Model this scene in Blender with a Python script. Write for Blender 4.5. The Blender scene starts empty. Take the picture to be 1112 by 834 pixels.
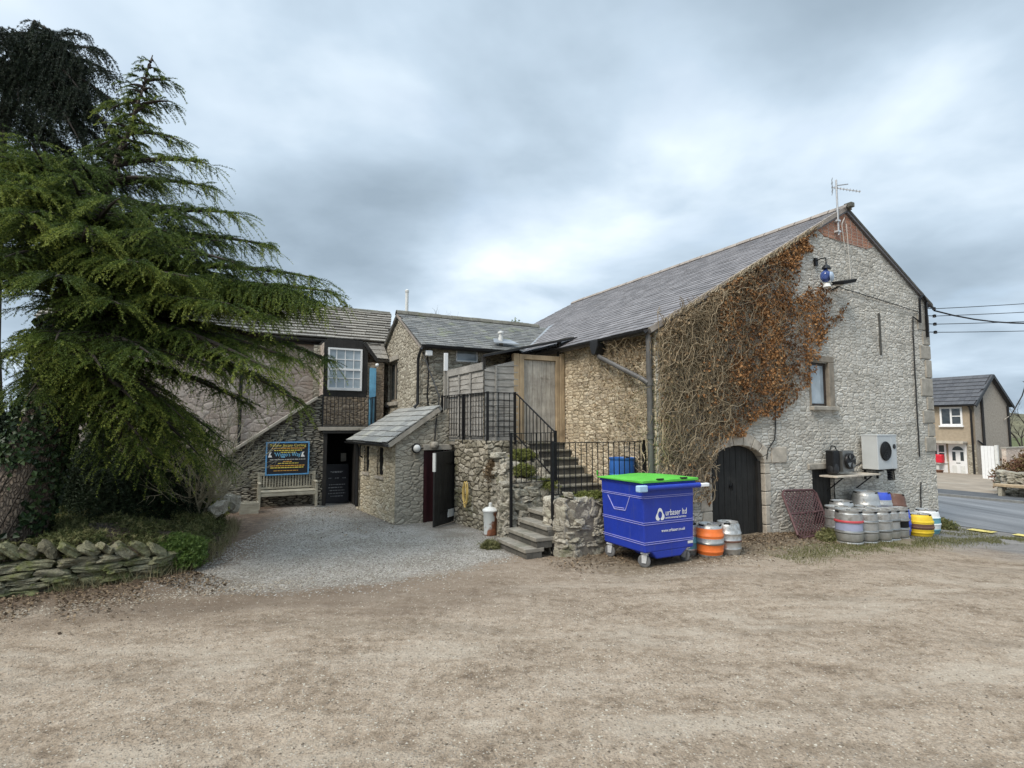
import bpy, bmesh, math, random
import numpy as np
from mathutils import Vector, Matrix
random.seed(7); RNG = np.random.default_rng(11)
scene = bpy.context.scene
col = scene.collection
rad = math.radians
TH = rad(27.8)
AX, AY = 2.6484, 9.9785          # the barn's near corner, in metres from the camera
CS, SN = math.cos(TH), math.sin(TH)

def W(p, u, z=0.0):              # yard frame (along the gable wall, away from it) -> world
    return (AX + p*CS - u*SN, AY + p*SN + u*CS, z)
def toB(x, y):
    return ((x-AX)*CS + (y-AY)*SN, -(x-AX)*SN + (y-AY)*CS)
def gzB(p):
    a = np.clip(p-2.9, 0, 6.8); b = np.clip(p-9.7, 0, 70)
    return -0.064*a - 0.02*b
def gz(x, y):
    return gzB(toB(x, y)[0])

# ------------------------------------------------------------------ mesh helpers
def link(o, parent=None):
    col.objects.link(o)
    if parent is not None: o.parent = parent
    return o

class MB:
    """collects shapes; build() links them as one mesh object"""
    def __init__(s): s.v=[]; s.f=[]; s.m=[]
    def add(s, vs, fs, mi=0):
        n=len(s.v); s.v += [tuple(v) for v in vs]
        for f in fs: s.f.append(tuple(i+n for i in f)); s.m.append(mi)
    def box(s, x0,x1,y0,y1,z0,z1, mi=0):
        s.add([(x0,y0,z0),(x1,y0,z0),(x1,y1,z0),(x0,y1,z0),(x0,y0,z1),(x1,y0,z1),(x1,y1,z1),(x0,y1,z1)],
              [(0,3,2,1),(4,5,6,7),(0,1,5,4),(1,2,6,5),(2,3,7,6),(3,0,4,7)], mi)
    def hexa(s, b, t, mi=0):     # bottom quad, top quad
        s.add(list(b)+list(t), [(0,3,2,1),(4,5,6,7),(0,1,5,4),(1,2,6,5),(2,3,7,6),(3,0,4,7)], mi)
    def bar(s, a, b, w, h=None, mi=0, up=(0,0,1)):
        a=Vector(a); b=Vector(b); d=(b-a).normalized(); h=h or w
        u=Vector(up)
        if abs(d.dot(u))>.97: u=Vector((0,1,0))
        x=d.cross(u).normalized(); y=x.cross(d).normalized()
        q=[(-1,-1),(1,-1),(1,1),(-1,1)]
        s.hexa([a+x*(i*w/2)+y*(j*h/2) for i,j in q],[b+x*(i*w/2)+y*(j*h/2) for i,j in q],mi)
    def tube(s, pts, r, n=6, mi=0, cap=True):
        pts=[Vector(p) for p in pts]; k=len(pts)
        if not hasattr(r,'__len__'): r=[r]*k
        vs=[]; prev=None
        for i,p in enumerate(pts):
            d=(pts[min(i+1,k-1)]-pts[max(i-1,0)])
            d=d.normalized() if d.length>1e-9 else Vector((0,0,1))
            if prev is None:
                ref=Vector((0,0,1)) if abs(d.z)<.9 else Vector((1,0,0))
                x=d.cross(ref).normalized()
            else:
                x=(prev-d*prev.dot(d)); x=x.normalized() if x.length>1e-6 else d.orthogonal().normalized()
            prev=x; y=d.cross(x)
            for j in range(n):
                a=2*math.pi*j/n; vs.append(p+(x*math.cos(a)+y*math.sin(a))*r[i])
        fs=[]
        for i in range(k-1):
            for j in range(n):
                fs.append((i*n+j,i*n+(j+1)%n,(i+1)*n+(j+1)%n,(i+1)*n+j))
        if cap: fs.append(tuple(range(n-1,-1,-1))); fs.append(tuple(range((k-1)*n,k*n)))
        s.add(vs,fs,mi)
    def lathe(s, prof, n=24, c=(0,0,0), mis=None):  # prof: (r,z)
        vs=[]; k=len(prof)
        for r,z in prof:
            for j in range(n):
                a=2*math.pi*j/n; vs.append((c[0]+r*math.cos(a),c[1]+r*math.sin(a),c[2]+z))
        o=len(s.v); s.v+=vs
        for i in range(k-1):
            for j in range(n):
                s.f.append((o+i*n+j,o+i*n+(j+1)%n,o+(i+1)*n+(j+1)%n,o+(i+1)*n+j)); s.m.append(mis[i] if mis else 0)
        s.f.append(tuple(o+j for j in range(n-1,-1,-1))); s.m.append(mis[0] if mis else 0)
        s.f.append(tuple(o+(k-1)*n+j for j in range(n))); s.m.append(mis[-1] if mis else 0)
    def prism(s, poly, ax, a, b, mi=0):
        """poly in the two other axes, extruded along ax from a to b"""
        def P(q,t):
            if ax=='y': return (q[0],t,q[1])
            if ax=='x': return (t,q[0],q[1])
            return (q[0],q[1],t)
        n=len(poly)
        s.add([P(q,a) for q in poly]+[P(q,b) for q in poly],
              [tuple(range(n-1,-1,-1)),tuple(range(n,2*n))]+[(i,(i+1)%n,n+(i+1)%n,n+i) for i in range(n)],mi)
    def build(s, name, mats, parent=None, smooth=False, bevel=0, loc=None, recalc=True, tint=None):
        me=bpy.data.meshes.new(name); me.from_pydata(s.v,[],s.f)
        if not isinstance(mats,(list,tuple)): mats=[mats]
        for m in mats: me.materials.append(m)
        if len(mats)>1: me.polygons.foreach_set('material_index',s.m)
        if recalc:
            bm=bmesh.new(); bm.from_mesh(me); bmesh.ops.recalc_face_normals(bm,faces=bm.faces); bm.to_mesh(me); bm.free()
        if smooth:
            me.shade_smooth() if smooth is True else me.shade_smooth()
            if smooth is not True:
                try: me.set_sharp_from_angle(angle=rad(smooth))
                except Exception: pass
        if tint is not None:
            at=me.attributes.new('tint','FLOAT','POINT'); at.data.foreach_set('value',np.asarray(tint,dtype=np.float32))
        o=bpy.data.objects.new(name,me); link(o,parent)
        if loc: o.location=loc
        if bevel:
            b=o.modifiers.new('bevel','BEVEL'); b.width=bevel; b.segments=2; b.limit_method='ANGLE'; b.angle_limit=rad(40)
        return o

def np_mesh(name, V, F, mats, parent=None, tint=None, smooth=False, mi=None):
    """V (n,3), F (m,k) arrays"""
    V=np.asarray(V,dtype=np.float32); F=np.asarray(F,dtype=np.int32)
    me=bpy.data.meshes.new(name); m,k=F.shape
    me.vertices.add(len(V)); me.vertices.foreach_set('co',V.ravel())
    me.loops.add(m*k); me.loops.foreach_set('vertex_index',F.ravel())
    me.polygons.add(m); me.polygons.foreach_set('loop_start',np.arange(0,m*k,k,dtype=np.int32))
    if not isinstance(mats,(list,tuple)): mats=[mats]
    for mt in mats: me.materials.append(mt)
    if mi is not None: me.polygons.foreach_set('material_index',np.asarray(mi,dtype=np.int32))
    if tint is not None:
        at=me.attributes.new('tint','FLOAT','POINT'); at.data.foreach_set('value',np.asarray(tint,dtype=np.float32))
    me.polygons.foreach_set('use_smooth',np.full(m,bool(smooth)))
    me.update(calc_edges=True); me.validate()
    return link(bpy.data.objects.new(name,me),parent)

def tag(o, label, cat, group=None):
    o['label']=label; o['category']=cat
    if group: o['group']=group
    return o
def thing(name, label, cat, p, u, z=0.0, rot=0.0, group=None):
    o=bpy.data.objects.new(name,None); link(o); o.empty_display_size=.2
    o.location=W(p,u,z); o.rotation_euler=(0,0,TH+rot)
    return tag(o,label,cat,group)
def thing_w(name, label, cat, loc, rot=0.0, group=None):
    o=bpy.data.objects.new(name,None); link(o); o.empty_display_size=.2
    o.location=loc; o.rotation_euler=(0,0,rot)
    return tag(o,label,cat,group)
def dup(root, loc, rotz, label=None, group=None):
    r=root.copy(); col.objects.link(r); r.location=loc; r.rotation_euler=(0,0,rotz)
    if label: r['label']=label
    if group: r['group']=group
    for ch in list(root.children):
        c=ch.copy(); col.objects.link(c); c.parent=r
        for g in list(ch.children):
            d=g.copy(); col.objects.link(d); d.parent=c
    return r
def text_mesh(name, body, size, mat, parent, loc, rot, extrude=.001, align='LEFT', shear=0, width=None):
    cu=bpy.data.curves.new('t','FONT'); cu.body=body; cu.size=size; cu.extrude=extrude; cu.align_x=align; cu.shear=shear
    t=bpy.data.objects.new('t',cu); col.objects.link(t)
    dg=bpy.context.evaluated_depsgraph_get(); me=bpy.data.meshes.new_from_object(t.evaluated_get(dg)); 
    bpy.data.objects.remove(t); me.name=name; me.materials.clear(); me.materials.append(mat)
    if width:
        xs=[v.co.x for v in me.vertices]; k=width/(max(xs)-min(xs))
        for v in me.vertices: v.co.x*=k
    o=bpy.data.objects.new(name,me); link(o,parent); o.location=loc; o.rotation_euler=rot
    return o

# ------------------------------------------------------------------ materials
class NT:
    def __init__(s,name):
        s.mat=bpy.data.materials.new(name); s.mat.use_nodes=True; s.t=s.mat.node_tree; s.t.nodes.clear()
        s.out=s.n('ShaderNodeOutputMaterial'); s.b=s.n('ShaderNodeBsdfPrincipled'); s.l(s.b.outputs[0],s.out.inputs[0])
        s.tc=s.n('ShaderNodeTexCoord')
    def n(s,t,**k):
        x=s.t.nodes.new(t)
        for a,v in k.items(): setattr(x,a,v)
        return x
    def l(s,a,b): s.t.links.new(a,b)
    def setin(s,node,i,v):
        if hasattr(v,'links'): s.l(v,node.inputs[i])
        else: node.inputs[i].default_value=v
    def math(s,op,a,b=0.0,c=None):
        x=s.n('ShaderNodeMath',operation=op); s.setin(x,0,a); s.setin(x,1,b)
        if c is not None: s.setin(x,2,c)
        return x.outputs[0]
    def vmath(s,op,a,b):
        x=s.n('ShaderNodeVectorMath',operation=op); s.setin(x,0,a)
        if op=='SCALE': s.setin(x,3,b)
        else: s.setin(x,1,b)
        return x.outputs[0]
    def ramp(s,f,stops,interp='LINEAR'):
        x=s.n('ShaderNodeValToRGB'); x.color_ramp.interpolation=interp; e=x.color_ramp.elements
        while len(e)>1: e.remove(e[-1])
        for i,(p,c) in enumerate(stops):
            q=e[0] if i==0 else e.new(p)
            q.position=p; q.color=(*c,1) if len(c)==3 else c
        s.l(f,x.inputs[0]); return x.outputs[0]
    def fmap(s,f,a,b,c=0.,d=1.,smooth=True):
        x=s.n('ShaderNodeMapRange'); x.interpolation_type='SMOOTHSTEP' if smooth else 'LINEAR'
        s.setin(x,0,f); x.inputs[1].default_value=a; x.inputs[2].default_value=b; x.inputs[3].default_value=c; x.inputs[4].default_value=d
        return x.outputs[0]
    def mix(s,f,a,b,mode='MIX'):
        x=s.n('ShaderNodeMix',data_type='RGBA',blend_type=mode); s.setin(x,0,f)
        for i,v in ((6,a),(7,b)):
            if hasattr(v,'links'): s.l(v,x.inputs[i])
            else: x.inputs[i].default_value=(*v,1)
        return x.outputs[2]
    def noise(s,vec,scale,detail=4,rough=.55,dist=0,out=0,dim='3D'):
        x=s.n('ShaderNodeTexNoise',noise_dimensions=dim); s.l(vec,x.inputs['Vector']); x.inputs['Scale'].default_value=scale
        x.inputs['Detail'].default_value=detail; x.inputs['Roughness'].default_value=rough; x.inputs['Distortion'].default_value=dist
        return x.outputs[out]
    def voro(s,vec,scale=1,feature='F1',rnd=.9,dim='2D'):
        x=s.n('ShaderNodeTexVoronoi',feature=feature,voronoi_dimensions=dim); s.l(vec,x.inputs['Vector']); x.inputs['Scale'].default_value=scale
        x.inputs['Randomness'].default_value=rnd; return x
    def bump(s,h,dist=.01,strength=1):
        x=s.n('ShaderNodeBump'); s.l(h,x.inputs['Height']); x.inputs['Distance'].default_value=dist; x.inputs['Strength'].default_value=strength
        s.l(x.outputs[0],s.b.inputs['Normal']); return x.outputs[0]
    def base(s,c): s.setin(s.b,'Base Color',c if hasattr(c,'links') else (*c,1))
    def rough(s,v): s.setin(s.b,'Roughness',v)
    @property
    def obj(s): return s.tc.outputs['Object']

def simple(name,c,rough=.6,metal=0.,var=.25,scale=6,bump=.0,bscale=40,spec=.4,dirt=None,coat=0):
    m=NT(name); f=m.noise(m.obj,scale,5,.6)
    c2=tuple(max(0,x*(1-var)) for x in c); c1=tuple(min(1,x*(1+var)) for x in c)
    cc=m.ramp(f,[(.3,c2),(.7,c1)])
    if dirt:
        d=m.noise(m.obj,dirt[1],6,.7); cc=m.mix(m.fmap(d,dirt[2],dirt[2]+.15),cc,dirt[0])
    m.base(cc); m.rough(m.fmap(m.noise(m.obj,scale*3,3),.3,.7,max(.03,rough-.1),min(1,rough+.1)))
    m.b.inputs['Metallic'].default_value=metal; m.b.inputs['Specular IOR Level'].default_value=spec
    m.b.inputs['Coat Weight'].default_value=coat
    if bump: m.bump(m.noise(m.obj,bscale,4,.6),bump)
    return m.mat

def stone(name,w,h,cols,mortar,disp=.03,rnd=.85,dist=.5,joint=(.03,.10),mottle=.35,stain=None,moss=None):
    m=NT(name); sp=m.n('ShaderNodeSeparateXYZ'); m.l(m.obj,sp.inputs[0])
    a=m.math('ADD',sp.outputs[0],sp.outputs[1]); 
    cb=m.n('ShaderNodeCombineXYZ'); m.l(m.math('DIVIDE',a,w),cb.inputs[0]); m.l(m.math('DIVIDE',sp.outputs[2],h),cb.inputs[1])
    nz=m.noise(m.obj,2.2,3,.6,out=1); nz2=m.noise(m.obj,9,2,.5,out=1)
    d=m.vmath('SCALE',m.vmath('SUBTRACT',nz,(.5,.5,.5)),dist*1.6); d2=m.vmath('SCALE',m.vmath('SUBTRACT',nz2,(.5,.5,.5)),dist*.5)
    vec=m.vmath('ADD',m.vmath('ADD',cb.outputs[0],d),d2)
    v1=m.voro(vec,1,'F1',rnd); e=m.voro(vec,1,'DISTANCE_TO_EDGE',rnd).outputs['Distance']
    sc=m.n('ShaderNodeSeparateColor'); m.l(v1.outputs['Color'],sc.inputs[0]); r=sc.outputs[0]; r2=sc.outputs[1]
    n=len(cols); cc=m.ramp(r,[(i/(n-1),c) for i,c in enumerate(cols)])
    fine=m.noise(m.obj,38,6,.7); mid=m.noise(m.obj,11,5,.65)
    cc=m.mix(mottle,cc,m.ramp(fine,[(.3,(.12,.12,.12)),(.7,(.95,.94,.9))]),'OVERLAY')
    cc=m.mix(mottle*.8,cc,m.ramp(mid,[(.32,(.2,.2,.2)),(.68,(.85,.84,.82))]),'OVERLAY')
    if stain:
        for c,scl,t,amt in stain:
            cc=m.mix(m.math('MULTIPLY',m.fmap(m.noise(m.obj,scl,5,.65),t,t+.16),amt),cc,c)
    jm=m.fmap(m.math('ADD',e,m.math('MULTIPLY',m.math('SUBTRACT',mid,.5),.08)),joint[0],joint[1])
    cc=m.mix(jm,m.mix(.5,mortar,m.ramp(fine,[(.3,tuple(x*.6 for x in mortar)),(.7,tuple(min(1,x*1.3) for x in mortar))])),cc)
    m.base(cc); m.rough(.93); m.b.inputs['Specular IOR Level'].default_value=.2
    hh=m.fmap(e,.0,.15); hh=m.math('MULTIPLY',hh,m.math('ADD',.45,m.math('MULTIPLY',r2,.7)))
    hh=m.math('ADD',hh,m.math('MULTIPLY',m.math('SUBTRACT',mid,.5),.7)); hh=m.math('ADD',hh,m.math('MULTIPLY',m.math('SUBTRACT',fine,.5),.35))
    dn=m.n('ShaderNodeDisplacement'); m.l(hh,dn.inputs['Height']); dn.inputs['Midlevel'].default_value=.9; dn.inputs['Scale'].default_value=disp
    m.l(dn.outputs[0],m.out.inputs['Displacement']); m.mat.displacement_method='BOTH'
    return m.mat

def slate(name,c0,c1,lichen=None,rough=.55):
    m=NT(name); at=m.n('ShaderNodeAttribute',attribute_name='tint'); t=at.outputs['Fac']
    cc=m.ramp(t,[(0,c0),(1,c1)])
    cc=m.mix(.5,cc,m.ramp(m.noise(m.obj,14,6,.7),[(.3,(.25,.25,.25)),(.7,(.8,.8,.8))]),'OVERLAY')
    if lichen: cc=m.mix(m.fmap(m.noise(m.obj,lichen[1],6,.7),lichen[2],lichen[2]+.12,0,lichen[3]),cc,lichen[0])
    m.base(cc); m.rough(rough); m.b.inputs['Specular IOR Level'].default_value=.35
    m.bump(m.noise(m.obj,45,4,.6),.006); return m.mat

def foliage(name,c_dark,c_mid,c_light,rough=.6,trans=.12):
    m=NT(name); at=m.n('ShaderNodeAttribute',attribute_name='tint'); t=at.outputs['Fac']
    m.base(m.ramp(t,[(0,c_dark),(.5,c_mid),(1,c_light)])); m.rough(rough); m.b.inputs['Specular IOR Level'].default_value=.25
    if trans:
        tr=m.n('ShaderNodeBsdfTranslucent'); m.l(m.ramp(t,[(0,c_dark),(.5,c_mid),(1,c_light)]),tr.inputs[0])
        mx=m.n('ShaderNodeMixShader'); mx.inputs[0].default_value=trans; m.l(m.b.outputs[0],mx.inputs[1]); m.l(tr.outputs[0],mx.inputs[2]); m.l(mx.outputs[0],m.out.inputs[0])
    return m.mat

def wood(name,c0,c1,axis=2,scale=1.,rough=.8,dirt=None):
    m=NT(name); mp=m.n('ShaderNodeMapping'); m.l(m.obj,mp.inputs[0]); s=[14*scale]*3; s[axis]=1.1*scale; mp.inputs['Scale'].default_value=s
    f=m.noise(mp.outputs[0],2.2,6,.65,.6); g=m.noise(m.obj,3.5,4,.6)
    cc=m.ramp(f,[(.28,c0),(.72,c1)]); cc=m.mix(.45,cc,m.ramp(g,[(.3,(.25,.25,.25)),(.7,(.8,.8,.8))]),'OVERLAY')
    if dirt: cc=m.mix(m.fmap(m.noise(m.obj,dirt[1],5,.65),dirt[2],dirt[2]+.2),cc,dirt[0])
    m.base(cc); m.rough(rough); m.b.inputs['Specular IOR Level'].default_value=.25; m.bump(f,.004); return m.mat

M={}
# masonry
M['barn']=stone('barn_limestone',.22,.066,[(.41,.385,.34),(.525,.495,.445),(.46,.435,.385),(.585,.56,.51),(.34,.32,.28),(.545,.52,.465)],(.38,.355,.31),.013,.85,.6,(.02,.11),.35,stain=[((.29,.265,.225),.8,.53,.55),((.60,.58,.54),.6,.57,.45),((.33,.32,.28),.35,.52,.4),((.42,.38,.30),1.7,.6,.4)])
M['barn_side']=stone('barn_side_limestone',.21,.07,[(.47,.385,.27),(.56,.475,.35),(.38,.315,.225),(.63,.55,.42),(.31,.255,.19)],(.38,.31,.22),.020,.88,.55,(.02,.11),stain=[((.27,.21,.14),1.1,.55,.5)])
M['mid']=stone('mid_limestone',.19,.085,[(.255,.23,.185),(.38,.35,.285),(.45,.42,.35),(.33,.30,.24),(.235,.21,.17)],(.32,.285,.225),.02,.92,.6,(.02,.12),stain=[((.15,.135,.105),.8,.55,.55)])
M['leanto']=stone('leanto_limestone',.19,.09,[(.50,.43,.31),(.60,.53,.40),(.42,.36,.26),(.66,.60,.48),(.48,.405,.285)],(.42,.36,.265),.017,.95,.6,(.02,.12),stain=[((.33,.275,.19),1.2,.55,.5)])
M['leanto_end_shade']=stone('leanto_end_shaded_stone',.20,.085,[(.30,.275,.225),(.37,.34,.28),(.26,.24,.195),(.42,.39,.325)],(.28,.255,.21),.014,.95,.6,(.02,.12),stain=[((.20,.185,.145),1.2,.55,.5)])  # lean-to stone darkened and greyed: shade of the side-lit end face in the colour
M['rubble']=stone('rubble_stone',.17,.115,[(.23,.205,.155),(.32,.29,.23),(.41,.375,.31),(.25,.225,.17),(.16,.145,.11),(.36,.33,.265)],(.15,.132,.10),.032,1.,.7,(.03,.17),stain=[((.14,.145,.06),1.1,.53,.6),((.58,.56,.5),2.6,.60,.6)])
M['drywall_back']=stone('dark_ragged_stone',.21,.056,[(.125,.115,.10),(.22,.205,.17),(.32,.295,.24),(.16,.15,.125),(.27,.25,.20)],(.06,.052,.043),.035,.95,.55,(.04,.17),stain=[((.35,.30,.2),.9,.57,.5)])
M['pink']=stone('pinkish_rendered_stone',.40,.20,[(.50,.41,.35),(.55,.46,.395),(.46,.375,.325),(.58,.50,.435)],(.44,.37,.31),.010,.95,.6,(.02,.1),stain=[((.33,.27,.215),1.,.55,.6),((.60,.53,.46),.8,.57,.6)])
M['brick']=stone('red_brick',.23,.08,[(.34,.16,.105),(.40,.21,.14),(.30,.145,.10),(.36,.20,.15)],(.36,.30,.25),.01,.25,.08,(.03,.09),stain=[((.38,.30,.25),1.2,.52,.5)])
M['balcony_stone']=stone('balcony_back_stone',.20,.08,[(.33,.25,.18),(.42,.335,.25),(.26,.205,.155),(.37,.285,.20)],(.22,.18,.14),.022,.95,.5)
M['dressed']=simple('dressed_sandstone',(.345,.315,.265),.9,0,.25,5,.006,30,.2,((.2,.18,.15),3,.55))
M['dressed_pale']=simple('pale_dressed_stone',(.46,.41,.34),.9,0,.22,5,.006,30,.2,((.27,.23,.19),3,.55))
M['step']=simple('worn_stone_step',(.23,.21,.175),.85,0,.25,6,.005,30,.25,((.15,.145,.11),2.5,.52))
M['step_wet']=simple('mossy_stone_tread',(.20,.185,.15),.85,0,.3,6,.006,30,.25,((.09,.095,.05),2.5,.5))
M['step_dark']=simple('dark_stone_riser_shade',(.10,.093,.08),.9,0,.3,6,.006,30,.2,((.07,.07,.06),2.5,.5))  # on risers the step shadow is put into the colour; elsewhere plain dark stone
# roofs
M['slate_barn']=slate('barn_slate',(.125,.115,.115),(.215,.20,.20),((.30,.28,.24),3,.60,.6))
M['slate_mid']=slate('mid_slate',(.10,.10,.095),(.19,.185,.17),((.20,.21,.13),2.2,.54,.7))
M['slate_left']=slate('stone_slate',(.15,.135,.115),(.30,.275,.235),((.33,.30,.24),2.5,.56,.6),.8)
M['slate_lean']=slate('lean_slate',(.20,.20,.19),(.31,.305,.28),((.36,.35,.28),2.2,.55,.6),.6)
M['tile_house']=slate('house_tile',(.06,.06,.065),(.085,.085,.09),None,.6)
M['ridge']=simple('ridge_tile',(.29,.25,.215),.85,0,.2,4,.004,30)
M['ridge_dark']=simple('ridge_tile_mossy',(.13,.125,.105),.9,0,.3,5,.006,30,.2,((.16,.16,.07),4,.55))
M['lead']=simple('lead_sheet',(.27,.285,.30),.5,.3,.2,4,.003,20)
# joinery
M['black_door']=wood('black_painted_boards',(.014,.014,.013),(.032,.031,.029),2,1,.6,((.06,.055,.048),1.6,.58))
M['dark_wood']=wood('dark_stained_wood',(.018,.017,.016),(.04,.037,.034),2,1,.65)
M['grey_wood']=wood('weathered_grey_boards',(.26,.235,.20),(.47,.44,.39),2,1,.9,((.17,.15,.125),1.8,.55))
M['grey_lap']=wood('weathered_lap_panel',(.20,.19,.175),(.38,.365,.335),0,1,.9,((.15,.14,.12),1.8,.56))
M['new_wood']=wood('tan_post_timber',(.29,.215,.135),(.43,.335,.22),2,1,.8,((.24,.18,.115),1.5,.58))
M['bench_wood']=wood('weathered_bench_teak',(.27,.245,.185),(.44,.41,.33),0,1,.9,((.12,.12,.08),2,.56))
M['maroon']=simple('maroon_paint',(.045,.012,.014),.5,0,.2)
M['blue_paint']=wood('pale_blue_paint',(.12,.33,.50),(.18,.42,.60),2,1,.55)
M['white']=simple('white_paint',(.78,.78,.77),.45,0,.06)
M['white_dirty']=simple('off_white_plastic',(.66,.66,.63),.5,0,.1)
M['win_frame']=simple('brown_window_frame',(.035,.026,.02),.55,0,.2)
M['win_dressing']=simple('window_surround',(.25,.215,.17),.9,0,.25,6,.005)
M['curtain']=simple('net_curtain',(.62,.68,.72),.9,0,.12,9)
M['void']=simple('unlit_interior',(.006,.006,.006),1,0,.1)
M['iron']=simple('black_iron',(.012,.012,.013),.45,.3,.3,20,.001,60)
M['black_pvc']=simple('black_gutter',(.016,.016,.017),.45,0,.2)
M['grey_pvc']=simple('dark_grey_pipe',(.10,.095,.09),.5,0,.3)
M['cable']=simple('black_cable',(.02,.02,.02),.7,0,.2)
M['pale_cable']=simple('pale_cable',(.5,.48,.44),.7,0,.2)
M['alu']=simple('aluminium_tube',(.45,.45,.45),.4,.7,.15)
M['rust']=simple('rusty_steel',(.16,.075,.045),.85,.2,.4,8,.002)
m=NT('window_glass'); m.base((.03,.04,.045)); m.rough(.06); m.b.inputs['Specular IOR Level'].default_value=.9; m.b.inputs['Metallic'].default_value=0.0
m.bump(m.noise(m.obj,1.5,2),.01); M['glass']=m.mat
m=NT('pale_glass'); m.base(m.ramp(m.noise(m.obj,2.4,3),[(.3,(.22,.27,.30)),(.7,(.40,.46,.50))])); m.rough(.08); m.b.inputs['Specular IOR Level'].default_value=.8; M['pale_glass']=m.mat
# ------------------------------------------------------------------ tree skeletons (world metres)
TRUNK= [(-7.56, 8.3, 0.47), (-7.28, 8.3, 1.53), (-7.09, 8.4, 2.51), (-7.08, 8.6, 3.85), (-7.08, 8.8, 5.12), (-6.89, 9, 6.31), (-6.53, 9, 7.46), (-6.26, 9, 8.63)]
LIMBS= [((-7.08, 8.72, 4.61), (-3.02, 8.3, 4.48), 0.5), ((-7.08, 8.68, 4.36), (-3.07, 7.9, 4.15), 0.4), ((-7.08, 8.66, 4.23), (-3.34, 7.6, 3.72), 0.3), ((-7.08, 8.6, 3.85), (-2.85, 8.6, 3.22), 0.75), ((-7.08, 8.6, 3.85), (-3.04, 7.9, 3.1), 0.55), ((-7.08, 8.58, 3.72), (-3.14, 8.2, 2.5), 0.9), ((-7.08, 8.62, 3.98), (-3.26, 7.2, 2.96), 0.5), ((-7.04, 8.84, 5.36), (-3.95, 8.9, 5.18), 0.3), ((-7.0, 8.88, 5.6), (-4.4, 8.6, 5.63), 0.3), ((-7.08, 8.8, 5.12), (-3.96, 7.6, 4.52), 0.35), ((-6.78, 9.0, 6.65), (-5.12, 8.9, 6.62), 0.25), ((-6.89, 9.0, 6.31), (-5.16, 9.2, 6.32), 0.3), ((-6.95, 8.94, 5.95), (-4.75, 8.0, 5.28), 0.3), ((-6.6, 9.0, 7.23), (-5.66, 8.9, 7.04), 0.15), ((-6.64, 9.0, 7.12), (-7.22, 9.1, 7.02), 0.1), ((-6.48, 9.0, 7.69), (-5.91, 9, 7.79), 0.12), ((-6.45, 9.0, 7.81), (-7.05, 9.1, 7.69), 0.1), ((-6.37, 9.0, 8.16), (-5.91, 9, 8.16), 0.08), ((-6.39, 9.0, 8.04), (-6.64, 9, 8.09), 0.08), ((-7.08, 8.8, 5.12), (-6.67, 7.2, 6.14), 0.3), ((-7.04, 8.84, 5.36), (-6.06, 7.2, 5.62), 0.35), ((-7.08, 8.8, 5.12), (-5.2, 7.0, 5.21), 0.35), ((-7.08, 8.76, 4.87), (-7.74, 7.4, 5.98), 0.3), ((-7.08, 8.74, 4.74), (-4.7, 7.2, 4.84), 0.4), ((-7.08, 8.72, 4.61), (-5.29, 6.6, 4.68), 0.4), ((-7.08, 8.7, 4.49), (-6.16, 6.6, 4.86), 0.4), ((-7.08, 8.7, 4.49), (-4.77, 6.8, 4.28), 0.4), ((-7.08, 8.68, 4.36), (-4.24, 7.0, 4.15), 0.4), ((-7.08, 8.66, 4.23), (-5.48, 6.4, 3.98), 0.35), ((-7.08, 8.64, 4.1), (-6.68, 6.6, 4.16), 0.3), ((-7.08, 8.62, 3.98), (-3.79, 7.2, 3.83), 0.4), ((-7.08, 8.62, 3.98), (-4.98, 6.8, 3.74), 0.3), ((-7.08, 8.56, 3.58), (-5.68, 6.7, 3.25), 0.3), ((-7.08, 8.54, 3.45), (-6.87, 7, 2.94), 0.3), ((-7.08, 8.56, 3.58), (-4.54, 6.8, 3.09), 0.4), ((-7.08, 8.54, 3.45), (-5.09, 6.7, 2.91), 0.35), ((-7.08, 8.54, 3.45), (-4.11, 7.4, 2.98), 0.5), ((-7.08, 8.52, 3.31), (-4.58, 7.6, 2.29), 0.55), ((-7.09, 8.48, 3.05), (-6.34, 7.1, 2.58), 0.3), ((-7.08, 8.5, 3.18), (-4.95, 7.2, 2.47), 0.4), ((-7.09, 8.46, 2.91), (-4.93, 8.6, 1.58), 0.7), ((-7.09, 8.44, 2.78), (-5.57, 8.6, 1.37), 0.6), ((-7.09, 8.44, 2.78), (-6.16, 8.4, 1.66), 0.4), ((-7.08, 8.52, 3.31), (-4.17, 8.6, 2.52), 0.6), ((-6.98, 8.9, 5.71), (-8.81, 10.2, 6.31), 0.3), ((-7.02, 8.86, 5.48), (-7.49, 10.6, 6.28), 0.3), ((-7.08, 8.8, 5.12), (-5.88, 10.4, 5.83), 0.3), ((-7.08, 8.74, 4.74), (-9.81, 10.6, 5.16), 0.3), ((-7.08, 8.7, 4.49), (-5.21, 10.2, 5.04), 0.4), ((-7.08, 8.64, 4.1), (-6.35, 10.4, 4.19), 0.4), ((-7.08, 8.6, 3.85), (-4.63, 10.2, 3.62), 0.5), ((-6.93, 8.96, 6.07), (-8.83, 9.6, 6.59), 0.2), ((-6.97, 8.92, 5.83), (-9.19, 9, 5.83), 0.3), ((-6.82, 9.0, 6.54), (-8.0, 9.6, 6.67), 0.2), ((-6.89, 9.0, 6.31), (-5.61, 8.3, 6.07), 0.2), ((-7.08, 8.78, 4.99), (-4.49, 8.2, 5.04), 0.3), ((-7.08, 8.7, 4.49), (-4.19, 8.8, 4.5), 0.4), ((-7.08, 8.59, 3.78), (-4.32, 8.0, 3.43), 0.5), ((-7.08, 8.58, 3.72), (-3.91, 9, 2.84), 0.7)]
DTRUNK= [(-11.48, 12, -0.54), (-11.83, 12, 5.55), (-11.75, 12, 8.77), (-11.46, 12, 10.77), (-11.13, 12, 11.63)]
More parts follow.
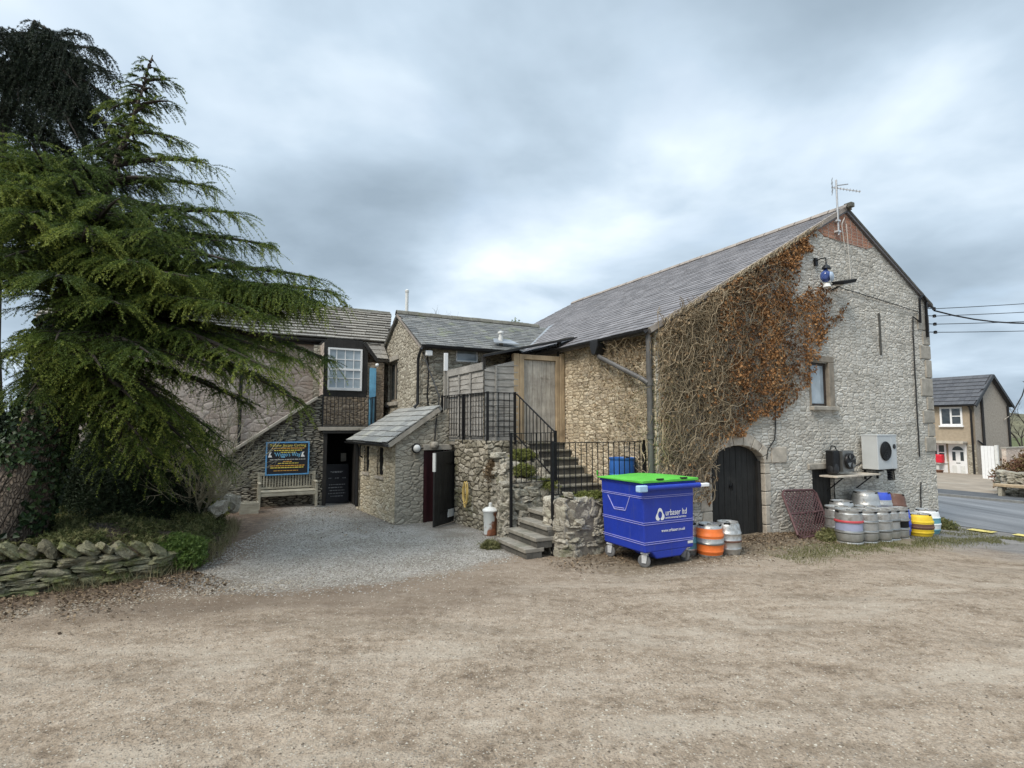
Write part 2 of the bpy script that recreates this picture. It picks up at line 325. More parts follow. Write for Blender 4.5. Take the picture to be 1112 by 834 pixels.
DLIMBS= [((-11.16, 12.0, 11.54), (-10.23, 11.6, 10.81), 0.3), ((-11.3, 12.0, 11.2), (-9.65, 11.7, 10.23), 0.5), ((-11.33, 12.0, 11.11), (-9.37, 11.3, 9.43), 0.4), ((-11.39, 12.0, 10.94), (-9.5, 11.8, 9.1), 0.5), ((-11.46, 12.0, 10.77), (-9.29, 11.2, 8.33), 0.4), ((-11.55, 12.0, 10.17), (-8.93, 11.8, 8.23), 0.5), ((-11.49, 12.0, 10.57), (-10.44, 11, 9.03), 0.4), ((-11.36, 12.0, 11.03), (-10.47, 11.2, 9.78), 0.4), ((-11.26, 12.0, 11.29), (-11.2, 11.5, 10.63), 0.3), ((-11.26, 12.0, 11.29), (-12.03, 11.5, 10.63), 0.3), ((-11.61, 12.0, 9.77), (-9.73, 11.2, 7.52), 0.4), ((-11.52, 12.0, 10.37), (-11.91, 11.3, 9.01), 0.4), ((-11.63, 12.0, 9.57), (-9.52, 12.2, 7.77), 0.4), ((-11.61, 12.0, 9.77), (-10.72, 11.0, 7.62), 0.4), ((-11.2, 12.0, 11.46), (-10.7, 12.4, 11.06), 0.4), ((-11.46, 12.0, 10.77), (-11.01, 12.8, 10.15), 0.4), ((-11.39, 12.0, 10.94), (-11.25, 11.4, 9.71), 0.3), ((-11.33, 12.0, 11.11), (-9.94, 11.3, 9.53), 0.4), ((-11.49, 12.0, 10.57), (-9.99, 11.2, 8.54), 0.4)]
# ------------------------------------------------------------------ setting: walls as fine relief grids
def wallgrid(name,mat,parent,O,D,N,u0,u1,z0,z1,holes=(),top=None,res=.045,inside=None,reveal=.22,bottom=None,jig=0):
    """wall sheet at O + D*u, outward normal N; holes (u0,u1,z0,z1) with reveals; top(u) clips; inside(u,z) drops cells"""
    us=set(np.round(np.linspace(u0,u1,max(2,int((u1-u0)/res)+1)),4)); zs=set(np.round(np.linspace(z0,z1,max(2,int((z1-z0)/res)+1)),4))
    for h in holes:
        us|={round(h[0],4),round(h[1],4)}; zs|={round(h[2],4),round(h[3],4)}
    us=np.array(sorted(us)); zs=np.array(sorted(zs)); nu,nz=len(us),len(zs)
    U,Z=np.meshgrid(us,zs,indexing='ij'); Zc=Z.copy()
    if top is not None:
        T=np.vectorize(top)(U); Zc=np.minimum(Z,T)
    if bottom is not None: Zc=np.maximum(Zc,np.vectorize(bottom)(U))
    uc=(us[:-1]+us[1:])/2; zc=(zs[:-1]+zs[1:])/2; UC,ZC=np.meshgrid(uc,zc,indexing='ij')
    keep=np.ones_like(UC,bool)
    for h in holes: keep&=~((UC>h[0])&(UC<h[1])&(ZC>h[2])&(ZC<h[3]))
    if inside is not None: keep&=~np.vectorize(inside)(UC,ZC)
    if top is not None: keep&=~((Z[:-1,:-1]>=T[:-1,:-1])&(Z[1:,:-1]>=T[1:,:-1]))
    V=np.stack([O[0]+D[0]*U,O[1]+D[1]*U,Zc],-1).reshape(-1,3)
    I=np.arange(nu*nz).reshape(nu,nz); F=np.stack([I[:-1,:-1],I[1:,:-1],I[1:,1:],I[:-1,1:]],-1)[keep]
    nx=D[1]; ny=-D[0]     # normal of u x z
    if nx*N[0]+ny*N[1]<0: F=F[:,::-1]
    V=list(map(tuple,V)); F=F.tolist()
    for h in holes:
        def q(u,z,d): return (O[0]+D[0]*u-N[0]*d,O[1]+D[1]*u-N[1]*d,z)
        c=[(h[0],h[2]),(h[1],h[2]),(h[1],h[3]),(h[0],h[3])]
        for i in range(4):
            a,b=c[i],c[(i+1)%4]; k=len(V); V+= [q(*a,0.03),q(*b,0.03),q(*b,reveal),q(*a,reveal)]
            F.append([k,k+1,k+2,k+3])
    return np_mesh(name,V,np.array(F),mat,parent,smooth=False)

def slates(name,mat,parent,ridge0,ridge1,eave0,eave1,ncourse,w,th=.008,jit=.004,clip=None,over=.35,lift=.012,ragged=.012):
    """individual slates between a ridge line and an eave line, each its own small slab, overlapping up the slope"""
    r0,r1,e0,e1=map(Vector,(ridge0,ridge1,eave0,eave1)); V=[];F=[];T=[]
    up=(r0-e0).normalized(); along=(e1-e0).normalized(); nrm=along.cross(up).normalized()
    if nrm.z<0: nrm=-nrm
    for c in range(ncourse):
        t0=c/ncourse; t1=(c+1+over)/ncourse
        a=e0.lerp(r0,t0); b=e1.lerp(r1,t0); a2=e0.lerp(r0,min(t1,1)); b2=e1.lerp(r1,min(t1,1))
        L=(b-a).length; x=-random.random()*w
        while x<L:
            ww=w*random.uniform(.75,1.3); x0=max(0,x+.004)/L; x1=min(L,x+ww-.004)/L; x+=ww
            if x1-x0<.01: continue
            if clip and clip(a.lerp(b,(x0+x1)/2)): continue
            z=random.uniform(0,jit); dr=random.uniform(-ragged,ragged)
            lo=nrm*(lift+z); hi=nrm*(z*.4); tn=nrm*th
            p=[a.lerp(b,x0)+lo+up*dr,a.lerp(b,x1)+lo+up*(dr+random.uniform(-.004,.004)),a2.lerp(b2,x1)+hi,a2.lerp(b2,x0)+hi]
            k=len(V); V+=[tuple(q+tn) for q in p]+[tuple(q-tn*.5) for q in p]; tv=random.random(); T+=[tv]*8
            F+=[(k,k+1,k+2,k+3),(k+7,k+6,k+5,k+4),(k,k+4,k+5,k+1),(k+1,k+5,k+6,k+2),(k+3,k+2,k+6,k+7),(k,k+3,k+7,k+4)]
    # deck under the slates
    k=len(V); dn=nrm*-.02; V+=[tuple(q+dn) for q in (e0,e1,r1,r0)]+[tuple(q+dn*5) for q in (e0,e1,r1,r0)]; T+=[0]*8
    F+=[(k,k+1,k+2,k+3),(k+7,k+6,k+5,k+4),(k,k+4,k+5,k+1),(k+1,k+5,k+6,k+2),(k+2,k+6,k+7,k+3),(k+3,k+7,k+4,k)]
    return np_mesh(name,V,np.array(F),mat,parent,tint=T)

def ridge_tiles(name,mat,parent,a,b,n,r=.13,rise=.06):
    a=Vector(a); b=Vector(b); mb=MB(); d=(b-a).normalized(); s=Vector((-d.y,d.x,0)).normalized()
    for i in range(n):
        p=a.lerp(b,i/n+.001); q=a.lerp(b,(i+1)/n-.001); j=random.uniform(-.006,.006)
        sec=[(-r,-rise-.02),(-r*.5,rise*.35),(0,rise),(r*.5,rise*.35),(r,-rise-.02)]
        vs=[]
        for c in (p,q):
            for x,z in sec: vs.append(c+s*x+Vector((0,0,z+j)))
            for x,z in reversed(sec): vs.append(c+s*(x*.88)+Vector((0,0,z-.018+j)))
        m=10; fs=[(k,(k+1)%m,m+(k+1)%m,m+k) for k in range(m)]+[tuple(range(m-1,-1,-1)),tuple(range(m,2*m))]
        mb.add(vs,fs)
    return mb.build(name,mat,parent)

def half_gutter(name,mat,parent,a,b,r=.06):
    a=Vector(a);b=Vector(b);mb=MB();d=(b-a).normalized();s=Vector((-d.y,d.x,0)).normalized();vs=[]
    for c in (a,b):
        for k in range(7): t=math.pi*k/6; vs.append(c+s*(r*math.cos(t))-Vector((0,0,r*math.sin(t))))
        for k in range(6,-1,-1): t=math.pi*k/6; vs.append(c+s*((r-.008)*math.cos(t))-Vector((0,0,(r-.008)*math.sin(t))))
    mb.add(vs,[(k,(k+1)%14,14+(k+1)%14,14+k) for k in range(14)]+[tuple(range(13,-1,-1)),tuple(range(14,28))])
    return mb.build(name,mat,parent)

def planks(name,mat,parent,x0,x1,z0,z1,y,n,th=.03,gap=.006,top=None,axis='x',bevel=.004):
    mb=MB(); w=(x1-x0)/n
    for i in range(n):
        a=x0+i*w+gap/2; b=x0+(i+1)*w-gap/2; o=random.uniform(-.004,.004)
        ta=top(a) if top else z1; tb=top(b) if top else z1
        if axis=='x': mb.hexa([(a,y+o,z0),(b,y+o,z0),(b,y+th+o,z0),(a,y+th+o,z0)],[(a,y+o,ta),(b,y+o,tb),(b,y+th+o,tb),(a,y+th+o,ta)])
        else: mb.hexa([(y+o,a,z0),(y+th+o,a,z0),(y+th+o,b,z0),(y+o,b,z0)],[(y+o,a,ta),(y+th+o,a,ta),(y+th+o,b,tb),(y+o,b,tb)])
    return mb.build(name,mat,parent,bevel=bevel)

def frame_rect(mb,x0,x1,z0,z1,y0,y1,w,mi=0,bot=None):
    bot=w if bot is None else bot
    mb.box(x0,x0+w,y0,y1,z0,z1,mi); mb.box(x1-w,x1,y0,y1,z0,z1,mi)
    mb.box(x0+w,x1-w,y0+.002,y1-.002,z1-w,z1,mi); mb.box(x0+w,x1-w,y0+.002,y1-.002,z0,z0+bot,mi)

# ================================================================== THE BARN
barn=thing('stone_barn','large pale limestone barn with slate roof, its gable half covered in dead creeper','barn',0,0)
BL=11.6; PR=6.13; ZR=7.40; ZE=3.98; PB=9.7; ZB=5.46
def gable(u): return ZE+(ZR-ZE)/PR*u if u<PR else ZR-(ZR-ZB)/(PB-PR)*(u-PR)
ARC=(1.36,2.89,1.42,.38)   # left jamb, right jamb, springing height, rise
def arch_in(u,z):
    if not (ARC[0]<u<ARC[1]) or z<-.5: return False
    c=(ARC[0]+ARC[1])/2; hw=(ARC[1]-ARC[0])/2
    return z<ARC[2]+ARC[3]*math.sqrt(max(0,1-((u-c)/hw)**2))
def brick_zone(u,z): return z>6.70-.0*u and z>6.72+.05*(u-5)
WIN=(4.52,5.22,2.64,3.62); HAT=(4.47,5.27,.02,1.23); VENT=(7.38,7.72,.86,1.12)
wallgrid('wall',M['barn'],barn,(0,0),(1,0),(0,-1),0,PB,-.9,7.6,[WIN,HAT,VENT],gable,.035,arch_in)
wallgrid('wall',M['barn_side'],barn,(0,0),(0,1),(-1,0),0,BL,-.3,ZE,[],None,.04)
mb=MB(); mb.prism([(0.02,-.9),(PB,-.9),(PB,ZB),(PR,ZR),(0.02,ZE)],'y',BL-.3,BL); mb.box(PB-.3,PB-.001,.3,BL-.3,-.9,ZB-.01); mb.build('wall',M['mid'],barn)
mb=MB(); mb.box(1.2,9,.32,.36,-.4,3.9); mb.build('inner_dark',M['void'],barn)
# brick infill under the apex, on the face of the stone
mb=MB(); mb.prism([(4.95,6.78),(5.3,6.62),(5.9,6.60),(7.0,6.58),(7.28,6.68),(PR+.02,7.33),(PR-.10,7.33)],'y',-.012,.01); mb.build('brick_infill',M['brick'],barn)
# quoins at the far corner
mb=MB(); z=-.1; k=0
while z<5.0:
    h=random.uniform(.34,.50) if z>1.35 else random.uniform(.3,.36)
    if z>1.3:
        w=.52 if k%2 else .30; w*=random.uniform(.9,1.15)
        mb.box(PB-w,PB+.022,-.022-random.uniform(0,.008),(.28 if k%2 else .5),z+.012,z+h-.012)
    z+=h; k+=1
mb.build('quoin_stones',M['dressed'],barn,bevel=.018)
# arch: voussoirs and jambs
mb=MB(); c=(ARC[0]+ARC[1])/2; hw=(ARC[1]-ARC[0])/2; nv=9
for i in range(nv):
    a0=math.pi-(math.pi*i/nv)-.012; a1=math.pi-(math.pi*(i+1)/nv)+.012
    P=[]
    for a in (a0,(a0+a1)/2,a1): P.append((c+hw*math.cos(a),ARC[2]+ARC[3]*math.sin(a)))
    Q=[]
    e=.23+random.uniform(-.03,.04)
    for a in (a1,(a0+a1)/2,a0): Q.append((c+(hw+e*.9)*math.cos(a),ARC[2]+(ARC[3]+e)*math.sin(a)))
    mb.prism(P+Q,'y',-.022-random.uniform(0,.01),.2)
z=-.25
while z<ARC[2]-.05:
    h=random.uniform(.28,.42); h=min(h,ARC[2]-z)
    for sx,w in ((1,random.uniform(.12,.2)),(-1,random.uniform(.16,.34))):
        x=ARC[1] if sx>0 else ARC[0]; mb.box(min(x,x+sx*w),max(x,x+sx*w),-.02,.2,z+.008,z+h-.008)
    z+=h
mb.box(3.13,3.62,-.02,.2,1.42,1.74)
mb.build('arch_stones',M['dressed_pale'],barn,bevel=.014)
mb=MB(); n=9
for i in range(n):
    a=ARC[0]+(ARC[1]-ARC[0])*i/n+.004; b=ARC[0]+(ARC[1]-ARC[0])*(i+1)/n-.004
    tp=lambda u: ARC[2]+ARC[3]*math.sqrt(max(0,1-((u-c)/hw)**2))
    o=random.uniform(0,.006); mb.hexa([(a,.13+o,-.1),(b,.13+o,-.1),(b,.18,-.1),(a,.18,-.1)],[(a,.13+o,tp(a)+.03),(b,.13+o,tp(b)+.03),(b,.18,tp(b)+.03),(a,.18,tp(a)+.03)])
dr=mb.build('door',M['black_door'],barn,bevel=.005)
mb=MB(); mb.box(2.80,ARC[1]-.005,.075,.16,-.1,1.47); mb.build('door_jamb',M['dark_wood'],dr)
mb=MB(); mb.box(ARC[0]+.005,ARC[0]+.08,.075,.16,-.1,1.42); mb.build('door_jamb',M['dark_wood'],dr)
mb=MB(); mb.box(2.0,2.1,.10,.13,.95,1.0); mb.tube([(2.05,.095,.9),(2.05,.085,1.05)],.01); mb.build('door_latch',M['iron'],dr)
# window
mb=MB(); x0,x1,z0,z1=WIN; mb.box(x0-.02,x0+.02,-.025,.1,z0,z1); mb.box(x1-.03,x1+.17,-.028,.12,z0-.02,z1+.02); mb.box(x0-.1,x1+.17,-.03,.12,z1+.02,z1+.16)
wf=mb.build('window_surround',M['win_dressing'],barn,bevel=.012)
mb=MB(); frame_rect(mb,x0+.02,x1-.03,z0,z1,.06,.12,.055); wi=mb.build('window',M['win_frame'],barn,bevel=.004)
mb=MB(); mb.box(x0+.07,x1-.08,.085,.095,z0+.05,z1-.05); mb.build('pane',M['pale_glass'],wi)
mb=MB(); mb.box(x0-.04,x1+.22,-.10,.05,z0-.1,z0-.012); mb.build('window_sill',M['dressed'],barn,bevel=.012)
# dark hatch with a stone lintel, and a small vent
planks('hatch_door',M['black_door'],barn,HAT[0],HAT[1],HAT[2]-.3,HAT[3],.1,6)
mb=MB(); mb.box(HAT[0]-.14,HAT[1]+.1,-.035,.15,HAT[3]+.002,HAT[3]+.13); mb.build('hatch_lintel',M['dressed'],barn,bevel=.015)
mb=MB(); mb.box(VENT[0],VENT[1],.1,.12,VENT[2],VENT[3])
for i in range(4): mb.hexa([(VENT[0],.04,VENT[2]+.03+i*.06),(VENT[1],.04,VENT[2]+.03+i*.06),(VENT[1],.09,VENT[2]+.06+i*.06),(VENT[0],.09,VENT[2]+.06+i*.06)],[(VENT[0],.04,VENT[2]+.04+i*.06),(VENT[1],.04,VENT[2]+.04+i*.06),(VENT[1],.09,VENT[2]+.07+i*.06),(VENT[0],.09,VENT[2]+.07+i*.06)])
mb.build('vent_grille',M['iron'],barn)
mb=MB(); mb.box(7.33,7.42,-.012,.02,3.95,5.0); mb.build('slit_patch',M['step_dark'],barn)
# roof
rs=slates('roof',M['slate_barn'],barn,(PR,-.06,ZR+.06),(PR,BL+.05,ZR+.06),(-.18,-.06,ZE+.0),(-.18,BL+.05,ZE+.0),34,.30,.007,.005,None,.45,.014)
slates('roof',M['slate_barn'],barn,(PR,BL+.05,ZR+.06),(PR,-.06,ZR+.06),(PB+.16,BL+.05,ZB+.02),(PB+.16,-.06,ZB+.02),18,.34,.007,.005,None,.45,.014)
ridge_tiles('ridge_tiles',M['ridge'],rs,(PR,-.12,ZR+.10),(PR,BL+.05,ZR+.10),26,.14,.05)
mb=MB()   # dark verge along the right slope and mortared verge left
mb.bar((PR+.02,-.045,ZR+.045),(PB+.16,-.045,ZB-.02),.05,.06); mb.bar((PB+.0,-.045,ZB+.04),(PB+.17,-.045,ZB-.06),.06,.05); mb.build('verge_edge',M['step_dark'],barn)
mb=MB(); mb.bar((PR-.02,-.045,ZR+.035),(-.16,-.045,ZE-.03),.05,.10); mb.build('verge_mortar',M['ridge'],barn)
mb=MB(); mb.box(PR-.05,PR+.09,-.2,-.02,ZR+.04,ZR+.15); mb.build('ridge_end',M['ridge_dark'],barn,bevel=.01)
# gutter, hopper and rainwater pipe at the near corner
g=half_gutter('gutter',M['black_pvc'],barn,(-.22,.0,ZE-.02),(-.22,3.9,ZE-.0),.065)
mb=MB(); mb.prism([(-.13,3.98),(.13,3.98),(.13,3.84),(.05,3.68),(-.05,3.68),(-.13,3.84)],'x',-.30,-.08); h=mb.build('rain_hopper',M['black_pvc'],barn,bevel=.01,loc=(0,1.5,-.02))
mb=MB(); mb.tube([(-.17,1.5,3.7),(-.19,1.46,3.62),(-.19,.16,3.06),(-.13,.07,2.98)],.05,10)
mb.tube([(-.09,.07,3.9),(-.09,.07,1.2),(-.09,.07,.1)],.055,10)
for z in (2.98,2.0,1.1): mb.tube([(-.09,.07,z-.05),(-.09,.07,z+.05)],.07,10)
mb.tube([(-.10,.72,3.27),(-.10,.66,3.25)],.06,10); mb.build('rainwater_pipe',M['grey_pvc'],barn,smooth=40)

# ================================================================== THE MIDDLE BUILDING
MP=-2.58; MU0=5.78; MU1=10.05; MZE=4.30; MZR=5.43; MUR=(MU0+MU1)/2
mid=thing('stone_cottage','small grey stone gabled building joined to the barn, above a lean-to','building',MP,MU0)
# local: x from the gable to the right, y back
def mg(u):  return MZE+(MZR-MZE)*(1-abs(u-(MUR-MU0))/(MUR-MU0))
MW=(7.98-MU0,9.12-MU0,2.9,4.12)
wallgrid('wall',M['mid'],mid,(0,0),(0,1),(-1,0),0,MU1-MU0,-.1,MZR,[MW],mg,.045)
SW=(-1.62-MP,-.98-MP,3.9,4.25)
wallgrid('wall',M['mid'],mid,(0,0),(1,0),(0,-1),0,2.7,-.1,MZE,[SW],None,.045)
mb=MB(); mb.box(.3,3.0,MU1-MU0-.3,MU1-MU0,-.1,MZE); mb.build('wall',M['mid'],mid)
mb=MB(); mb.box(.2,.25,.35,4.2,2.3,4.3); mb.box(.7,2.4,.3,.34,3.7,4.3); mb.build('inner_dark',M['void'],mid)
mb=MB(); mb.box(-.03,.12,MW[0]-.15,MW[1]+.15,MW[3]+.003,MW[3]+.15); mb.build('window_lintel',M['dressed'],mid,bevel=.015)
mb=MB(); mb.box(-.06,.1,MW[0]-.1,MW[1]+.1,MW[2]-.12,MW[2]-.003); mb.build('window_sill',M['dressed'],mid,bevel=.015)
mb=MB()
for y in (MW[0],MW[1]-.08,(MW[0]+MW[1])/2-.03): mb.box(.1,.17,y,y+.07,MW[2],MW[3])
mb.box(.1,.17,MW[0],MW[1],MW[3]-.07,MW[3]+.001); mb.box(.1,.17,MW[0],MW[1],MW[2]-.001,MW[2]+.08)
wi=mb.build('window',M['win_dressing'],mid); mb=MB(); mb.box(.13,.14,MW[0]+.05,MW[1]-.05,MW[2]+.05,MW[3]-.05); mb.build('pane',M['glass'],wi)
mb=MB(); frame_rect(mb,SW[0],SW[1],SW[2],SW[3],.03,.08,.04); wi=mb.build('small_window',M['white'],mid); mb=MB(); mb.box(SW[0]+.03,SW[1]-.03,.05,.06,SW[2]+.03,SW[3]-.03); mb.build('pane',M['pale_glass'],wi)
hy=MUR-MU0; run=MUR-MU0; sl=(MZR-MZE)/run
def mid_clip(v):   # hidden once inside the barn roof
    bp=v.x+MP; return bp>0 and v.z < ZE+(ZR-ZE)/PR*bp-.12
rf=slates('roof',M['slate_mid'],mid,(-.07,hy,MZR+.05),(5.4,hy,MZR+.05),(-.07,-.2,MZE+.05-.2*sl),(5.4,-.2,MZE+.05-.2*sl),17,.26,.007,.006,mid_clip,.45,.014)
slates('roof',M['slate_mid'],mid,(5.4,hy,MZR+.05),(-.07,hy,MZR+.05),(5.4,2*hy+.2,MZE+.05-.2*sl),(-.07,2*hy+.2,MZE+.05-.2*sl),17,.26,.007,.006,mid_clip,.45,.014)
ridge_tiles('ridge_tiles',M['ridge_dark'],rf,(-.09,hy,MZR+.10),(4.75,hy,MZR+.10),14,.12,.05)
mb=MB(); mb.lathe([(.07,0),(.07,.2),(.055,.2),(.055,.3),(.085,.31),(.085,.36),(.0,.39)],14); v=mb.build('roof_vent',M['white_dirty'],rf,smooth=40,loc=(-.21-MP,.18,MZE+.17))
mb=MB(); mb.hexa([(-.3,-.15,.018),(.5,-.15,.018),(.35,.1,.163),(-.2,.1,.163)],[(-.3,-.15,.028),(.5,-.15,.028),(.35,.1,.173),(-.2,.1,.173)]); mb.build('lead_flashing',M['lead'],rf,loc=(-.21-MP,.15,MZE+.165))
half_gutter('gutter',M['black_pvc'],mid,(-.05,-.24,MZE-.08),(3.1,-.24,MZE-.08),.06)
mb=MB(); mb.box(-.05,3.1,-.19,-.03,MZE-.1,MZE-.02); mb.build('eave_board',M['dark_wood'],mid)
mb=MB(); mb.bar((-.05,hy,MZR+.0),(-.05,-.18,MZE-.14),.05,.06); mb.build('verge_mortar',M['ridge'],mid)
mb=MB(); mb.bar((-.05,hy,MZR+.0),(-.05,2*hy+.18,MZE-.14),.05,.06); mb.build('verge_edge',M['step_dark'],mid)
mb=MB(); mb.tube([(-.07,-.22,MZE-.14),(-.07,-.02,MZE-.3),(-.07,.05,MZE-.4),(-.07,.05,2.75),(-.16,.05,2.66)],.04,8); mb.build('rainwater_pipe',M['black_pvc'],mid,smooth=40)
mb=MB(); mb.tube([(-.08,2.9,2.78),(-.08,3.9,2.76)],.045,8); mb.tube([(-.08,3.75,2.76),(-.08,3.80,4.15)],.05,8); mb.build('rainwater_pipe',M['black_pvc'],mid,smooth=40)
# lead valley where its roof meets the barn roof
mb=MB()
def valley(t):  # along the intersection line, t 0 eave .. 1 ridge
    y=-.2+t*(hy+.2); z=MZE+.05-.2*sl+(MZR-MZE+.2*sl)*t; bp=(z-ZE)/((ZR-ZE)/PR); return Vector((bp-MP,y,z+.05))
a,b=valley(0),valley(1); o=Vector((.26,0,.155)); mb.hexa([a-Vector((.1,0,.0)),a+o,b+o,b-Vector((.1,0,.0))],[a-Vector((.1,0,-.02)),a+o+Vector((0,0,.02)),b+o+Vector((0,0,.02)),b-Vector((.1,0,-.02))]); mb.build('lead_valley',M['lead'],rf)

# ================================================================== LEAN-TO
lt=thing('stone_outhouse','low pale stone lean-to with a stone slate roof and twin slit windows','outhouse',-3.59,4.47)
ex,ey=-.26,2.75      # far end of the left face, local
L=math.hypot(ex,ey); D=(ex/L,ey/L); N=(-D[1],D[0])
H0=1.80
s1=(1.80,2.20,1.02,1.68); s2=(.80,1.22,1.0,1.68)
wallgrid('wall',M['leanto'],lt,(0,0),D,N,0,L,-.25,H0,[s1,s2],None,.04,None,.09)
wallgrid('wall',M['leanto_end_shade'],lt,(0,0),(1,0),(0,-1),0,.66,-.25,2.9,[],lambda u:H0+.74*u,.04)
for s in (s1,s2):
    n=Vector((N[0],N[1],0)); Z=lambda z: Vector((0,0,z))
    a=Vector((D[0]*(s[0]-.03),D[1]*(s[0]-.03),0))-n*.075; b=Vector((D[0]*(s[1]+.03),D[1]*(s[1]+.03),0))-n*.075; k=Vector((.03,0,0))
    mb=MB(); mb.hexa([a+Z(s[2]-.03),b+Z(s[2]-.03),b+k+Z(s[2]-.03),a+k+Z(s[2]-.03)],[a+Z(s[3]),b+Z(s[3]),b+k+Z(s[3]),a+k+Z(s[3])]); mb.build('slit_window',M['void'],lt)
    a=Vector((D[0]*(s[0]-.06),D[1]*(s[0]-.06),0)); b=Vector((D[0]*(s[1]+.06),D[1]*(s[1]+.06),0))
    mb=MB(); mb.hexa([a-n*.1+Z(s[2]-.07),b-n*.1+Z(s[2]-.07),b+n*.03+Z(s[2]-.07),a+n*.03+Z(s[2]-.07)],[a-n*.1+Z(s[2]-.004),b-n*.1+Z(s[2]-.004),b+n*.03+Z(s[2]-.004),a+n*.03+Z(s[2]-.004)]); mb.build('slit_sill',M['dressed_pale'],lt)
rf=slates('roof',M['slate_lean'],lt,(1.03,-.08,2.66),(.92,L+.2,2.66),(-.22,-.08,1.80),(-.50,L+.2,1.80),7,.42,.014,.006,None,.3,.02)
half_gutter('gutter',M['black_pvc'],lt,(-.24,-.1,1.78),(-.52,L+.15,1.78),.055)
mb=MB(); mb.bar((-.16,-.05,1.76),(1.0,-.05,2.57),.06,.10); mb.build('verge_board',M['dressed'],lt)
mb=MB(); mb.tube([(-.34,2.5,1.72),(-.30,2.5,1.6),(-.30,2.5,.1)],.045,8); mb.build('rainwater_pipe',M['black_pvc'],lt,smooth=40)
mb=MB(); mb.tube([(-.26,2.32,1.7),(-.29,2.32,1.6),(-.28,2.32,1.42),(-.22,2.32,1.38)],.022,8); mb.build('overflow_bracket',M['black_pvc'],lt)
# ================================================================== TERRACE with doorway beneath
tr=thing('stone_terrace','rubble stone terrace block carrying the railed landing, with a store doorway at its side','terrace',-2.12,2.74)
# local origin at the pier corner; west face runs back with a slight skew
TZ=1.88
wx,wy=-.20,1.35
Lw=math.hypot(wx,wy); Dw=(wx/Lw,wy/Lw); Nw=(-Dw[1],Dw[0])
wallgrid('wall',M['rubble'],tr,(0,0),Dw,Nw,0,Lw,-.2,TZ,[],None,.03)
wallgrid('wall',M['rubble'],tr,(0,0),(1,0),(0,-1),-.0,.95,-.2,TZ,[],None,.03)
wallgrid('wall',M['rubble'],tr,(.95,0),(0,1),(1,0),0,.7,.5,TZ,[],None,.04)
mb=MB(); mb.hexa([(.03,.05,1.76),(.95,.05,1.76),(.95,3.0,1.76),(-.42,3.0,1.76)],[(.03,.05,1.83),(.95,.05,1.83),(.95,3.0,1.83),(-.42,3.0,1.83)]); mb.box(.95,2.1,.33,3.0,1.7,1.825); mb.build('paving',M['step'],tr)
# wall behind and over the doorway (plane of the lean-to end)
wallgrid('wall',M['leanto_end_shade'],tr,(-.81,1.735),(1,0),(0,-1),0,.62,1.70,2.62,[],lambda u:min(2.62,2.18+.74*u),.04)
mb=MB(); mb.box(-.84,-.14,1.66,1.9,1.63,1.76); mb.build('door_lintel',M['dressed'],tr,bevel=.012)
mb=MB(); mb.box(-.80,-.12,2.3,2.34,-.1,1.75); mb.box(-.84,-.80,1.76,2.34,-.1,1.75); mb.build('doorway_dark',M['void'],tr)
mb=MB(); mb.box(-.80,-.72,1.74,1.82,-.05,1.63); mb.box(-.72,-.5,1.80,1.84,-.05,1.60); mb.build('door_frame',M['maroon'],tr)
mb=MB(); mb.box(-.26,-.20,1.74,1.82,-.05,1.63); mb.build('door_frame',M['maroon'],tr)
# the open leaf
ang=math.atan2(3.66-4.20,-2.98+2.30); dl=bpy.data.objects.new('door_hinge',None)
mb=MB(); n=6
for i in range(n): mb.box(i*.142+.003,(i+1)*.142-.003,-.02,.02,.0,1.6)
d=mb.build('door',M['black_door'],tr,bevel=.004); d.location=(-2.30+2.12,4.22-2.74-.02,.02); d.rotation_euler=(0,0,ang)
mb=MB(); mb.box(.812,.853,-.032,.03,1.18,1.58); mb.build('edge_strip',M['white_dirty'],d)
mb=MB(); mb.box(.02,.28,-.002,.034,.13,.30); mb.build('kick_plate',M['white_dirty'],d)
for zz in (.25,1.3):
    mb=MB(); mb.box(.0,.6,.02,.027,zz,zz+.05); mb.build('strap_hinge',M['iron'],d)
# ------------------------------------------------------------------ loose stones
def lump_base(n=5):
    bm=bmesh.new(); bmesh.ops.create_cube(bm,size=2); bmesh.ops.subdivide_edges(bm,edges=bm.edges[:],cuts=n-1,use_grid_fill=True)
    V=np.array([v.co[:] for v in bm.verts]); F=np.array([[v.index for v in f.verts] for f in bm.faces]); bm.free()
    p=7.; r=(np.abs(V)**p).sum(1)**(1/p); return V/r[:,None],F
LV,LF=lump_base()
def lump(w,h,d,rough=.12):
    V=LV.copy()
    for k in range(4):
        fr=RNG.normal(size=3)*(1.2+.8*k); ph=RNG.uniform(0,6.28); a=RNG.normal(size=3)*rough/(1+.5*k)
        V=V+np.sin(V@fr+ph)[:,None]*a
    V=V+RNG.normal(size=V.shape)*.045
    sh=RNG.normal(size=2)*.12; V[:,0]+=V[:,2]*sh[0]; V[:,2]+=V[:,0]*sh[1]
    return V*np.array([w/2,d/2,h/2])
def rotm(ax,ay,az):
    return np.array((Matrix.Rotation(az,3,'Z')@Matrix.Rotation(ay,3,'Y')@Matrix.Rotation(ax,3,'X')))
def stones_mesh(name,items,mat,parent=None):
    """items: (pos, (w,h,d), (rx,ry,rz), rough)"""
    V=[];F=[];T=[];n=0
    for pos,s,r,ro in items:
        v=lump(*s,ro)@rotm(*r).T+np.array(pos); V.append(v);F.append(LF+n);n+=len(v);T.append(np.full(len(v),RNG.random()))
    return np_mesh(name,np.concatenate(V),np.concatenate(F),mat,parent,tint=np.concatenate(T),smooth=False)
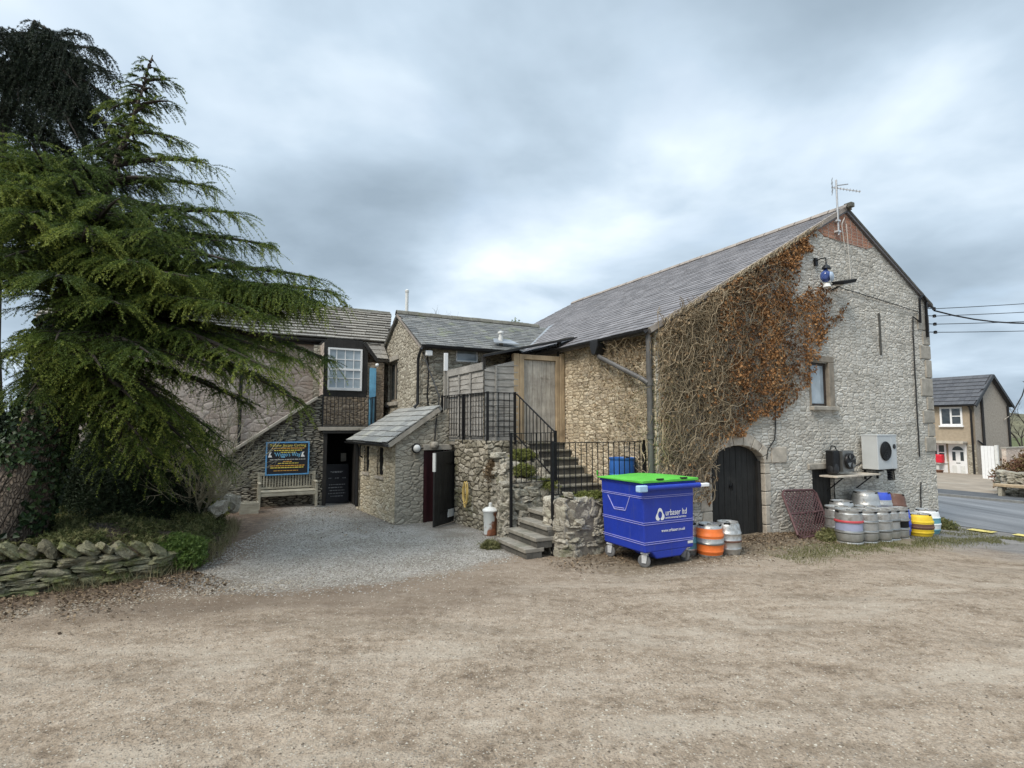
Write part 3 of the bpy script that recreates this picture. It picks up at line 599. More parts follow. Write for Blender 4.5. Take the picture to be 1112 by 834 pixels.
def tint_stone(name,cols,moss=None,bump=.012):
    m=NT(name); at=m.n('ShaderNodeAttribute',attribute_name='tint'); n=len(cols)
    cc=m.ramp(at.outputs['Fac'],[(i/(n-1),c) for i,c in enumerate(cols)]); f=m.noise(m.obj,30,6,.7); g=m.noise(m.obj,7,5,.65)
    cc=m.mix(.5,cc,m.ramp(f,[(.3,(.15,.15,.15)),(.7,(.9,.9,.88))]),'OVERLAY'); cc=m.mix(.35,cc,m.ramp(g,[(.3,(.2,.2,.2)),(.7,(.85,.85,.82))]),'OVERLAY')
    if moss:
        for c,s,t,a in moss: cc=m.mix(m.fmap(m.noise(m.obj,s,6,.7),t,t+.14,0,a),cc,c)
    m.base(cc); m.rough(.93); m.b.inputs['Specular IOR Level'].default_value=.2
    m.bump(m.math('ADD',f,m.math('MULTIPLY',g,1.4)),bump); return m.mat
M['moss_stone']=tint_stone('mossy_walling_stone',[(.13,.12,.085),(.19,.18,.12),(.155,.165,.085),(.235,.22,.16),(.14,.15,.075)],[((.13,.15,.04),2.2,.45,.8),((.38,.37,.31),7,.64,.6),((.045,.048,.028),3,.58,.7)],.03)
M['grey_lump']=tint_stone('grey_walling_stone',[(.21,.19,.155),(.30,.275,.23),(.38,.35,.295),(.26,.24,.19),(.34,.31,.26)],[((.14,.145,.07),2.2,.55,.6),((.5,.48,.43),5,.64,.5)],.016)
M['mortar']=simple('earthy_mortar',(.17,.15,.12),.95,0,.3,9,.02,14)
M['soil']=simple('dark_soil',(.055,.042,.03),.95,0,.4,5,.03,12)

def walled(name,mb_items,path,h,rowh,lenr,depth,out,zfun=None,start=0.0,rough=.12):
    """rows of stones along a plan path [(x,y)], faces outwards by 'out' side sign"""
    pts=[Vector((a,b,0)) for a,b in path]; seg=[(pts[i+1]-pts[i]).length for i in range(len(pts)-1)]; Lt=sum(seg)
    def P(s):
        s=max(0,min(Lt-1e-4,s))
        for i,l in enumerate(seg):
            if s<=l: d=(pts[i+1]-pts[i])/l; return pts[i]+d*s,d
            s-=l
        return pts[-1],d
    z=start
    while True:
        rh=random.uniform(*rowh); s=-random.random()*.2; any_=False
        while s<Lt:
            l=random.uniform(*lenr); c,d=P(s+l/2); top=h(min(1,max(0,(s+l/2)/Lt)))
            zc=z+rh/2
            if zc<top:
                any_=True; hh=min(rh,top-z+.03)*random.uniform(.95,1.12); n=Vector((-d.y,d.x,0))*out; zz=(zfun(c.x,c.y) if zfun else 0)
                dd=depth*random.uniform(.85,1.15)
                pos=c-n*(dd/2+random.uniform(-.015,.02)); az=math.atan2(d.y,d.x)
                mb_items.append(((pos.x,pos.y,zz+zc),(l*1.03,hh*1.03,dd),(random.gauss(0,.04),random.gauss(0,.05),az+random.gauss(0,.05)),rough))
            s+=l
        z+=rh*.97
        if not any_: break

# ================================================================== STEPS
st=thing('stone_steps','worn stone steps turning up between rubble parapets to the timber door','steps',-2.53,.35)
x0,y0=-2.53,.35
RZ=.1655
mb=MB()
lo=[(-2.53,1.42),(-2.33,1.40),(-2.11,1.40),(-1.90,1.40)]
for k,(p,u1) in enumerate(lo):
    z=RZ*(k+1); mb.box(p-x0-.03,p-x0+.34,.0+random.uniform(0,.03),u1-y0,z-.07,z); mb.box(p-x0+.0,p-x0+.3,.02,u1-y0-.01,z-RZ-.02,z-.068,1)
mb.box(-1.9-x0,0-x0-.01,-.15,1.05,.3,RZ*4-.005)       # half landing
run=(3.06-1.42)/6
for k in range(7):
    u=1.42+run*k; z=RZ*(5+k); 
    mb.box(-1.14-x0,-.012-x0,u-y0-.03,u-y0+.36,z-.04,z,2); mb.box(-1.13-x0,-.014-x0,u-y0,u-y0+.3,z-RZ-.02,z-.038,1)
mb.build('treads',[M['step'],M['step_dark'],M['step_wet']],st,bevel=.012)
# left parapet: planted rubble shoulder between the steps and the terrace
its=[]
RH,RL=(.08,.17),(.10,.27)
walled('',its,[(-2.06-x0,2.72-y0),(-2.10-x0,2.15-y0),(-2.30-x0,1.80-y0),(-2.32-x0,1.58-y0),(-2.2-x0,1.48-y0),(-1.25-x0,1.48-y0)],lambda t:(1.55-1.5*t if t<.35 else 1.02)+.1*math.sin(17*t),RH,RL,.2,-1,None,-.05,.15)
walled('',its,[(-2.1-x0,1.66-y0),(-1.18-x0,1.66-y0)],lambda t:1.18+.06*math.sin(13*t),RH,RL,.22,-1,None,.85,.16)
walled('',its,[(-2.05-x0,2.0-y0),(-1.18-x0,2.0-y0)],lambda t:1.42+.06*math.sin(11*t),RH,RL,.24,-1,None,1.0,.16)
walled('',its,[(-2.02-x0,2.35-y0),(-1.18-x0,2.35-y0)],lambda t:1.62+.06*math.sin(15*t),RH,RL,.24,-1,None,1.2,.16)
walled('',its,[(-1.17-x0,1.5-y0),(-1.17-x0,2.76-y0)],lambda t:1.1+.75*t,RH,RL,.2,-1,None,.6,.1)
pl=stones_mesh('parapet_stones',its,M['grey_lump'],st)
mb=MB(); mb.prism([(1.56-y0,-.1),(2.72-y0,-.1),(2.72-y0,1.62),(1.56-y0,.92)],'x',-2.04-x0,-1.22-x0); mb.prism([(1.58-y0,-.1),(1.95-y0,-.1),(1.95-y0,.95),(1.58-y0,.9)],'x',-2.24-x0,-2.0-x0); mb.build('parapet_core',M['mortar'],st)
# right-hand low wall, rounded at the corner
its=[]
path=[(-2.03-x0,.62-y0),(-2.03-x0,.42-y0),(-1.93-x0,.25-y0),(-1.72-x0,.13-y0),(-1.4-x0,.12-y0),(-.9-x0,.14-y0),(-.05-x0,.14-y0)]
walled('',its,path,lambda t:.97+.05*math.sin(8*t),(.08,.19),(.10,.30),.2,-1,None,-.06,.15)
lw=stones_mesh('low_wall_stones',its,M['grey_lump'],st)
mb=MB(); mb.prism([(q[0]+ (.015 if i<2 else .008),q[1]+.012) for i,q in enumerate(path)]+[(-.05-x0,.42-y0),(-1.82-x0,.42-y0)],'z',-.1,.90); mb.build('low_wall_core',M['mortar'],st)

# ================================================================== RAILINGS
def rail_run(mb,a,b,zb0,zt0,zb1,zt1,step=.11,r=.009,bot=True,midline=None):
    A=Vector((a[0],a[1],0));B=Vector((b[0],b[1],0)); n=max(1,int((B-A).length/step))
    mb.bar(A+Vector((0,0,zt0)),B+Vector((0,0,zt1)),.04,.014)
    if bot: mb.bar(A+Vector((0,0,zb0)),B+Vector((0,0,zb1)),.034,.012)
    for i in range(1,n):
        t=i/n; p=A.lerp(B,t); mb.tube([p+Vector((0,0,zb0+(zb1-zb0)*t)),p+Vector((0,0,zt0+(zt1-zt0)*t))],r,5,cap=False)
def post(mb,p,z0,z1,w=.045): mb.box(p[0]-w/2,p[0]+w/2,p[1]-w/2,p[1]+w/2,z0,z1)
def railing(name,label,segs,posts,o):
    t=thing(name,label,'railing',o[0],o[1],0,group='black railings around the stone steps')
    for s in segs:
        mb=MB(); s=list(s); s[0]=(s[0][0]-o[0],s[0][1]-o[1]); s[1]=(s[1][0]-o[0],s[1][1]-o[1]); rail_run(mb,*s); mb.build('railing_panel',M['iron'],t)
    for p,z0,z1 in posts:
        mb=MB(); post(mb,(p[0]-o[0],p[1]-o[1]),z0,z1); mb.build('post',M['iron'],t)
    return t
TW0=(-2.40,4.72); TWc=(-2.10,2.80); TE=(-1.47,2.76)
tl=railing('railing','black iron railing boxing in the landing above the store doorway',
    [(TW0,TWc,1.96,2.9,1.96,2.9),(TWc,TE,1.96,2.9,1.96,2.9)],[(TW0,1.8,2.92),((-2.25,3.76),1.8,2.9),(TWc,1.8,2.92),(TE,1.8,2.92)],(-2.1,2.8))
mb=MB()   # wire mesh fixed inside the short side
for i in range(7): mb.tube([(.0,.05,.22+1.85+i*.11),(.62,.01,.22+1.85+i*.11)],.006,4)
mb.build('wire_mesh',M['iron'],tl)
railing('railing','sloping black iron handrail running down beside the upper steps',[((-1.45,2.72),(-1.24,1.5),1.98,2.88,1.15,2.06)],[((-1.24,1.5),1.0,2.1)],(-1.24,1.5))
railing('railing','short black iron railing over the planted rubble parapet',[((-2.25,1.45),(-1.26,1.47),1.12,2.05,1.14,2.06)],[((-2.25,1.45),.1,2.07)],(-2.25,1.45))
railing('railing','black iron railing above the low rubble wall behind the blue wheeled bin',[((-2.0,.4),(-.03,.3),1.02,1.90,1.02,1.90)],[((-2.0,.4),-.05,1.93),((-.05,.3),.95,1.93)],(-2.0,.4))

# ================================================================== FENCE, DOOR and canopy on the landing
fp=thing('lap_fence','weathered grey overlap fence panels standing behind the landing railing','fence',-2.05,3.06)
def lap(name,a,b,z0,zt0,zt1,n):
    mb=MB(); A=Vector(a);B=Vector(b); d=(B-A).normalized(); nn=Vector((d.y,-d.x,0)); L=(B-A).length; hz=(max(zt0,zt1)-z0)/n
    for i in range(n):
        m=7; ph=random.uniform(0,6)
        vs=[]
        for j in range(m):
            t=j/(m-1); q=A.lerp(B,t); zt=zt0+(zt1-zt0)*t; lo=z0+i*hz-.012*math.sin(ph+t*5)-.006*math.sin(ph*2+t*13); hi=min(z0+(i+1)*hz+.02,zt)
            if lo>hi: lo=hi-.002
            vs+= [q+nn*.022+Vector((0,0,lo)),q+nn*.006+Vector((0,0,hi)),q+nn*-.002+Vector((0,0,hi)),q+nn*.012+Vector((0,0,lo))]
        fs=[]
        for j in range(m-1):
            for k in range(4): fs.append((j*4+k,(j+1)*4+k,(j+1)*4+(k+1)%4,j*4+(k+1)%4))
        mb.add(vs,fs)
    return mb.build(name,M['grey_lap'],fp)
o=(-2.05,3.06)
a=(-2.30-o[0],4.55-o[1],0); b=(-2.09-o[0],3.02-o[1],0)
lap('fence_panel',a,b,1.86,3.36,3.38,12)
mb=MB(); mb.bar((a[0]-.04,a[1],3.43),(b[0]-.03,b[1],3.48),.03,.16); mb.build('top_board',M['grey_lap'],fp)
lap('fence_panel',(-2.06-o[0],3.06-o[1],0),(-1.24-o[0],3.06-o[1],0),1.86,3.45,3.66,12)
mb=MB()
A=Vector(a);B=Vector(b)
for t in (.02,.36,.68): 
    q=A.lerp(B,t); mb.box(q.x-.05,q.x-.028,q.y-.03,q.y+.03,1.86,3.36)
mb.box(.24,.28,-.045,-.02,1.86,3.5); mb.build('battens',M['grey_lap'],fp)
dd=thing('plank_door','tall weathered grey plank door in a tan timber frame at the head of the steps','door',-1.17,3.06,1.82)
planks('door',M['grey_wood'],dd,.09,.93,.02,1.86,.02,7,.03,.005)
mb=MB(); mb.box(-.03,.085,-.03,.10,0,1.98); mb.box(.935,1.03,-.03,.10,0,1.98); mb.box(.085,.935,-.028,.098,1.87,1.98); mb.build('door_frame',M['new_wood'],dd,bevel=.006)
mb=MB(); mb.box(1.035,1.155,-.05,.1,-.02,2.05); mb.box(-.17,-.035,-.02,.1,0,1.99); mb.build('side_post',M['new_wood'],dd,bevel=.008)
cn=thing('canopy_roof','thin dark sloping canopy over the passage behind the timber door','canopy',-2.12,2.98,3.72)
mb=MB(); mb.hexa([(0,0,-.02),(2.36,0,.54),(2.36,2.7,.60),(1.3,2.7,.36)],[(0,0,.01),(2.36,0,.575),(2.36,2.7,.63),(1.3,2.7,.39)]); mb.build('roof_sheet',M['slate_lean'] if False else M['step_dark'],cn)
mb=MB(); mb.bar((-.02,-.03,-.03),(2.42,-.03,.545),.03,.045); mb.build('fascia',M['black_pvc'],cn)
mb=MB(); mb.bar((2.0,.1,.1),(2.0,.1,.46),.07); mb.bar((.05,.1,-.3),(.05,.1,-.02),.07); mb.build('prop',M['dark_wood'],cn)
bx=thing('meter_box','slim white cover plate on a post at the back end of the fence','box',-2.36,4.62,2.95)
mb=MB(); mb.box(-.05,.05,-.04,.0,.55,.98); mb.build('cover',M['white'],bx,bevel=.006); mb=MB(); mb.box(-.03,.03,.0,.05,-1.1,.9); mb.build('post',M['grey_wood'],bx)

# ================================================================== LEFT BUILDING
lb=thing('stone_house','long stone building with stone slate roof, dark window bay and balcony over a dark doorway','building',-3.2,8.0)
q0=-3.2; r0=8.0
def lx(p): return p-q0
FU=9.6-r0
BW=(-4.55-q0,-3.35-q0)
def cope(u): # coping of the flank wall, local x
    p=u+q0; return max(.2,min(3.05,1.39+(p+7.05)*(2.54-1.39)/1.65))
DR=(-4.53-q0,-3.72-q0,-.1,1.98)
wallgrid('wall',M['drywall_back'],lb,(0,0),(1,0),(0,-1),lx(-9.2),lx(-3.05),-.2,3.05,[(DR[0],DR[1],-.2,DR[3])],lambda u:min(cope(u),2.0 if u>lx(-4.62) else 9),.03,None,.4)
wallgrid('wall',M['pink'],lb,(0,FU),(1,0),(0,-1),lx(-11),lx(-2.6),-.2,4.9,[],None,.05)
wallgrid('wall',M['balcony_stone'],lb,(0,.75),(1,0),(0,-1),lx(-4.66),lx(-3.0),2.0,3.1,[],None,.04)
wallgrid('wall',M['pink'],lb,(lx(-4.64),.03),(0,1),(-1,0),0,FU,-.1,4.5,[],None,.05)
wallgrid('wall',M['leanto_end_shade'],lb,(lx(-4.82),.7),(1,0),(0,-1),0,.25,2.2,4.5,[],None,.04)
mb=MB(); mb.box(lx(-11),lx(-2.0),14.2-r0,14.5-r0,-.1,4.9); mb.box(lx(-11),lx(-10.8),FU+.02,14.2-r0,-.1,4.9); mb.build('wall',M['pink'],lb)
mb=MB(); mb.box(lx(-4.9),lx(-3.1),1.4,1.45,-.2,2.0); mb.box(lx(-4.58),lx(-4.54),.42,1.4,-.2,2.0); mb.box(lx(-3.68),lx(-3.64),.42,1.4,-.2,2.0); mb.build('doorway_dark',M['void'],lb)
mb=MB(); mb.box(DR[0]-.07,DR[0]+.03,-.02,.3,-.1,1.98); mb.box(DR[1]-.03,DR[1]+.07,-.01,.3,-.1,1.98); mb.box(DR[0]-.1,DR[1]+.3,-.06,.3,1.98,2.2); mb.build('door_frame',M['dark_wood'],lb,bevel=.006)
mb=MB(); a=(lx(-7.2),1.28);b=(lx(-4.8),2.95); mb.bar((a[0],-.02,a[1]),(b[0],-.02,b[1]),.32,.07); mb.build('coping',M['dressed'],lb,bevel=.01)
# balcony
mb=MB(); mb.box(lx(-4.75),lx(-3.1),-.08,.75,2.06,2.16); mb.build('balcony_floor',M['dressed'],lb,bevel=.006)
mb=MB(); rail_run(mb,(lx(-4.64),-.03),(lx(-3.2),-.03),2.22,3.0,2.22,3.0,.1); rail_run(mb,(lx(-3.2),-.03),(lx(-3.2),.7),2.22,3.0,2.22,3.0,.12)
post(mb,(lx(-4.64),-.03),2.1,3.03,.04); post(mb,(lx(-3.2),-.03),2.1,3.03,.04); mb.build('balcony_railing',M['iron'],lb)
# window bay
mb=MB(); mb.box(lx(-4.60),lx(-3.30),.74,FU,3.05,3.22); mb.box(lx(-4.60),lx(-4.44),.74,FU,3.22,4.62); mb.box(lx(-3.42),lx(-3.27),.74,FU,3.22,4.62); mb.box(lx(-4.44),lx(-3.42),.74,FU,4.46,4.72); mb.build('window_bay',M['dark_wood'],lb,bevel=.006)
mb=MB(); X0,X1,Z0,Z1=lx(-4.42),lx(-3.44),3.22,4.46; frame_rect(mb,X0,X1,Z0,Z1,.70,.78,.05,bot=.08)
mb.box(X0+.05,X1-.05,.715,.765,(Z0+Z1)/2-.03,(Z0+Z1)/2+.03)
for i in range(1,4): x=X0+(X1-X0)*i/4; mb.box(x-.012,x+.012,.725,.755,Z0+.08,Z1-.05)
for z in (Z0+.36,Z0+.91): mb.box(X0+.05,X1-.05,.727,.753,z-.012,z+.012)
wi=mb.build('sash_window',M['white'],lb); mb=MB(); mb.box(X0+.03,X1-.03,.742,.748,Z0+.05,Z1-.03); mb.build('pane',M['pale_glass'],wi)
mb=MB(); mb.box(lx(-3.21),lx(-3.02),.70,.76,2.18,3.92); mb.build('blue_shutter',M['blue_paint'],lb,bevel=.004)
mb=MB(); mb.box(lx(-3.27),lx(-2.75),.80,FU,2.0,4.1); mb.build('alcove_wall',M['balcony_stone'],lb)
mb=MB(); mb.lathe([(.0,-.06),(.045,-.04),(.06,0),(.045,.04),(0,.06)],12,(lx(-3.02),.62,4.0)); mb.build('globe_lamp',M['white'],lb,smooth=True)
mb=MB(); mb.bar((lx(-3.40),.68,4.66),(lx(-3.0),.68,4.14),.05,.10); mb.build('barge_board',M['dark_wood'],lb)
slates('catslide_roof',M['slate_left'],lb,(lx(-3.36),FU+.1,4.98),(lx(-2.62),FU+.1,4.98),(lx(-3.0),.72,4.2),(lx(-2.66),.72,4.2),5,.3,.014,.006,None,.35,.02)
rf=slates('roof',M['slate_left'],lb,(lx(-11.2),12.0-r0,6.28),(lx(-1.7),12.0-r0,6.28),(lx(-11.2),FU-.2,4.80),(lx(-2.45),FU-.2,4.80),12,.46,.026,.012,None,.25,.055,.02)
slates('roof',M['slate_left'],lb,(lx(-1.7),12.0-r0,6.28),(lx(-11.2),12.0-r0,6.28),(lx(-2.0),14.6-r0,4.80),(lx(-11.2),14.6-r0,4.80),12,.46,.026,.012,None,.25,.055,.02)
ridge_tiles('ridge_tiles',M['ridge_dark'],rf,(lx(-11.2),12-r0,6.33),(lx(-1.75),12-r0,6.33),22,.14,.05)
half_gutter('gutter',M['black_pvc'],lb,(lx(-11.2),FU-.24,4.74),(lx(-2.75),FU-.24,4.74),.065)
mb=MB(); mb.box(lx(-11.2),lx(-2.9),FU-.16,FU-.03,4.62,4.76); mb.build('eave_board',M['dark_wood'],lb)
mb=MB(); mb.tube([(lx(-6.63),FU-.07,4.7),(lx(-6.63),FU-.07,.1)],.045,8); mb.build('rainwater_pipe',M['black_pvc'],lb,smooth=40)
# ================================================================== WHEELED BIN
m=NT('blue_bin_paint'); cc=m.ramp(m.noise(m.obj,2.2,5,.6),[(.3,(.009,.030,.29)),(.7,(.014,.042,.38))])
mp=m.n('ShaderNodeMapping'); m.l(m.obj,mp.inputs[0]); mp.inputs['Scale'].default_value=(9,9,1.1); run=m.noise(mp.outputs[0],1.6,5,.6)
cc=m.mix(m.math('MULTIPLY',m.fmap(run,.55,.72),.4),cc,(.06,.075,.20))
mp=m.n('ShaderNodeMapping'); m.l(m.obj,mp.inputs[0]); mp.inputs['Scale'].default_value=(3,3,34); mp.inputs['Rotation'].default_value=(.2,.3,.1); scr=m.noise(mp.outputs[0],2.4,6,.7)
cc=m.mix(m.math('MULTIPLY',m.fmap(scr,.66,.70),.55),cc,(.16,.19,.42)); spk=m.noise(m.obj,26,5,.7); cc=m.mix(m.fmap(spk,.66,.72,0,.5),cc,(.10,.09,.10))
m.base(cc); m.rough(m.fmap(run,.3,.7,.32,.55)); m.bump(m.noise(m.obj,4,3),.006); M['bin_blue']=m.mat
M['bin_line']=simple('pale_rib_paint',(.34,.34,.66),.5,0,.1)
M['bin_green']=simple('green_lid_plastic',(.095,.43,.05),.55,0,.16,4,0,20,.4,((.14,.40,.08),1.6,.56))
M['bin_cap']=simple('pale_blue_cap',(.36,.54,.72),.45,0,.1)
M['zinc']=simple('zinc_plated_steel',(.66,.67,.68),.4,.35,.15,12)
M['tyre']=simple('grey_rubber',(.13,.13,.13),.7,0,.2)
bn=thing('wheeled_bin','big blue four-wheeled waste bin with bright green lid beside the stone steps','bin',-1.27,-1.03,0)
BWX,BDY=1.09,1.04
mb=MB()
zb,zt=.24,1.33
mb.hexa([(.035,0,zb),(BWX-.035,0,zb),(BWX-.035,BDY-.03,zb),(.035,BDY-.03,zb)],[(0,0,zt),(BWX,0,zt),(BWX,BDY,zt),(0,BDY,zt)])
mb.prism([(.16,zb+.02),(.28,.13),(.78,.13),(.96,zb+.02)],'y',.004,.5)
body=mb.build('body',M['bin_blue'],bn,bevel=.022)
mb=MB()
def sx(z): return .035*(1-(z-zb)/(zt-zb))
for z in (1.10,1.075,.70,.67,.40,.37):
    mb.bar((sx(z)-.002,-.003,z),(BWX-sx(z),-.003,z),.007,.007); mb.bar((sx(z)-.003,0,z),(sx(z)-.003,BDY-.01,z),.007,.007)
mb.build('ribs',M['bin_line'],body)
mb=MB(); q=[(.30,1.07),(.42,.84),(.70,.83),(.86,1.04)]
for i in range(3): mb.tube([(sx(q[i][1])-.004,q[i][0],q[i][1]),(sx(q[i+1][1])-.004,q[i+1][0],q[i+1][1])],.007,5)
mb.tube([(sx(.86)-.004,.45,.87),(sx(.86)-.004,.70,.86)],.006,5); mb.build('fork_pocket',M['bin_line'],body)
mb=MB(); mb.box(-.015,BWX+.015,-.03,BDY+.015,1.27,1.308); mb.build('rim',M['bin_blue'],body,bevel=.012)
mb=MB(); mb.tube([(.02,-.065,1.235),(BWX+.06,-.065,1.235)],.042,12); mb.build('lifting_bar',M['bin_blue'],bn,smooth=40)
mb=MB(); mb.box(-.15,.02,-.115,-.02,1.185,1.285); mb.build('bar_cap',M['bin_cap'],bn,bevel=.015)
mb=MB(); mb.box(BWX+.055,BWX+.26,-.10,-.03,1.20,1.26); mb.build('bar_cap',M['white'],bn,bevel=.015)
mb=MB(); nx,ny=16,8
vs=[];fs=[]
for i in range(nx+1):
    for j in range(ny+1):
        x=-.05+(BWX+.10)*i/nx; y=-.06+(BDY+.11)*j/ny
        e=min(i/nx,1-i/nx)*2; f=min(j/ny,1-j/ny)*2
        z=1.350+.05*(1-(1-e)**3)*(1-(1-f)**3)+.005*math.sin(i*.9)-.02*(j/ny)
        vs.append((x,y,z))
n=len(vs); vs+=[(a,b,1.31+.0*c) for a,b,c in vs]
for i in range(nx):
    for j in range(ny):
        k=i*(ny+1)+j; fs.append((k,k+ny+1,k+ny+2,k+1)); fs.append((n+k+1,n+k+ny+2,n+k+ny+1,n+k))
for i in range(nx):
    for j in (0,ny): k=i*(ny+1)+j; fs.append((k,k+ny+1,n+k+ny+1,n+k))
for j in range(ny):
    for i in (0,nx): k=i*(ny+1)+j; fs.append((k,k+1,n+k+1,n+k))
mb.add(vs,fs); lid=mb.build('lid',M['bin_green'],bn,bevel=.008,smooth=40)
for x in (.26,.76):
    mb=MB(); mb.box(x,x+.13,-.066,-.03,1.352,1.372); mb.build('lid_handle',M['black_pvc'],lid)
mb=MB(); mb.tube([(-.055,BDY+.03,1.35),(-.075,BDY-.0,1.43)],.012,6); mb.build('lid_hinge',M['bin_green'],lid)
def caster(x,y,a):
    mb=MB(); mb.box(-.055,.055,-.055,.055,.215,.235); mb.lathe([(.04,.19),(.045,.215)],12)
    mb.hexa([(-.034,-.02,.07),(-.026,-.02,.07),(-.026,.05,.07),(-.034,.05,.07)],[(-.034,-.04,.2),(-.026,-.04,.2),(-.026,.05,.2),(-.034,.05,.2)])
    mb.hexa([(.026,-.02,.07),(.034,-.02,.07),(.034,.05,.07),(.026,.05,.07)],[(.026,-.04,.2),(.034,-.04,.2),(.034,.05,.2),(.026,.05,.2)])
    c=mb.build('caster',M['zinc'],bn); c.location=(x,y,0); c.rotation_euler=(0,0,a)
    mb=MB(); mb.lathe([(.02,-.024),(.03,-.026),(.045,-.012),(.058,-.018),(.06,.018),(.045,.012),(.03,.026),(.02,.024)],20); w=mb.build('wheel_hub',M['zinc'],c,smooth=40); w.location=(0,.02,.10); w.rotation_euler=(0,rad(90),0)
    mb=MB(); mb.lathe([(.059,-.018),(.085,-.021),(.10,-.012),(.10,.012),(.085,.021),(.059,.018)],24); w=mb.build('tyre',M['tyre'],c,smooth=40); w.location=(0,.02,.10); w.rotation_euler=(0,rad(90),0)
caster(.13,.10,.5); caster(.10,BDY-.13,.3); caster(BWX-.12,.10,.2); caster(BWX-.12,BDY-.13,.4)
# emblem and lettering
mb=MB(); N_=28; out=[];inn=[]
for i in range(N_):
    a=2*math.pi*i/N_+math.pi/2; r=.083*(1+.20*math.cos(3*(a-math.pi/2))); out.append((r*math.cos(a),r*math.sin(a)*1.12)); inn.append((.040*math.cos(a),.055*math.sin(a)+.005))
vs=[(x,-.0,z) for x,z in out]+[(x,0,z) for x,z in inn]; 
fs=[(i,(i+1)%N_,N_+(i+1)%N_,N_+i) for i in range(N_) if i not in (13,14)]
mb.add(vs,fs); e=mb.build('emblem',M['white'],body,recalc=False); e.location=(.35,-.006,.80)
text_mesh('lettering','urbaser ltd',.135,M['white'],body,(.46,-.006,.785),(rad(90),0,0),.001,'LEFT',.1,.45)
text_mesh('lettering','environmental services',.05,M['white'],body,(.46,-.006,.735),(rad(90),0,0),.001,'LEFT',0,.44)
text_mesh('lettering','www.urbaser.co.uk',.068,M['white'],body,(.37,-.006,.535),(rad(90),0,0),.001,'LEFT',.1,.50)
mb=MB(); mb.box(.93,1.04,-.005,.0,.31,.35); mb.build('sticker',M['white_dirty'],body)

# ================================================================== CASKS and KEGS
M['steel']=simple('dull_keg_steel',(.50,.50,.485),.38,.7,.18,7,.006,9,.5,((.27,.255,.225),4,.54))
M['steel_dark']=simple('dark_keg_steel',(.24,.24,.23),.42,.8,.2,7,.002,18)
M['orange']=simple('orange_cask_paint',(.72,.17,.035),.5,0,.12,6,0,20,.4,((.4,.2,.1),6,.6))
M['red_band']=simple('red_band_paint',(.42,.05,.06),.5,0,.15)
M['blue_band']=simple('blue_band_paint',(.05,.10,.55),.5,0,.15)
M['yellow']=simple('yellow_cask_paint',(.72,.50,.03),.5,0,.12)
M['brown_band']=simple('brown_band_paint',(.13,.065,.045),.55,0,.2)
M['green_band']=simple('green_band_paint',(.05,.20,.13),.5,0,.15)
M['teal_band']=simple('teal_band_paint',(.12,.30,.36),.5,0,.15)
M['pale_blue_band']=simple('pale_blue_band_paint',(.35,.38,.52),.45,.2,.1)
M['white_band']=simple('white_band_paint',(.68,.70,.70),.5,0,.1)
def keg_prof(R,Hh,kind):
    if kind=='cask':
        z=[0,.02,.06,.12,.17,.19,.23,.25,.36,.40,.42,.46,.48,.60,.64,.66,.70,.72,.80,.88,.92,.96,.985,1.0]
        P=[]
        for t in z:
            r=R*(.80+.20*math.sin(math.pi*min(1,max(0,t)))**.8)
            if t in (.19,.23,.42,.46,.66,.70): r*=1.035
            if t<.05 or t>.95: r=R*.80
            P.append((r,t*Hh))
        P+= [(R*.74,Hh),(R*.72,Hh*.95),(R*.3,Hh*.94)]
    else:
        z=[0,.03,.05,.09,.12,.30,.33,.36,.39,.60,.63,.66,.69,.88,.90,.95,.97,1.0]
        P=[]
        for t in z:
            r=R*.95
            if t in (.33,.36,.63,.66): r=R*1.03
            if t in (.0,.03,.97,1.0): r=R*.97
            if t in (.05,.09,.90,.95): r=R*.905
            P.append((r,t*Hh))
        P+=[(R*.91,Hh),(R*.90,Hh*.93),(R*.4,Hh*.96)]
    return P
def keg(label,p,u,z,R,Hh,kind='keg',bands=(),mats=None,tilt=(0,0,0),group='beer kegs and casks stacked by the barn'):
    """bands: (t0,t1,material index)"""
    mats=mats or [M['steel']]
    x,y,zz=W(p,u,0); z0=gz(x,y)+z
    t=thing('beer_cask' if kind=='cask' else 'beer_keg',label,'cask' if kind=='cask' else 'keg',p,u,z0,0,group)
    t.rotation_euler=(tilt[0],tilt[1],TH+tilt[2])
    P=keg_prof(R,Hh,kind); mi=[]
    for a,b in zip(P[:-1],P[1:]):
        tm=(a[1]+b[1])/2/Hh; k=0
        for s,e,i in bands:
            if s<=tm<=e: k=i
        if kind=='keg' and k==0 and any(abs(tm-q)<.012 for q in (.375,.675,.07,.315)): k=len(mats)
        mi.append(k)
    for i in range(len(P)-3,len(P)-1): mi[i]=0
    mb=MB(); mb.lathe(P,32,(0,0,0),mi); mb.build('body',list(mats)+[M['steel_dark']],t,smooth=35)
    mb=MB(); mb.lathe([(.0,0),(.035,0),(.035,.02),(.02,.03)],12,(0,0,Hh*.945)); mb.build('valve',M['steel_dark'],t,smooth=40)
    mb=MB()
    for a in (.6,2.7,4.8):
        c=Vector((math.cos(a),math.sin(a),0)); s=Vector((-c.y,c.x,0)); q=c*(R*(.935 if kind=='keg' else .802)); zz=Hh*(.935 if kind=='keg' else .972)
        mb.bar(q-s*.05+Vector((0,0,zz)),q+s*.05+Vector((0,0,zz)),.012,.026)
    mb.build('hand_hole',M['void'],t)
    return t
S=M['steel']
g2='casks beside the arched door'
keg('small cask painted with two orange bands, between the blue bin and the arched door',.27,-.92,0,.225,.56,'cask',[(.1,.44,1),(.44,.53,3),(.56,.9,1)],[S,M['orange'],M['steel_dark'],M['steel_dark']],(0,0,.4),g2)
keg('plain dull steel cask standing in front of the arched black door',.70,-.93,0,.215,.56,'cask',[(.43,.5,1)],[S,M['brown_band']],(0,0,1.1),g2)
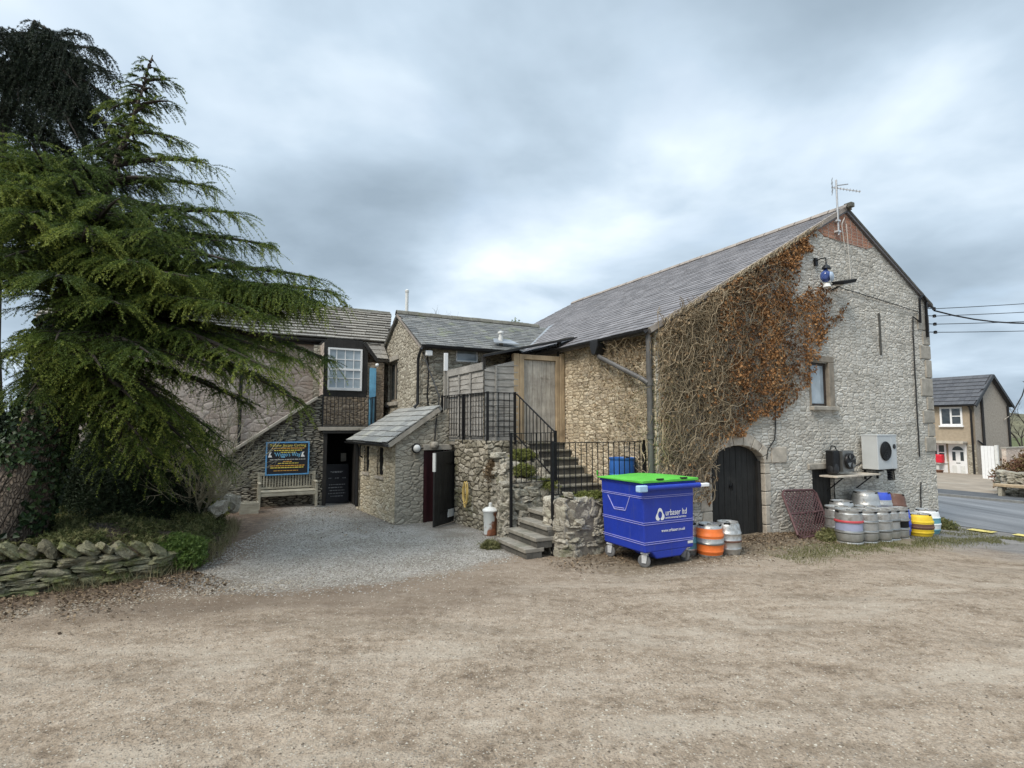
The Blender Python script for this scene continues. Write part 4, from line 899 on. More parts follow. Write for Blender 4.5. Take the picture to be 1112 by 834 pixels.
keg('steel cask half hidden behind the blue bin, next to the orange banded cask',.04,-.62,0,.21,.56,'cask',[(.3,.6,1)],[S,M['teal_band']],(0,0,0),g2)
keg('steel keg with red and pale blue stripes at the front end of the keg stack',3.78,-1.16,0,.245,.64,'keg',[(.39,.60,2),(.66,.69,1),(.63,.66,1)],[S,M['red_band'],M['pale_blue_band']])
keg('plain pale steel keg directly beside the red striped keg',4.30,-1.16,0,.235,.63,'keg',[],[S])
keg('plain steel keg with dark middle hoop, third along the front row of kegs',4.83,-1.14,0,.23,.63,'keg',[(.3,.4,1)],[S,M['steel_dark']])
keg('narrow steel keg with green tinged bands, fourth along the front row of kegs',5.30,-1.06,0,.225,.63,'keg',[(.34,.4,1),(.6,.66,1)],[S,M['steel_dark'],M['green_band']])
keg('steel keg with black label band, fifth along the front row of kegs',5.76,-1.0,0,.22,.62,'keg',[(.42,.58,1)],[S,M['void'],M['green_band']])
keg('bright blue cask squeezed behind the yellow banded cask',6.22,-.84,0,.19,.62,'cask',[(.05,.95,1)],[S,M['blue_band']])
keg('yellow cask with a wide brown middle band, low at the end of the stack',6.68,-.98,0,.265,.50,'cask',[(.05,.36,1),(.36,.60,2),(.60,.99,1)],[S,M['yellow'],M['brown_band']])
keg('cask banded white and teal, last of the stack near the barn corner',7.42,-.78,0,.26,.56,'cask',[(.05,.3,2),(.3,.5,1),(.5,.7,2),(.7,.95,1)],[S,M['white_band'],M['teal_band']])
keg('plain steel keg wedged in the middle of the stack behind the red striped keg',4.22,-.66,0,.225,.63,'keg',[],[S])
keg('steel keg wedged in the middle of the stack in front of the big bulging cask',5.24,-.66,0,.215,.63,'keg',[],[S])
# the row behind, against the wall
keg('squat steel keg with green base band standing behind the front row, nearest the lattice frame',4.98,-.30,0,.26,.70,'cask',[(.1,.3,1)],[S,M['green_band']])
keg('big bulging steel cask with yellow hoop line behind the front row of kegs',5.78,-.36,0,.29,.92,'cask',[(.42,.46,1)],[S,M['yellow'],M['steel_dark']])
keg('blue cask with grey middle band beside the big bulging steel cask',6.42,-.33,0,.235,.92,'cask',[(.5,.64,2),(.64,.78,0),(.78,.99,1),(.05,.5,1)],[S,M['blue_band'],M['blue_band']])
keg('dark brown cask tilted behind the blue and grey cask',6.98,-.32,0,.25,.86,'cask',[(.05,.4,1),(.45,.98,1)],[M['dressed'],M['brown_band']],(rad(-4),rad(9),0))
# ================================================================== LATTICE FRAME leaning on the wall
M['lattice']=simple('dark_maroon_coated_metal',(.10,.05,.05),.6,.1,.25,9,.002)
lf=thing('lattice_frame','maroon metal lattice panel with rounded tube frame leaning against the barn wall','frame',3.45,-.10,0)
mb=MB(); 
c=[(-.14,.03,.84),(1.0,.05,.80),(.98,-.30,-.06),(-.40,-.52,-.02)]
c=[Vector(q) for q in c]
def bil(s,t): return (c[0]*(1-s)+c[1]*s)*(1-t)+(c[3]*(1-s)+c[2]*s)*t
loop=[]
for i in range(4):
    a,b=c[i],c[(i+1)%4]
    for t in (.08,.5,.92): loop.append(a.lerp(b,t))
mb.tube(loop+[loop[0],loop[1]],.026,8); mb.build('tube_frame',M['lattice'],lf,smooth=40)
mb=MB(); n=11; off=Vector((.0,-.0,.012))
for k in range(-n,n+1):
    for sgn in (1,-1):
        pts=[]
        for s in (0,1):
            t=(k/n)+ (s if sgn>0 else 1-s)
            pts.append((s,t))
        (s0,t0),(s1,t1)=pts
        # clip to 0..1 in t
        def cl(s0,t0,s1,t1):
            if (t0<0 and t1<0) or (t0>1 and t1>1): return None
            r=[]
            for (sa,ta,sb,tb) in ((s0,t0,s1,t1),(s1,t1,s0,t0)):
                if ta<0: f=(0-ta)/(tb-ta); r.append((sa+(sb-sa)*f,0))
                elif ta>1: f=(1-ta)/(tb-ta); r.append((sa+(sb-sa)*f,1))
                else: r.append((sa,ta))
            return r
        r=cl(s0,t0,s1,t1)
        if r:
            a=bil(*r[0]); b=bil(*r[1])
            if (a-b).length>.05: mb.bar(a+off*sgn,b+off*sgn,.022,.008,0,(0,-1,.5))
mb.build('lattice',M['lattice'],lf)
mb=MB(); mb.tube([bil(.0,.5),bil(1,.5)],.02,6)
for s in (.33,.72):
    q=bil(s,.5); mb.lathe([(.05,-.02),(.06,0),(.05,.02)],10,tuple(q))
mb.build('cross_bar',M['lattice'],lf)

# ================================================================== COOLING UNITS, LAMPS, AERIAL, CABLES on the gable
ac=thing('cooling_unit','large pale grey cooling unit with a round black fan grille on the gable wall','cooling unit',6.22,-.04,1.19)
M['ac_grey']=simple('pale_grey_casing',(.50,.52,.52),.4,.1,.06,4)
mb=MB(); mb.box(0,.78,-.40,-.04,0,.79); mb.build('casing',M['ac_grey'],ac,bevel=.012)
mb=MB(); mb.box(-.01,.79,-.41,-.03,.77,.80); mb.box(.555,.562,-.405,-.3,.02,.77); mb.build('lid',M['ac_grey'],ac,bevel=.006)
mb=MB(); mb.lathe([(.02,0),(.21,0),(.225,.012),(.21,.024),(.02,.02)],28); f=mb.build('fan_grille',M['iron'],ac,smooth=30); f.location=(.30,-.402,.42); f.rotation_euler=(rad(90),0,0)
mb=MB()
for r in (.06,.11,.16,.20): mb.tube([(r*math.cos(a*math.pi/12),r*math.sin(a*math.pi/12),.028) for a in range(25)],.004,4)
for a in range(8): mb.bar((0,0,.03),(.21*math.cos(a*.785),.21*math.sin(a*.785),.03),.006,.006)
w=mb.build('grille_wires',M['black_pvc'],f)
mb=MB(); mb.lathe([(.055,0),(.055,.012),(.03,.014)],14); k=mb.build('maker_badge',M['black_pvc'],ac); k.location=(.67,-.402,.52); k.rotation_euler=(rad(90),0,0)
for x in (.12,.62):
    mb=MB(); mb.box(x,x+.04,-.42,.03,-.035,-.004); mb.box(x,x+.04,-.04,-.0,-.25,-.03); mb.build('wall_bracket',M['iron'],ac)
cu=thing('condenser_unit','small black condenser with finned block and fan, left of the grey cooling unit','condenser',4.82,-.03,1.22)
mb=MB(); mb.box(.0,.24,-.24,-.06,.05,.52); mb.build('compressor',M['iron'],cu,bevel=.02)
mb=MB(); mb.lathe([(.07,.0),(.11,.03),(.12,.14),(.09,.22),(.0,.26)],16,(.10,-.16,.0)); mb.build('receiver',M['black_pvc'],cu,smooth=40)
mb=MB(); mb.box(.28,.68,-.28,-.06,.05,.50)
for i in range(18): mb.box(.275,.685,-.272+i*.012,-.268+i*.012,.045,.505)
mb.build('fin_block',M['steel_dark'],cu)
mb=MB(); mb.lathe([(.04,0),(.17,0),(.18,.02),(.17,.05),(.04,.06)],22); f=mb.build('fan',M['iron'],cu,smooth=40); f.location=(.50,-.285,.28); f.rotation_euler=(rad(90),0,0)
mb=MB()
for a in range(4): b=a*1.57+.3; mb.hexa([(.03*math.cos(b),.03*math.sin(b),.05),(.16*math.cos(b),.16*math.sin(b),.055),(.16*math.cos(b+.6),.16*math.sin(b+.6),.075),(.03*math.cos(b+.6),.03*math.sin(b+.6),.06)],[(.03*math.cos(b),.03*math.sin(b),.053),(.16*math.cos(b),.16*math.sin(b),.058),(.16*math.cos(b+.6),.16*math.sin(b+.6),.078),(.03*math.cos(b+.6),.03*math.sin(b+.6),.063)])
mb.build('fan_blades',M['steel_dark'],f)
mb=MB(); mb.tube([(.1,-.1,.5),(.14,-.12,.62),(.3,-.1,.6),(.36,-.1,.5)],.014,6); mb.tube([(.62,-.1,.1),(.85,-.08,.15),(1.0,-.06,.1),(1.38,-.05,.2)],.014,6); mb.build('pipework',M['cable'],cu)
sh=thing('wall_shelf','pale weathered shelf on steel brackets under the condenser and cooling unit','shelf',4.62,-.01,1.07)
mb=MB(); mb.box(.05,1.68,-.42,-.02,0,.035); mb.build('shelf_board',M['dressed_pale'],sh,bevel=.004)
mb=MB()
for x in (.3,1.4): mb.box(x,x+.03,-.38,-.02,-.03,-.002); mb.bar((x+.015,-.36,-.03),(x+.015,-.02,-.32),.03,.02)
mb.bar((1.1,-.3,.0),(2.3,-.1,.05),.03); mb.build('bracket',M['iron'],sh)
cu.location=W(4.82,-.03,1.13)
bl=thing('blue_lantern','blue and white globe lantern on a bracket high on the gable','lamp',4.87,-.05,5.55)
M['lantern_blue']=simple('blue_lantern_glass',(.06,.10,.30),.15,0,.5,7)
M['lantern_pale']=simple('pale_lantern_glass',(.38,.46,.56),.2,0,.2,7)
mb=MB(); mb.lathe([(.02,-.13),(.07,-.11),(.105,-.05),(.115,.02),(.095,.085),(.05,.13),(.03,.18)],20,(0,-.20,.0)); mb.build('globe',M['lantern_blue'],bl,smooth=50)
mb=MB(); mb.lathe([(.12,-.005),(.10,.03),(.05,.05)],16); o=mb.build('globe_face',M['lantern_pale'],bl,smooth=50); o.location=(.045,-.297,-.02); o.rotation_euler=(rad(90),0,rad(20))
mb=MB(); mb.lathe([(.10,-.02),(.07,.04),(.02,.08),(.012,.2)],14,(0,-.22,.19)); mb.tube([(0,-.22,.36),(0,-.22,.42),(0,-.1,.44),(0,.03,.40)],.014,6); mb.box(-.04,.04,-.01,.04,.3,.48); mb.build('bracket',M['iron'],bl,smooth=50)
mb=MB(); mb.lathe([(.09,-.05),(.07,0),(.06,.03)],12,(0,-.22,-.20)); mb.build('bottom_cap',M['white_dirty'],bl,smooth=50)
fl=thing('floodlight','black hooded floodlight with pale glass beside the blue lantern','lamp',5.50,-.05,5.45)
mb=MB(); mb.hexa([(-.16,-.06,.0),(-.16,-.30,-.05),(.24,-.36,.04),(.24,-.08,.10)],[(-.17,-.04,.07),(-.17,-.33,.03),(.26,-.40,.12),(.26,-.06,.17)]); mb.build('hood',M['iron'],fl,bevel=.01)
mb=MB(); mb.hexa([(-.10,-.08,-.035),(-.10,-.27,-.07),(.22,-.33,.01),(.22,-.10,.06)],[(-.13,-.07,.0),(-.13,-.29,-.045),(.23,-.35,.04),(.23,-.09,.095)]); mb.build('lamp_glass',M['white_dirty'],fl)
mb=MB(); mb.bar((-.15,.05,.0),(-.05,-.2,.02),.03); mb.bar((.0,.05,-.08),(.05,-.15,.0),.03); mb.build('bracket',M['iron'],fl)
ae=thing('tv_aerial','grey television aerial on a tall pole at the barn apex','aerial',5.72,-.08,6.75)
mb=MB(); mb.tube([(0,0,-.05),(.0,0,1.30)],.022,8); mb.build('pole',M['alu'],ae,smooth=40)
for zz in (.02,.28):
    mb=MB(); mb.box(-.06,.06,-.03,.09,zz,zz+.04); mb.build('wall_bracket',M['zinc'],ae)
mb=MB(); d=Vector((.25,-.36,-.17)); o0=Vector((.0,0,1.10)); mb.bar(o0-d*.2,o0+d*1.1,.02); mb.bar(o0+Vector((0,0,.06)),o0+Vector((.30,-.1,.12)),.02)
s=d.cross(Vector((0,0,1))).normalized()
for t in np.linspace(-.1,1.05,9): mb.tube([o0+d*t-s*.09,o0+d*t+s*.09],.005,4)
for zz in (-.12,-.04,.06,.16): mb.tube([o0-d*.2+Vector((0,0,zz))-s*.2,o0-d*.2+Vector((0,0,zz))+s*.2],.006,4)
mb.tube([o0-d*.2+Vector((0,0,-.15)),o0-d*.2+Vector((0,0,.2))],.01,4); mb.build('aerial_array',M['alu'],ae)
def cable(name,label,pts,r,mat,group='cables on the barn gable'):
    o=pts[0]; mb=MB(); P=[Vector(q)-Vector(o) for q in pts]; Q=[]
    for i in range(len(P)-1):
        for k in range(5): Q.append(P[i].lerp(P[i+1],k/5)+Vector((random.uniform(-.008,.008),0,random.uniform(-.006,.006))))
    Q.append(P[-1]); mb.tube(Q,r,5); b=mb.build(name,mat); b.location=W(*o); b.rotation_euler=(0,0,TH); tag(b,label,'cable',group)
cable('wall_cable','thin black cable dropping from the dead creeper to the arched doorway',[(3.27,-.03,3.0),(3.27,-.03,2.2),(3.22,-.03,1.9),(2.98,-.03,1.68),(2.95,-.03,1.5)],.014,M['cable'])
cable('wall_cable','thin black cable slung across the gable from the floodlight to the far corner',[(5.75,-.03,5.45),(6.8,-.03,5.38),(8.0,-.03,5.30),(9.2,-.03,5.2)],.011,M['cable'])
cable('wall_cable','thick black cable running straight down the far end of the gable',[(9.2,-.03,4.95),(8.9,-.03,5.05),(8.86,-.03,4.6),(8.84,-.03,2.8),(8.84,-.03,1.4)],.018,M['cable'])
cable('wall_cable','short black crack-like cable low on the gable by the kegs',[(8.84,-.03,.75),(8.79,-.03,.4),(8.78,-.03,.0)],.016,M['cable'])
cable('wall_cable','pale looped aerial cable dangling below the brick apex',[(6.05,-.04,7.2),(5.93,-.04,7.0),(5.97,-.04,6.7),(6.02,-.04,6.4)],.012,M['pale_cable'])
cable('wall_cable','pale straight cable hanging from the apex down the stonework',[(6.12,-.04,7.05),(6.16,-.04,6.2),(6.2,-.04,5.5)],.011,M['pale_cable'])
ins=thing('wire_bracket','black bracket with stacked insulators at the barn eaves corner','bracket',9.5,-.03,4.55)
mb=MB(); mb.box(.0,.04,-.06,.0,.0,.95); mb.tube([(-.35,-.05,.35),(-.35,-.06,1.0),(-.2,-.08,1.1),(.0,-.06,.95)],.03,6); mb.build('bracket_arm',M['iron'],ins)
for zz in (.14,.36,.58,.78):
    mb=MB(); mb.tube([(0,-.03,zz),(.26,-.1,zz)],.012,5); mb.lathe([(.02,-.04),(.045,-.03),(.035,0),(.045,.03),(.02,.045)],10,(.27,-.1,zz)); mb.build('insulator',M['iron'],ins,smooth=50)
for i,(zz,ez,r,sag,lab) in enumerate(((5.33,7.25,.010,.1,'topmost thin overhead wire leaving the barn corner'),(5.28,6.95,.022,.75,'thick purple grey overhead cable sagging away from the barn corner'),(5.13,6.85,.010,.1,'second thin overhead wire from the barn corner, just under the thick cable'),(4.91,6.4,.010,.1,'third thin overhead wire leaving the barn corner'),(4.69,5.95,.010,.1,'lowest thin overhead wire leaving the barn corner'))):
    a=Vector(W(9.77,-.13,zz)); b=Vector((26.0,19.0,ez)); mb=MB(); pts=[]
    for k in range(21):
        t=k/20; q=a.lerp(b,t)-a; q.z-=4*sag*t*(1-t)*(1 if i!=1 else (1-t)*1.3); pts.append(q)
    mb.tube(pts,r,5); w=mb.build('overhead_wire',M['cable']); w.location=a; tag(w,lab,'wire','overhead wires from the barn corner')

# ================================================================== YARD THINGS
bd=thing('water_butt','blue plastic drum behind the railing at the turn of the steps','drum',-.27,.66,RZ*4)
M['drum_blue']=simple('blue_drum_plastic',(.03,.12,.38),.45,0,.15,4)
mb=MB(); mb.lathe([(.21,0),(.235,.02),(.25,.2),(.255,.3),(.245,.31),(.25,.45),(.255,.62),(.245,.63),(.245,.82),(.235,.88),(.25,.9),(.25,.93),(.22,.93),(.2,.9)],28); mb.build('drum_body',M['drum_blue'],bd,smooth=40)
mb=MB(); mb.lathe([(.05,.9),(.05,.94),(.03,.95)],12,(.1,0,0)); mb.build('bung',M['black_pvc'],bd)
tc=thing('dustbin','battered white metal dustbin with rusty brown patches at the foot of the terrace','dustbin',-2.17,2.50,0)
m=NT('rusted_white_enamel'); sp=m.n('ShaderNodeSeparateXYZ'); m.l(m.obj,sp.inputs[0])
f=m.math('ADD',m.math('MULTIPLY',m.noise(m.obj,4,5,.6),.7),m.math('ADD',m.math('MULTIPLY',sp.outputs[0],1.3),m.math('MULTIPLY',sp.outputs[2],-.40)))
m.base(m.mix(m.fmap(f,.12,.2),(.55,.57,.55),m.ramp(m.noise(m.obj,14,4),[(.3,(.14,.05,.025)),(.7,(.30,.11,.05))]))); m.rough(.6); M['rust_white']=m.mat
mb=MB(); mb.lathe([(.13,0),(.135,.03),(.13,.05),(.145,.44),(.155,.46),(.15,.48)],22); mb.build('can_body',M['rust_white'],tc,smooth=40)
mb=MB(); mb.lathe([(.165,.47),(.165,.495),(.11,.54),(.04,.555),(.035,.60),(.04,.63),(.0,.645)],20); mb.build('lid',M['white_dirty'],tc,smooth=40)
hs=thing('coiled_hose','yellow garden hose coiled on a hook on the terrace wall','hose',-2.27,3.42,.75)
M['hose']=simple('yellow_hose',(.60,.43,.14),.5,0,.2)
for k,(ry,rz_,dy,tz) in enumerate(((.10,.24,.0,.0),(.13,.20,.03,.3),(.085,.27,-.02,-.2))):
    mb=MB(); pts=[]
    for i in range(29):
        a=2*math.pi*i/28; y=ry*math.sin(a); z=rz_*math.cos(a); pts.append((-.045-.02*k,dy+y*math.cos(tz)-z*math.sin(tz)*.4,-.02*k+z+y*math.sin(tz)))
    mb.tube(pts,.011,6); mb.build('hose_loop',M['hose'],hs,smooth=50)
mb=MB(); mb.bar((.05,.0,.22),(-.09,0,.25),.02); mb.build('hook',M['iron'],hs)
wl=thing('bulkhead_lamp','round black and white bulkhead lamp on the lean-to end wall','lamp',-3.12,4.44,1.68)
mb=MB(); mb.lathe([(.10,0),(.115,.02),(.10,.06)],18); o=mb.build('lamp_base',M['iron'],wl); o.rotation_euler=(rad(90),0,0)
mb=MB(); mb.lathe([(.088,.055),(.07,.10),(.03,.12)],18); o=mb.build('lamp_globe',M['white_dirty'],wl,smooth=50); o.rotation_euler=(rad(90),0,0)
mb=MB(); mb.tube([(.1,-.02,.0),(.38,-.02,.02),(.42,-.05,.1),(.46,.0,.5),(.62,.2,1.2),(.56,.9,2.0),(.55,1.25,2.4)],.018,6); mb.build('conduit',M['cable'],wl)
mb=MB(); mb.lathe([(.05,-.1),(.09,-.06),(.10,0),(.06,.06),(.0,.07)],14,(.42,-.06,.08)); mb.build('fitting',M['dressed'],wl,smooth=50)
fl2=thing('corner_floodlight','small white floodlight fixed high on the cottage corner','lamp',-2.45,5.70,4.05)
mb=MB(); mb.box(-.09,.09,-.16,-.06,-.08,.06); mb.build('lamp_head',M['white'],fl2,bevel=.02)
mb=MB(); mb.bar((0,.06,.1),(0,-.1,.04),.03); mb.tube([(0,-.02,-.08),(.03,-.03,-.5),(.0,-.03,-1.1),(.06,-.03,-1.6)],.02,6); mb.build('bracket',M['iron'],fl2)
# bench
be=thing('garden_bench','weathered slatted wooden bench against the dark stone wall under the sign','bench',-6.2,7.52,.10)
bw=1.42
mb=MB()
for k in range(5): mb.box(.04,bw-.04,.02+k*.095,.10+k*.095,.40,.425)
mb.build('seat',M['bench_wood'],be,bevel=.004)
mb=MB(); mb.box(.05,bw-.05,.44,.48,.80,.88); mb.box(.05,bw-.05,.44,.475,.45,.50)
n=19
for i in range(n): x=.08+(bw-.16)*i/(n-1); mb.box(x-.02,x+.02,.452,.468,.50,.80)
mb.build('backrest',M['bench_wood'],be,bevel=.003)
for x in (0,bw-.06):
    for y,h in ((.0,.62),(.44,.88)):
        mb=MB(); mb.box(x,x+.06,y,y+.06,0,h); mb.build('leg',M['bench_wood'],be,bevel=.004)
    mb=MB(); mb.box(x-.005,x+.065,-.03,.47,.62,.65); mb.build('armrest',M['bench_wood'],be,bevel=.005)
mb=MB(); mb.box(.06,bw-.06,.01,.04,.31,.39); mb.box(.06,bw-.06,.45,.48,.31,.39); mb.build('seat_rail',M['bench_wood'],be)
tb=thing('wooden_trough','low mossy wooden trough on the gravel at the end of the bench','trough',-6.62,7.0,.08)
mb=MB(); mb.box(0,.42,0,.03,0,.27); mb.box(0,.42,.27,.30,0,.27); mb.box(0,.03,.03,.27,0,.27); mb.box(.39,.42,.03,.27,0,.27); mb.build('boards',M['bench_wood'],tb,bevel=.006)
mb=MB(); mb.box(.03,.39,.03,.27,.0,.22); mb.build('soil_fill',M['soil'],tb)
# sign
M['sign_black']=simple('black_sign_panel',(.012,.012,.016),.45,0,.2)
M['sign_blue']=simple('blue_sign_frame',(.10,.30,.55),.5,0,.15)
M['t_yellow']=simple('yellow_lettering',(.75,.62,.10),.6,0,.1); M['t_orange']=simple('orange_lettering',(.70,.36,.06),.6,0,.1); M['t_blue']=simple('light_blue_lettering',(.22,.55,.80),.6,0,.1)
sg=thing('cafe_sign','black notice board in a blue frame with yellow and blue lettering above the bench','sign',-6.03,7.93,.90)
sw_,sh_=1.07,.87
mb=MB(); mb.box(.03,sw_-.03,.0,.03,.03,sh_-.03); mb.build('panel',M['sign_black'],sg)
mb=MB(); frame_rect(mb,0,sw_,0,sh_,-.012,.05,.035); mb.build('frame',M['sign_blue'],sg,bevel=.004)
R90=(rad(90),0,0)
text_mesh('lettering','Yellow Jersey Cycling',.1,M['t_yellow'],sg,(.09,-.004,.745),R90,.001,'LEFT',0,.89)
text_mesh('lettering',"'Wiggo's Way'",.15,M['t_blue'],sg,(.20,-.004,.49),R90,.001,'LEFT',0,.66)
def scribble(name,x0,x1,z,h,mat):   # illegible small print: word-length dashes
    mb=MB(); x=x0
    while x<x1:
        w=random.uniform(.03,.09); w=min(w,x1-x)
        mb.box(x,x+w,-.004,-.001,z,z+h); x+=w+.014
    mb.build(name,mat,sg)
scribble('small_print',.14,.94,.69,.022,M['t_orange']); scribble('small_print',.20,.88,.635,.022,M['t_yellow']); scribble('small_print',.36,.72,.585,.02,M['t_yellow'])
scribble('small_print',.10,.97,.40,.014,M['white_dirty']); scribble('small_print',.42,.64,.345,.02,M['t_orange']); scribble('small_print',.3,.8,.30,.018,M['t_yellow'])
scribble('small_print',.12,.95,.235,.024,M['t_orange']); scribble('small_print',.12,.93,.185,.024,M['t_yellow']); scribble('small_print',.2,.8,.11,.016,M['t_orange'])
for x in (.10,.90):
    mb=MB(); mb.prism([(x-.045,.47),(x+.055,.47),(x+.035,.52),(x+.01,.53),(x+.02,.57),(x+.045,.60),(x+.0,.60),(x-.02,.56),(x-.03,.52)],'y',-.005,-.001); mb.build('white_figure',M['white'],sg)
# menu board in the doorway
mn=thing('menu_board','dark chalk menu board standing inside the black doorway','board',-4.46,8.45,.02)
mb=MB(); mb.hexa([(0,0,0),(.66,0,0),(.66,.03,0),(0,.03,0)],[(0,.12,1.08),(.66,.12,1.08),(.66,.15,1.08),(0,.15,1.08)]); mb.build('board',M['sign_black'],mn,bevel=.004)
M['chalk']=simple('grey_chalk',(.30,.30,.30),.9,0,.3)
mb=MB()
for z,a,b in ((.86,.16,.5),(.84,.2,.46),(.68,.1,.2),(.68,.28,.4),(.68,.48,.58),(.5,.12,.56),(.42,.1,.5),(.34,.14,.54),(.26,.1,.56),(.18,.16,.5)):
    y=.12*z/1.08-.004; x=a
    while x<b: w=min(random.uniform(.03,.08),b-x); mb.box(x,x+w,y,y+.003,z,z+.022); x+=w+.015
mb.build('chalk_writing',M['chalk'],mn)
nt=thing('paper_notice','pale paper notice pinned inside the black doorway','notice',-3.95,8.95,1.15)
mb=MB(); mb.box(0,.15,0,.006,0,.24); mb.build('sheet',M['dressed'],nt)
pv=thing('flue_pole','slim pale flue pole rising behind the cottage ridge','pole',-2.05,8.9,4.8)
mb=MB(); mb.tube([(0,0,0),(0,0,1.62)],.05,10); mb.lathe([(.065,1.6),(.065,1.66),(.0,1.70)],10); mb.build('pipe',M['white_dirty'],pv,smooth=40)

# ================================================================== HOUSE ACROSS THE ROAD
HP,HU=35.0,9.25; HZ=-1.12
M['render']=simple('tan_rendered_wall',(.36,.295,.215),.9,0,.12,6,.01,60)
M['render_side']=simple('pebbledash_gable',(.36,.315,.26),.95,0,.22,8,.012,60)
hs=thing('rendered_house','small tan rendered house with dark tiled roof and white door across the road','house',HP,HU,HZ)
# local x away from the road, y to the left as seen (away)
EZ=4.75; DZ=4.6; RZh=6.55
mb=MB(); mb.box(0,.25,0,14,-.5,EZ); mb.build('wall',M['render'],hs)
mb=MB(); mb.prism([(.0,-.5),(DZ,-.5),(DZ,EZ),(DZ/2,RZh),(0,EZ)],'y',-.003,.25); mb.build('wall',M['render_side'],hs)
mb=MB(); mb.box(DZ-.25,DZ-.001,.25,14,-.5,EZ); mb.build('wall',M['render'],hs)
rf=slates('roof',M['tile_house'],hs,(DZ/2,14,RZh+.1),(DZ/2,-.22,RZh+.1),(-.32,14,EZ-.13),(-.32,-.22,EZ-.13),8,.33,.02,.003,None,.25,.04,.0)
slates('roof',M['tile_house'],hs,(DZ/2,-.22,RZh+.1),(DZ/2,14,RZh+.1),(DZ+.32,-.22,EZ-.13),(DZ+.32,14,EZ-.13),8,.33,.02,.003,None,.25,.04,.0)
mb=MB(); mb.bar((-.34,-.25,EZ-.22),(DZ/2,-.25,RZh+.02),.05,.2); mb.bar((DZ+.34,-.25,EZ-.22),(DZ/2,-.25,RZh+.02),.05,.2); mb.build('barge_board',M['black_pvc'],hs)
half_gutter('gutter',M['black_pvc'],hs,(-.36,-.2,EZ-.14),(-.36,14,EZ-.14),.07)
for pth,r_ in (([(-.3,.15,EZ-.2),(-.06,.15,EZ-.5),(-.06,.15,0)],.06),([(.9,-.08,5.2),(.9,-.08,0)],.08),([(.1,-.08,2.35),(.9,-.08,2.05)],.05),([(DZ-.1,-.08,4.6),(DZ-.1,-.08,0)],.07)):
    mb=MB(); mb.tube(pth,r_,8); mb.build('drainpipe',M['black_pvc'],hs,smooth=40)
def hwin(y0,y1,z0,z1,nm):
    mb=MB()
    def fr(a,b,c,d,w,t=.06):
        mb.box(-t,.02,a,a+w,c,d); mb.box(-t,.02,b-w,b,c,d); mb.box(-t+.002,.02,a+w,b-w,d-w,d); mb.box(-t+.002,.02,a+w,b-w,c,c+w)
    fr(y0,y1,z0,z1,.10); m_=(y0+y1)/2; mb.box(-.055,.02,m_-.05,m_+.05,z0+.1,z1-.1); mb.box(-.055,.018,y0+.1,m_-.05,(z0+z1)/2-.03,(z0+z1)/2+.03)
    f=mb.build(nm,M['white'],hs); mb=MB(); mb.box(-.01,.0,y0+.05,y1-.05,z0+.05,z1-.05); mb.build('pane',M['glass'],f)
    mb=MB(); mb.box(-.14,.01,y0-.06,y1+.06,z0-.1,z0-.003); mb.build('sill',M['white'],f)
hwin(.62,1.86,3.32,4.52,'window'); hwin(5,6.2,3.32,4.52,'window')
hwin(1.62,2.55,.95,2.12,'window')
mb=MB(); mb.box(-.06,.01,1.58,2.6,.0,.85); mb.build('white_panel',M['white'],hs)
mb=MB(); mb.box(-.07,.02,.50,1.48,.05,2.14); d=mb.build('front_door',M['white'],hs,bevel=.01)
mb=MB()
for y0,y1 in ((.66,.84),(1.10,1.28)): mb.box(-.078,-.068,y0,y1,1.05,1.62)
mb.prism([(.66,1.72),(1.28,1.72),(1.22,1.86),(1.10,1.95),(.97,1.98),(.84,1.95),(.72,1.86)],'x',-.078,-.068); mb.build('door_glass',M['glass'],d)
mb=MB()
for y0,y1,z0,z1 in ((.62,.88,.2,.75),(1.06,1.32,.2,.75)): mb.box(-.082,-.068,y0,y1,z0,z1)
mb.build('door_panels',M['white_dirty'],d,bevel=.01)
mb=MB(); mb.box(-.085,-.068,.86,1.08,.88,.93); mb.build('letter_plate',M['steel_dark'],d)
mb=MB(); mb.box(-.7,.02,.42,2.75,2.18,2.30); mb.box(-.72,-.66,.40,2.77,2.16,2.33); mb.build('porch_canopy',M['dressed_pale'],hs)
wallgrid('stone_panel',M['mid'],hs,(-.03,0),(0,1),(-1,0),.0,.46,0,2.1,[],None,.08)
ch=thing('red_crate','bright red plastic crate on a brown pot beside the white front door','crate',HP-.35,HU+1.95,HZ+.42)
M['red']=simple('red_plastic',(.62,.02,.04),.4,0,.1)
mb=MB(); mb.box(-.2,.2,-.28,.38,.45,1.0); mb.build('crate_body',M['red'],ch,bevel=.06)
mb=MB(); mb.box(-.18,.18,-.2,.3,.42,.45); mb.box(-.05,.05,-.02,.12,-.42,.42); mb.build('stand',M['white_dirty'],ch)
fp_=thing('flower_pot','round brown flower pot by the house door','pot',HP-.7,HU+1.9,HZ)
mb=MB(); mb.lathe([(.22,0),(.32,.35),(.34,.36),(.34,.42),(.28,.42),(.26,.36)],18); mb.build('pot_body',M['rust'],fp_,smooth=40)
sd=thing('chimney_aerial','thin aerial mast with a small dish at the house gable','aerial',HP+DZ+.1,HU-.1,HZ+4.3)
mb=MB(); mb.tube([(0,0,-.4),(.55,-.5,1.0),(.75,-.7,1.9)],.035,6); mb.build('mast',M['iron'],sd)
mb=MB(); mb.lathe([(.0,0),(.14,.02),(.2,.07)],12,(.75,-.7,1.9)); mb.tube([(-.9,.0,-.6),(0,0,-.3)],.03,5); mb.build('dish',M['dressed'],sd)
gt=thing('white_gate','plain white board gate beside the house gable','gate',31.0,7.6,-.95)
mb=MB(); 
for i in range(4): mb.box(0,.04,-.75+i*.15,-.61+i*.15,0,2.0)
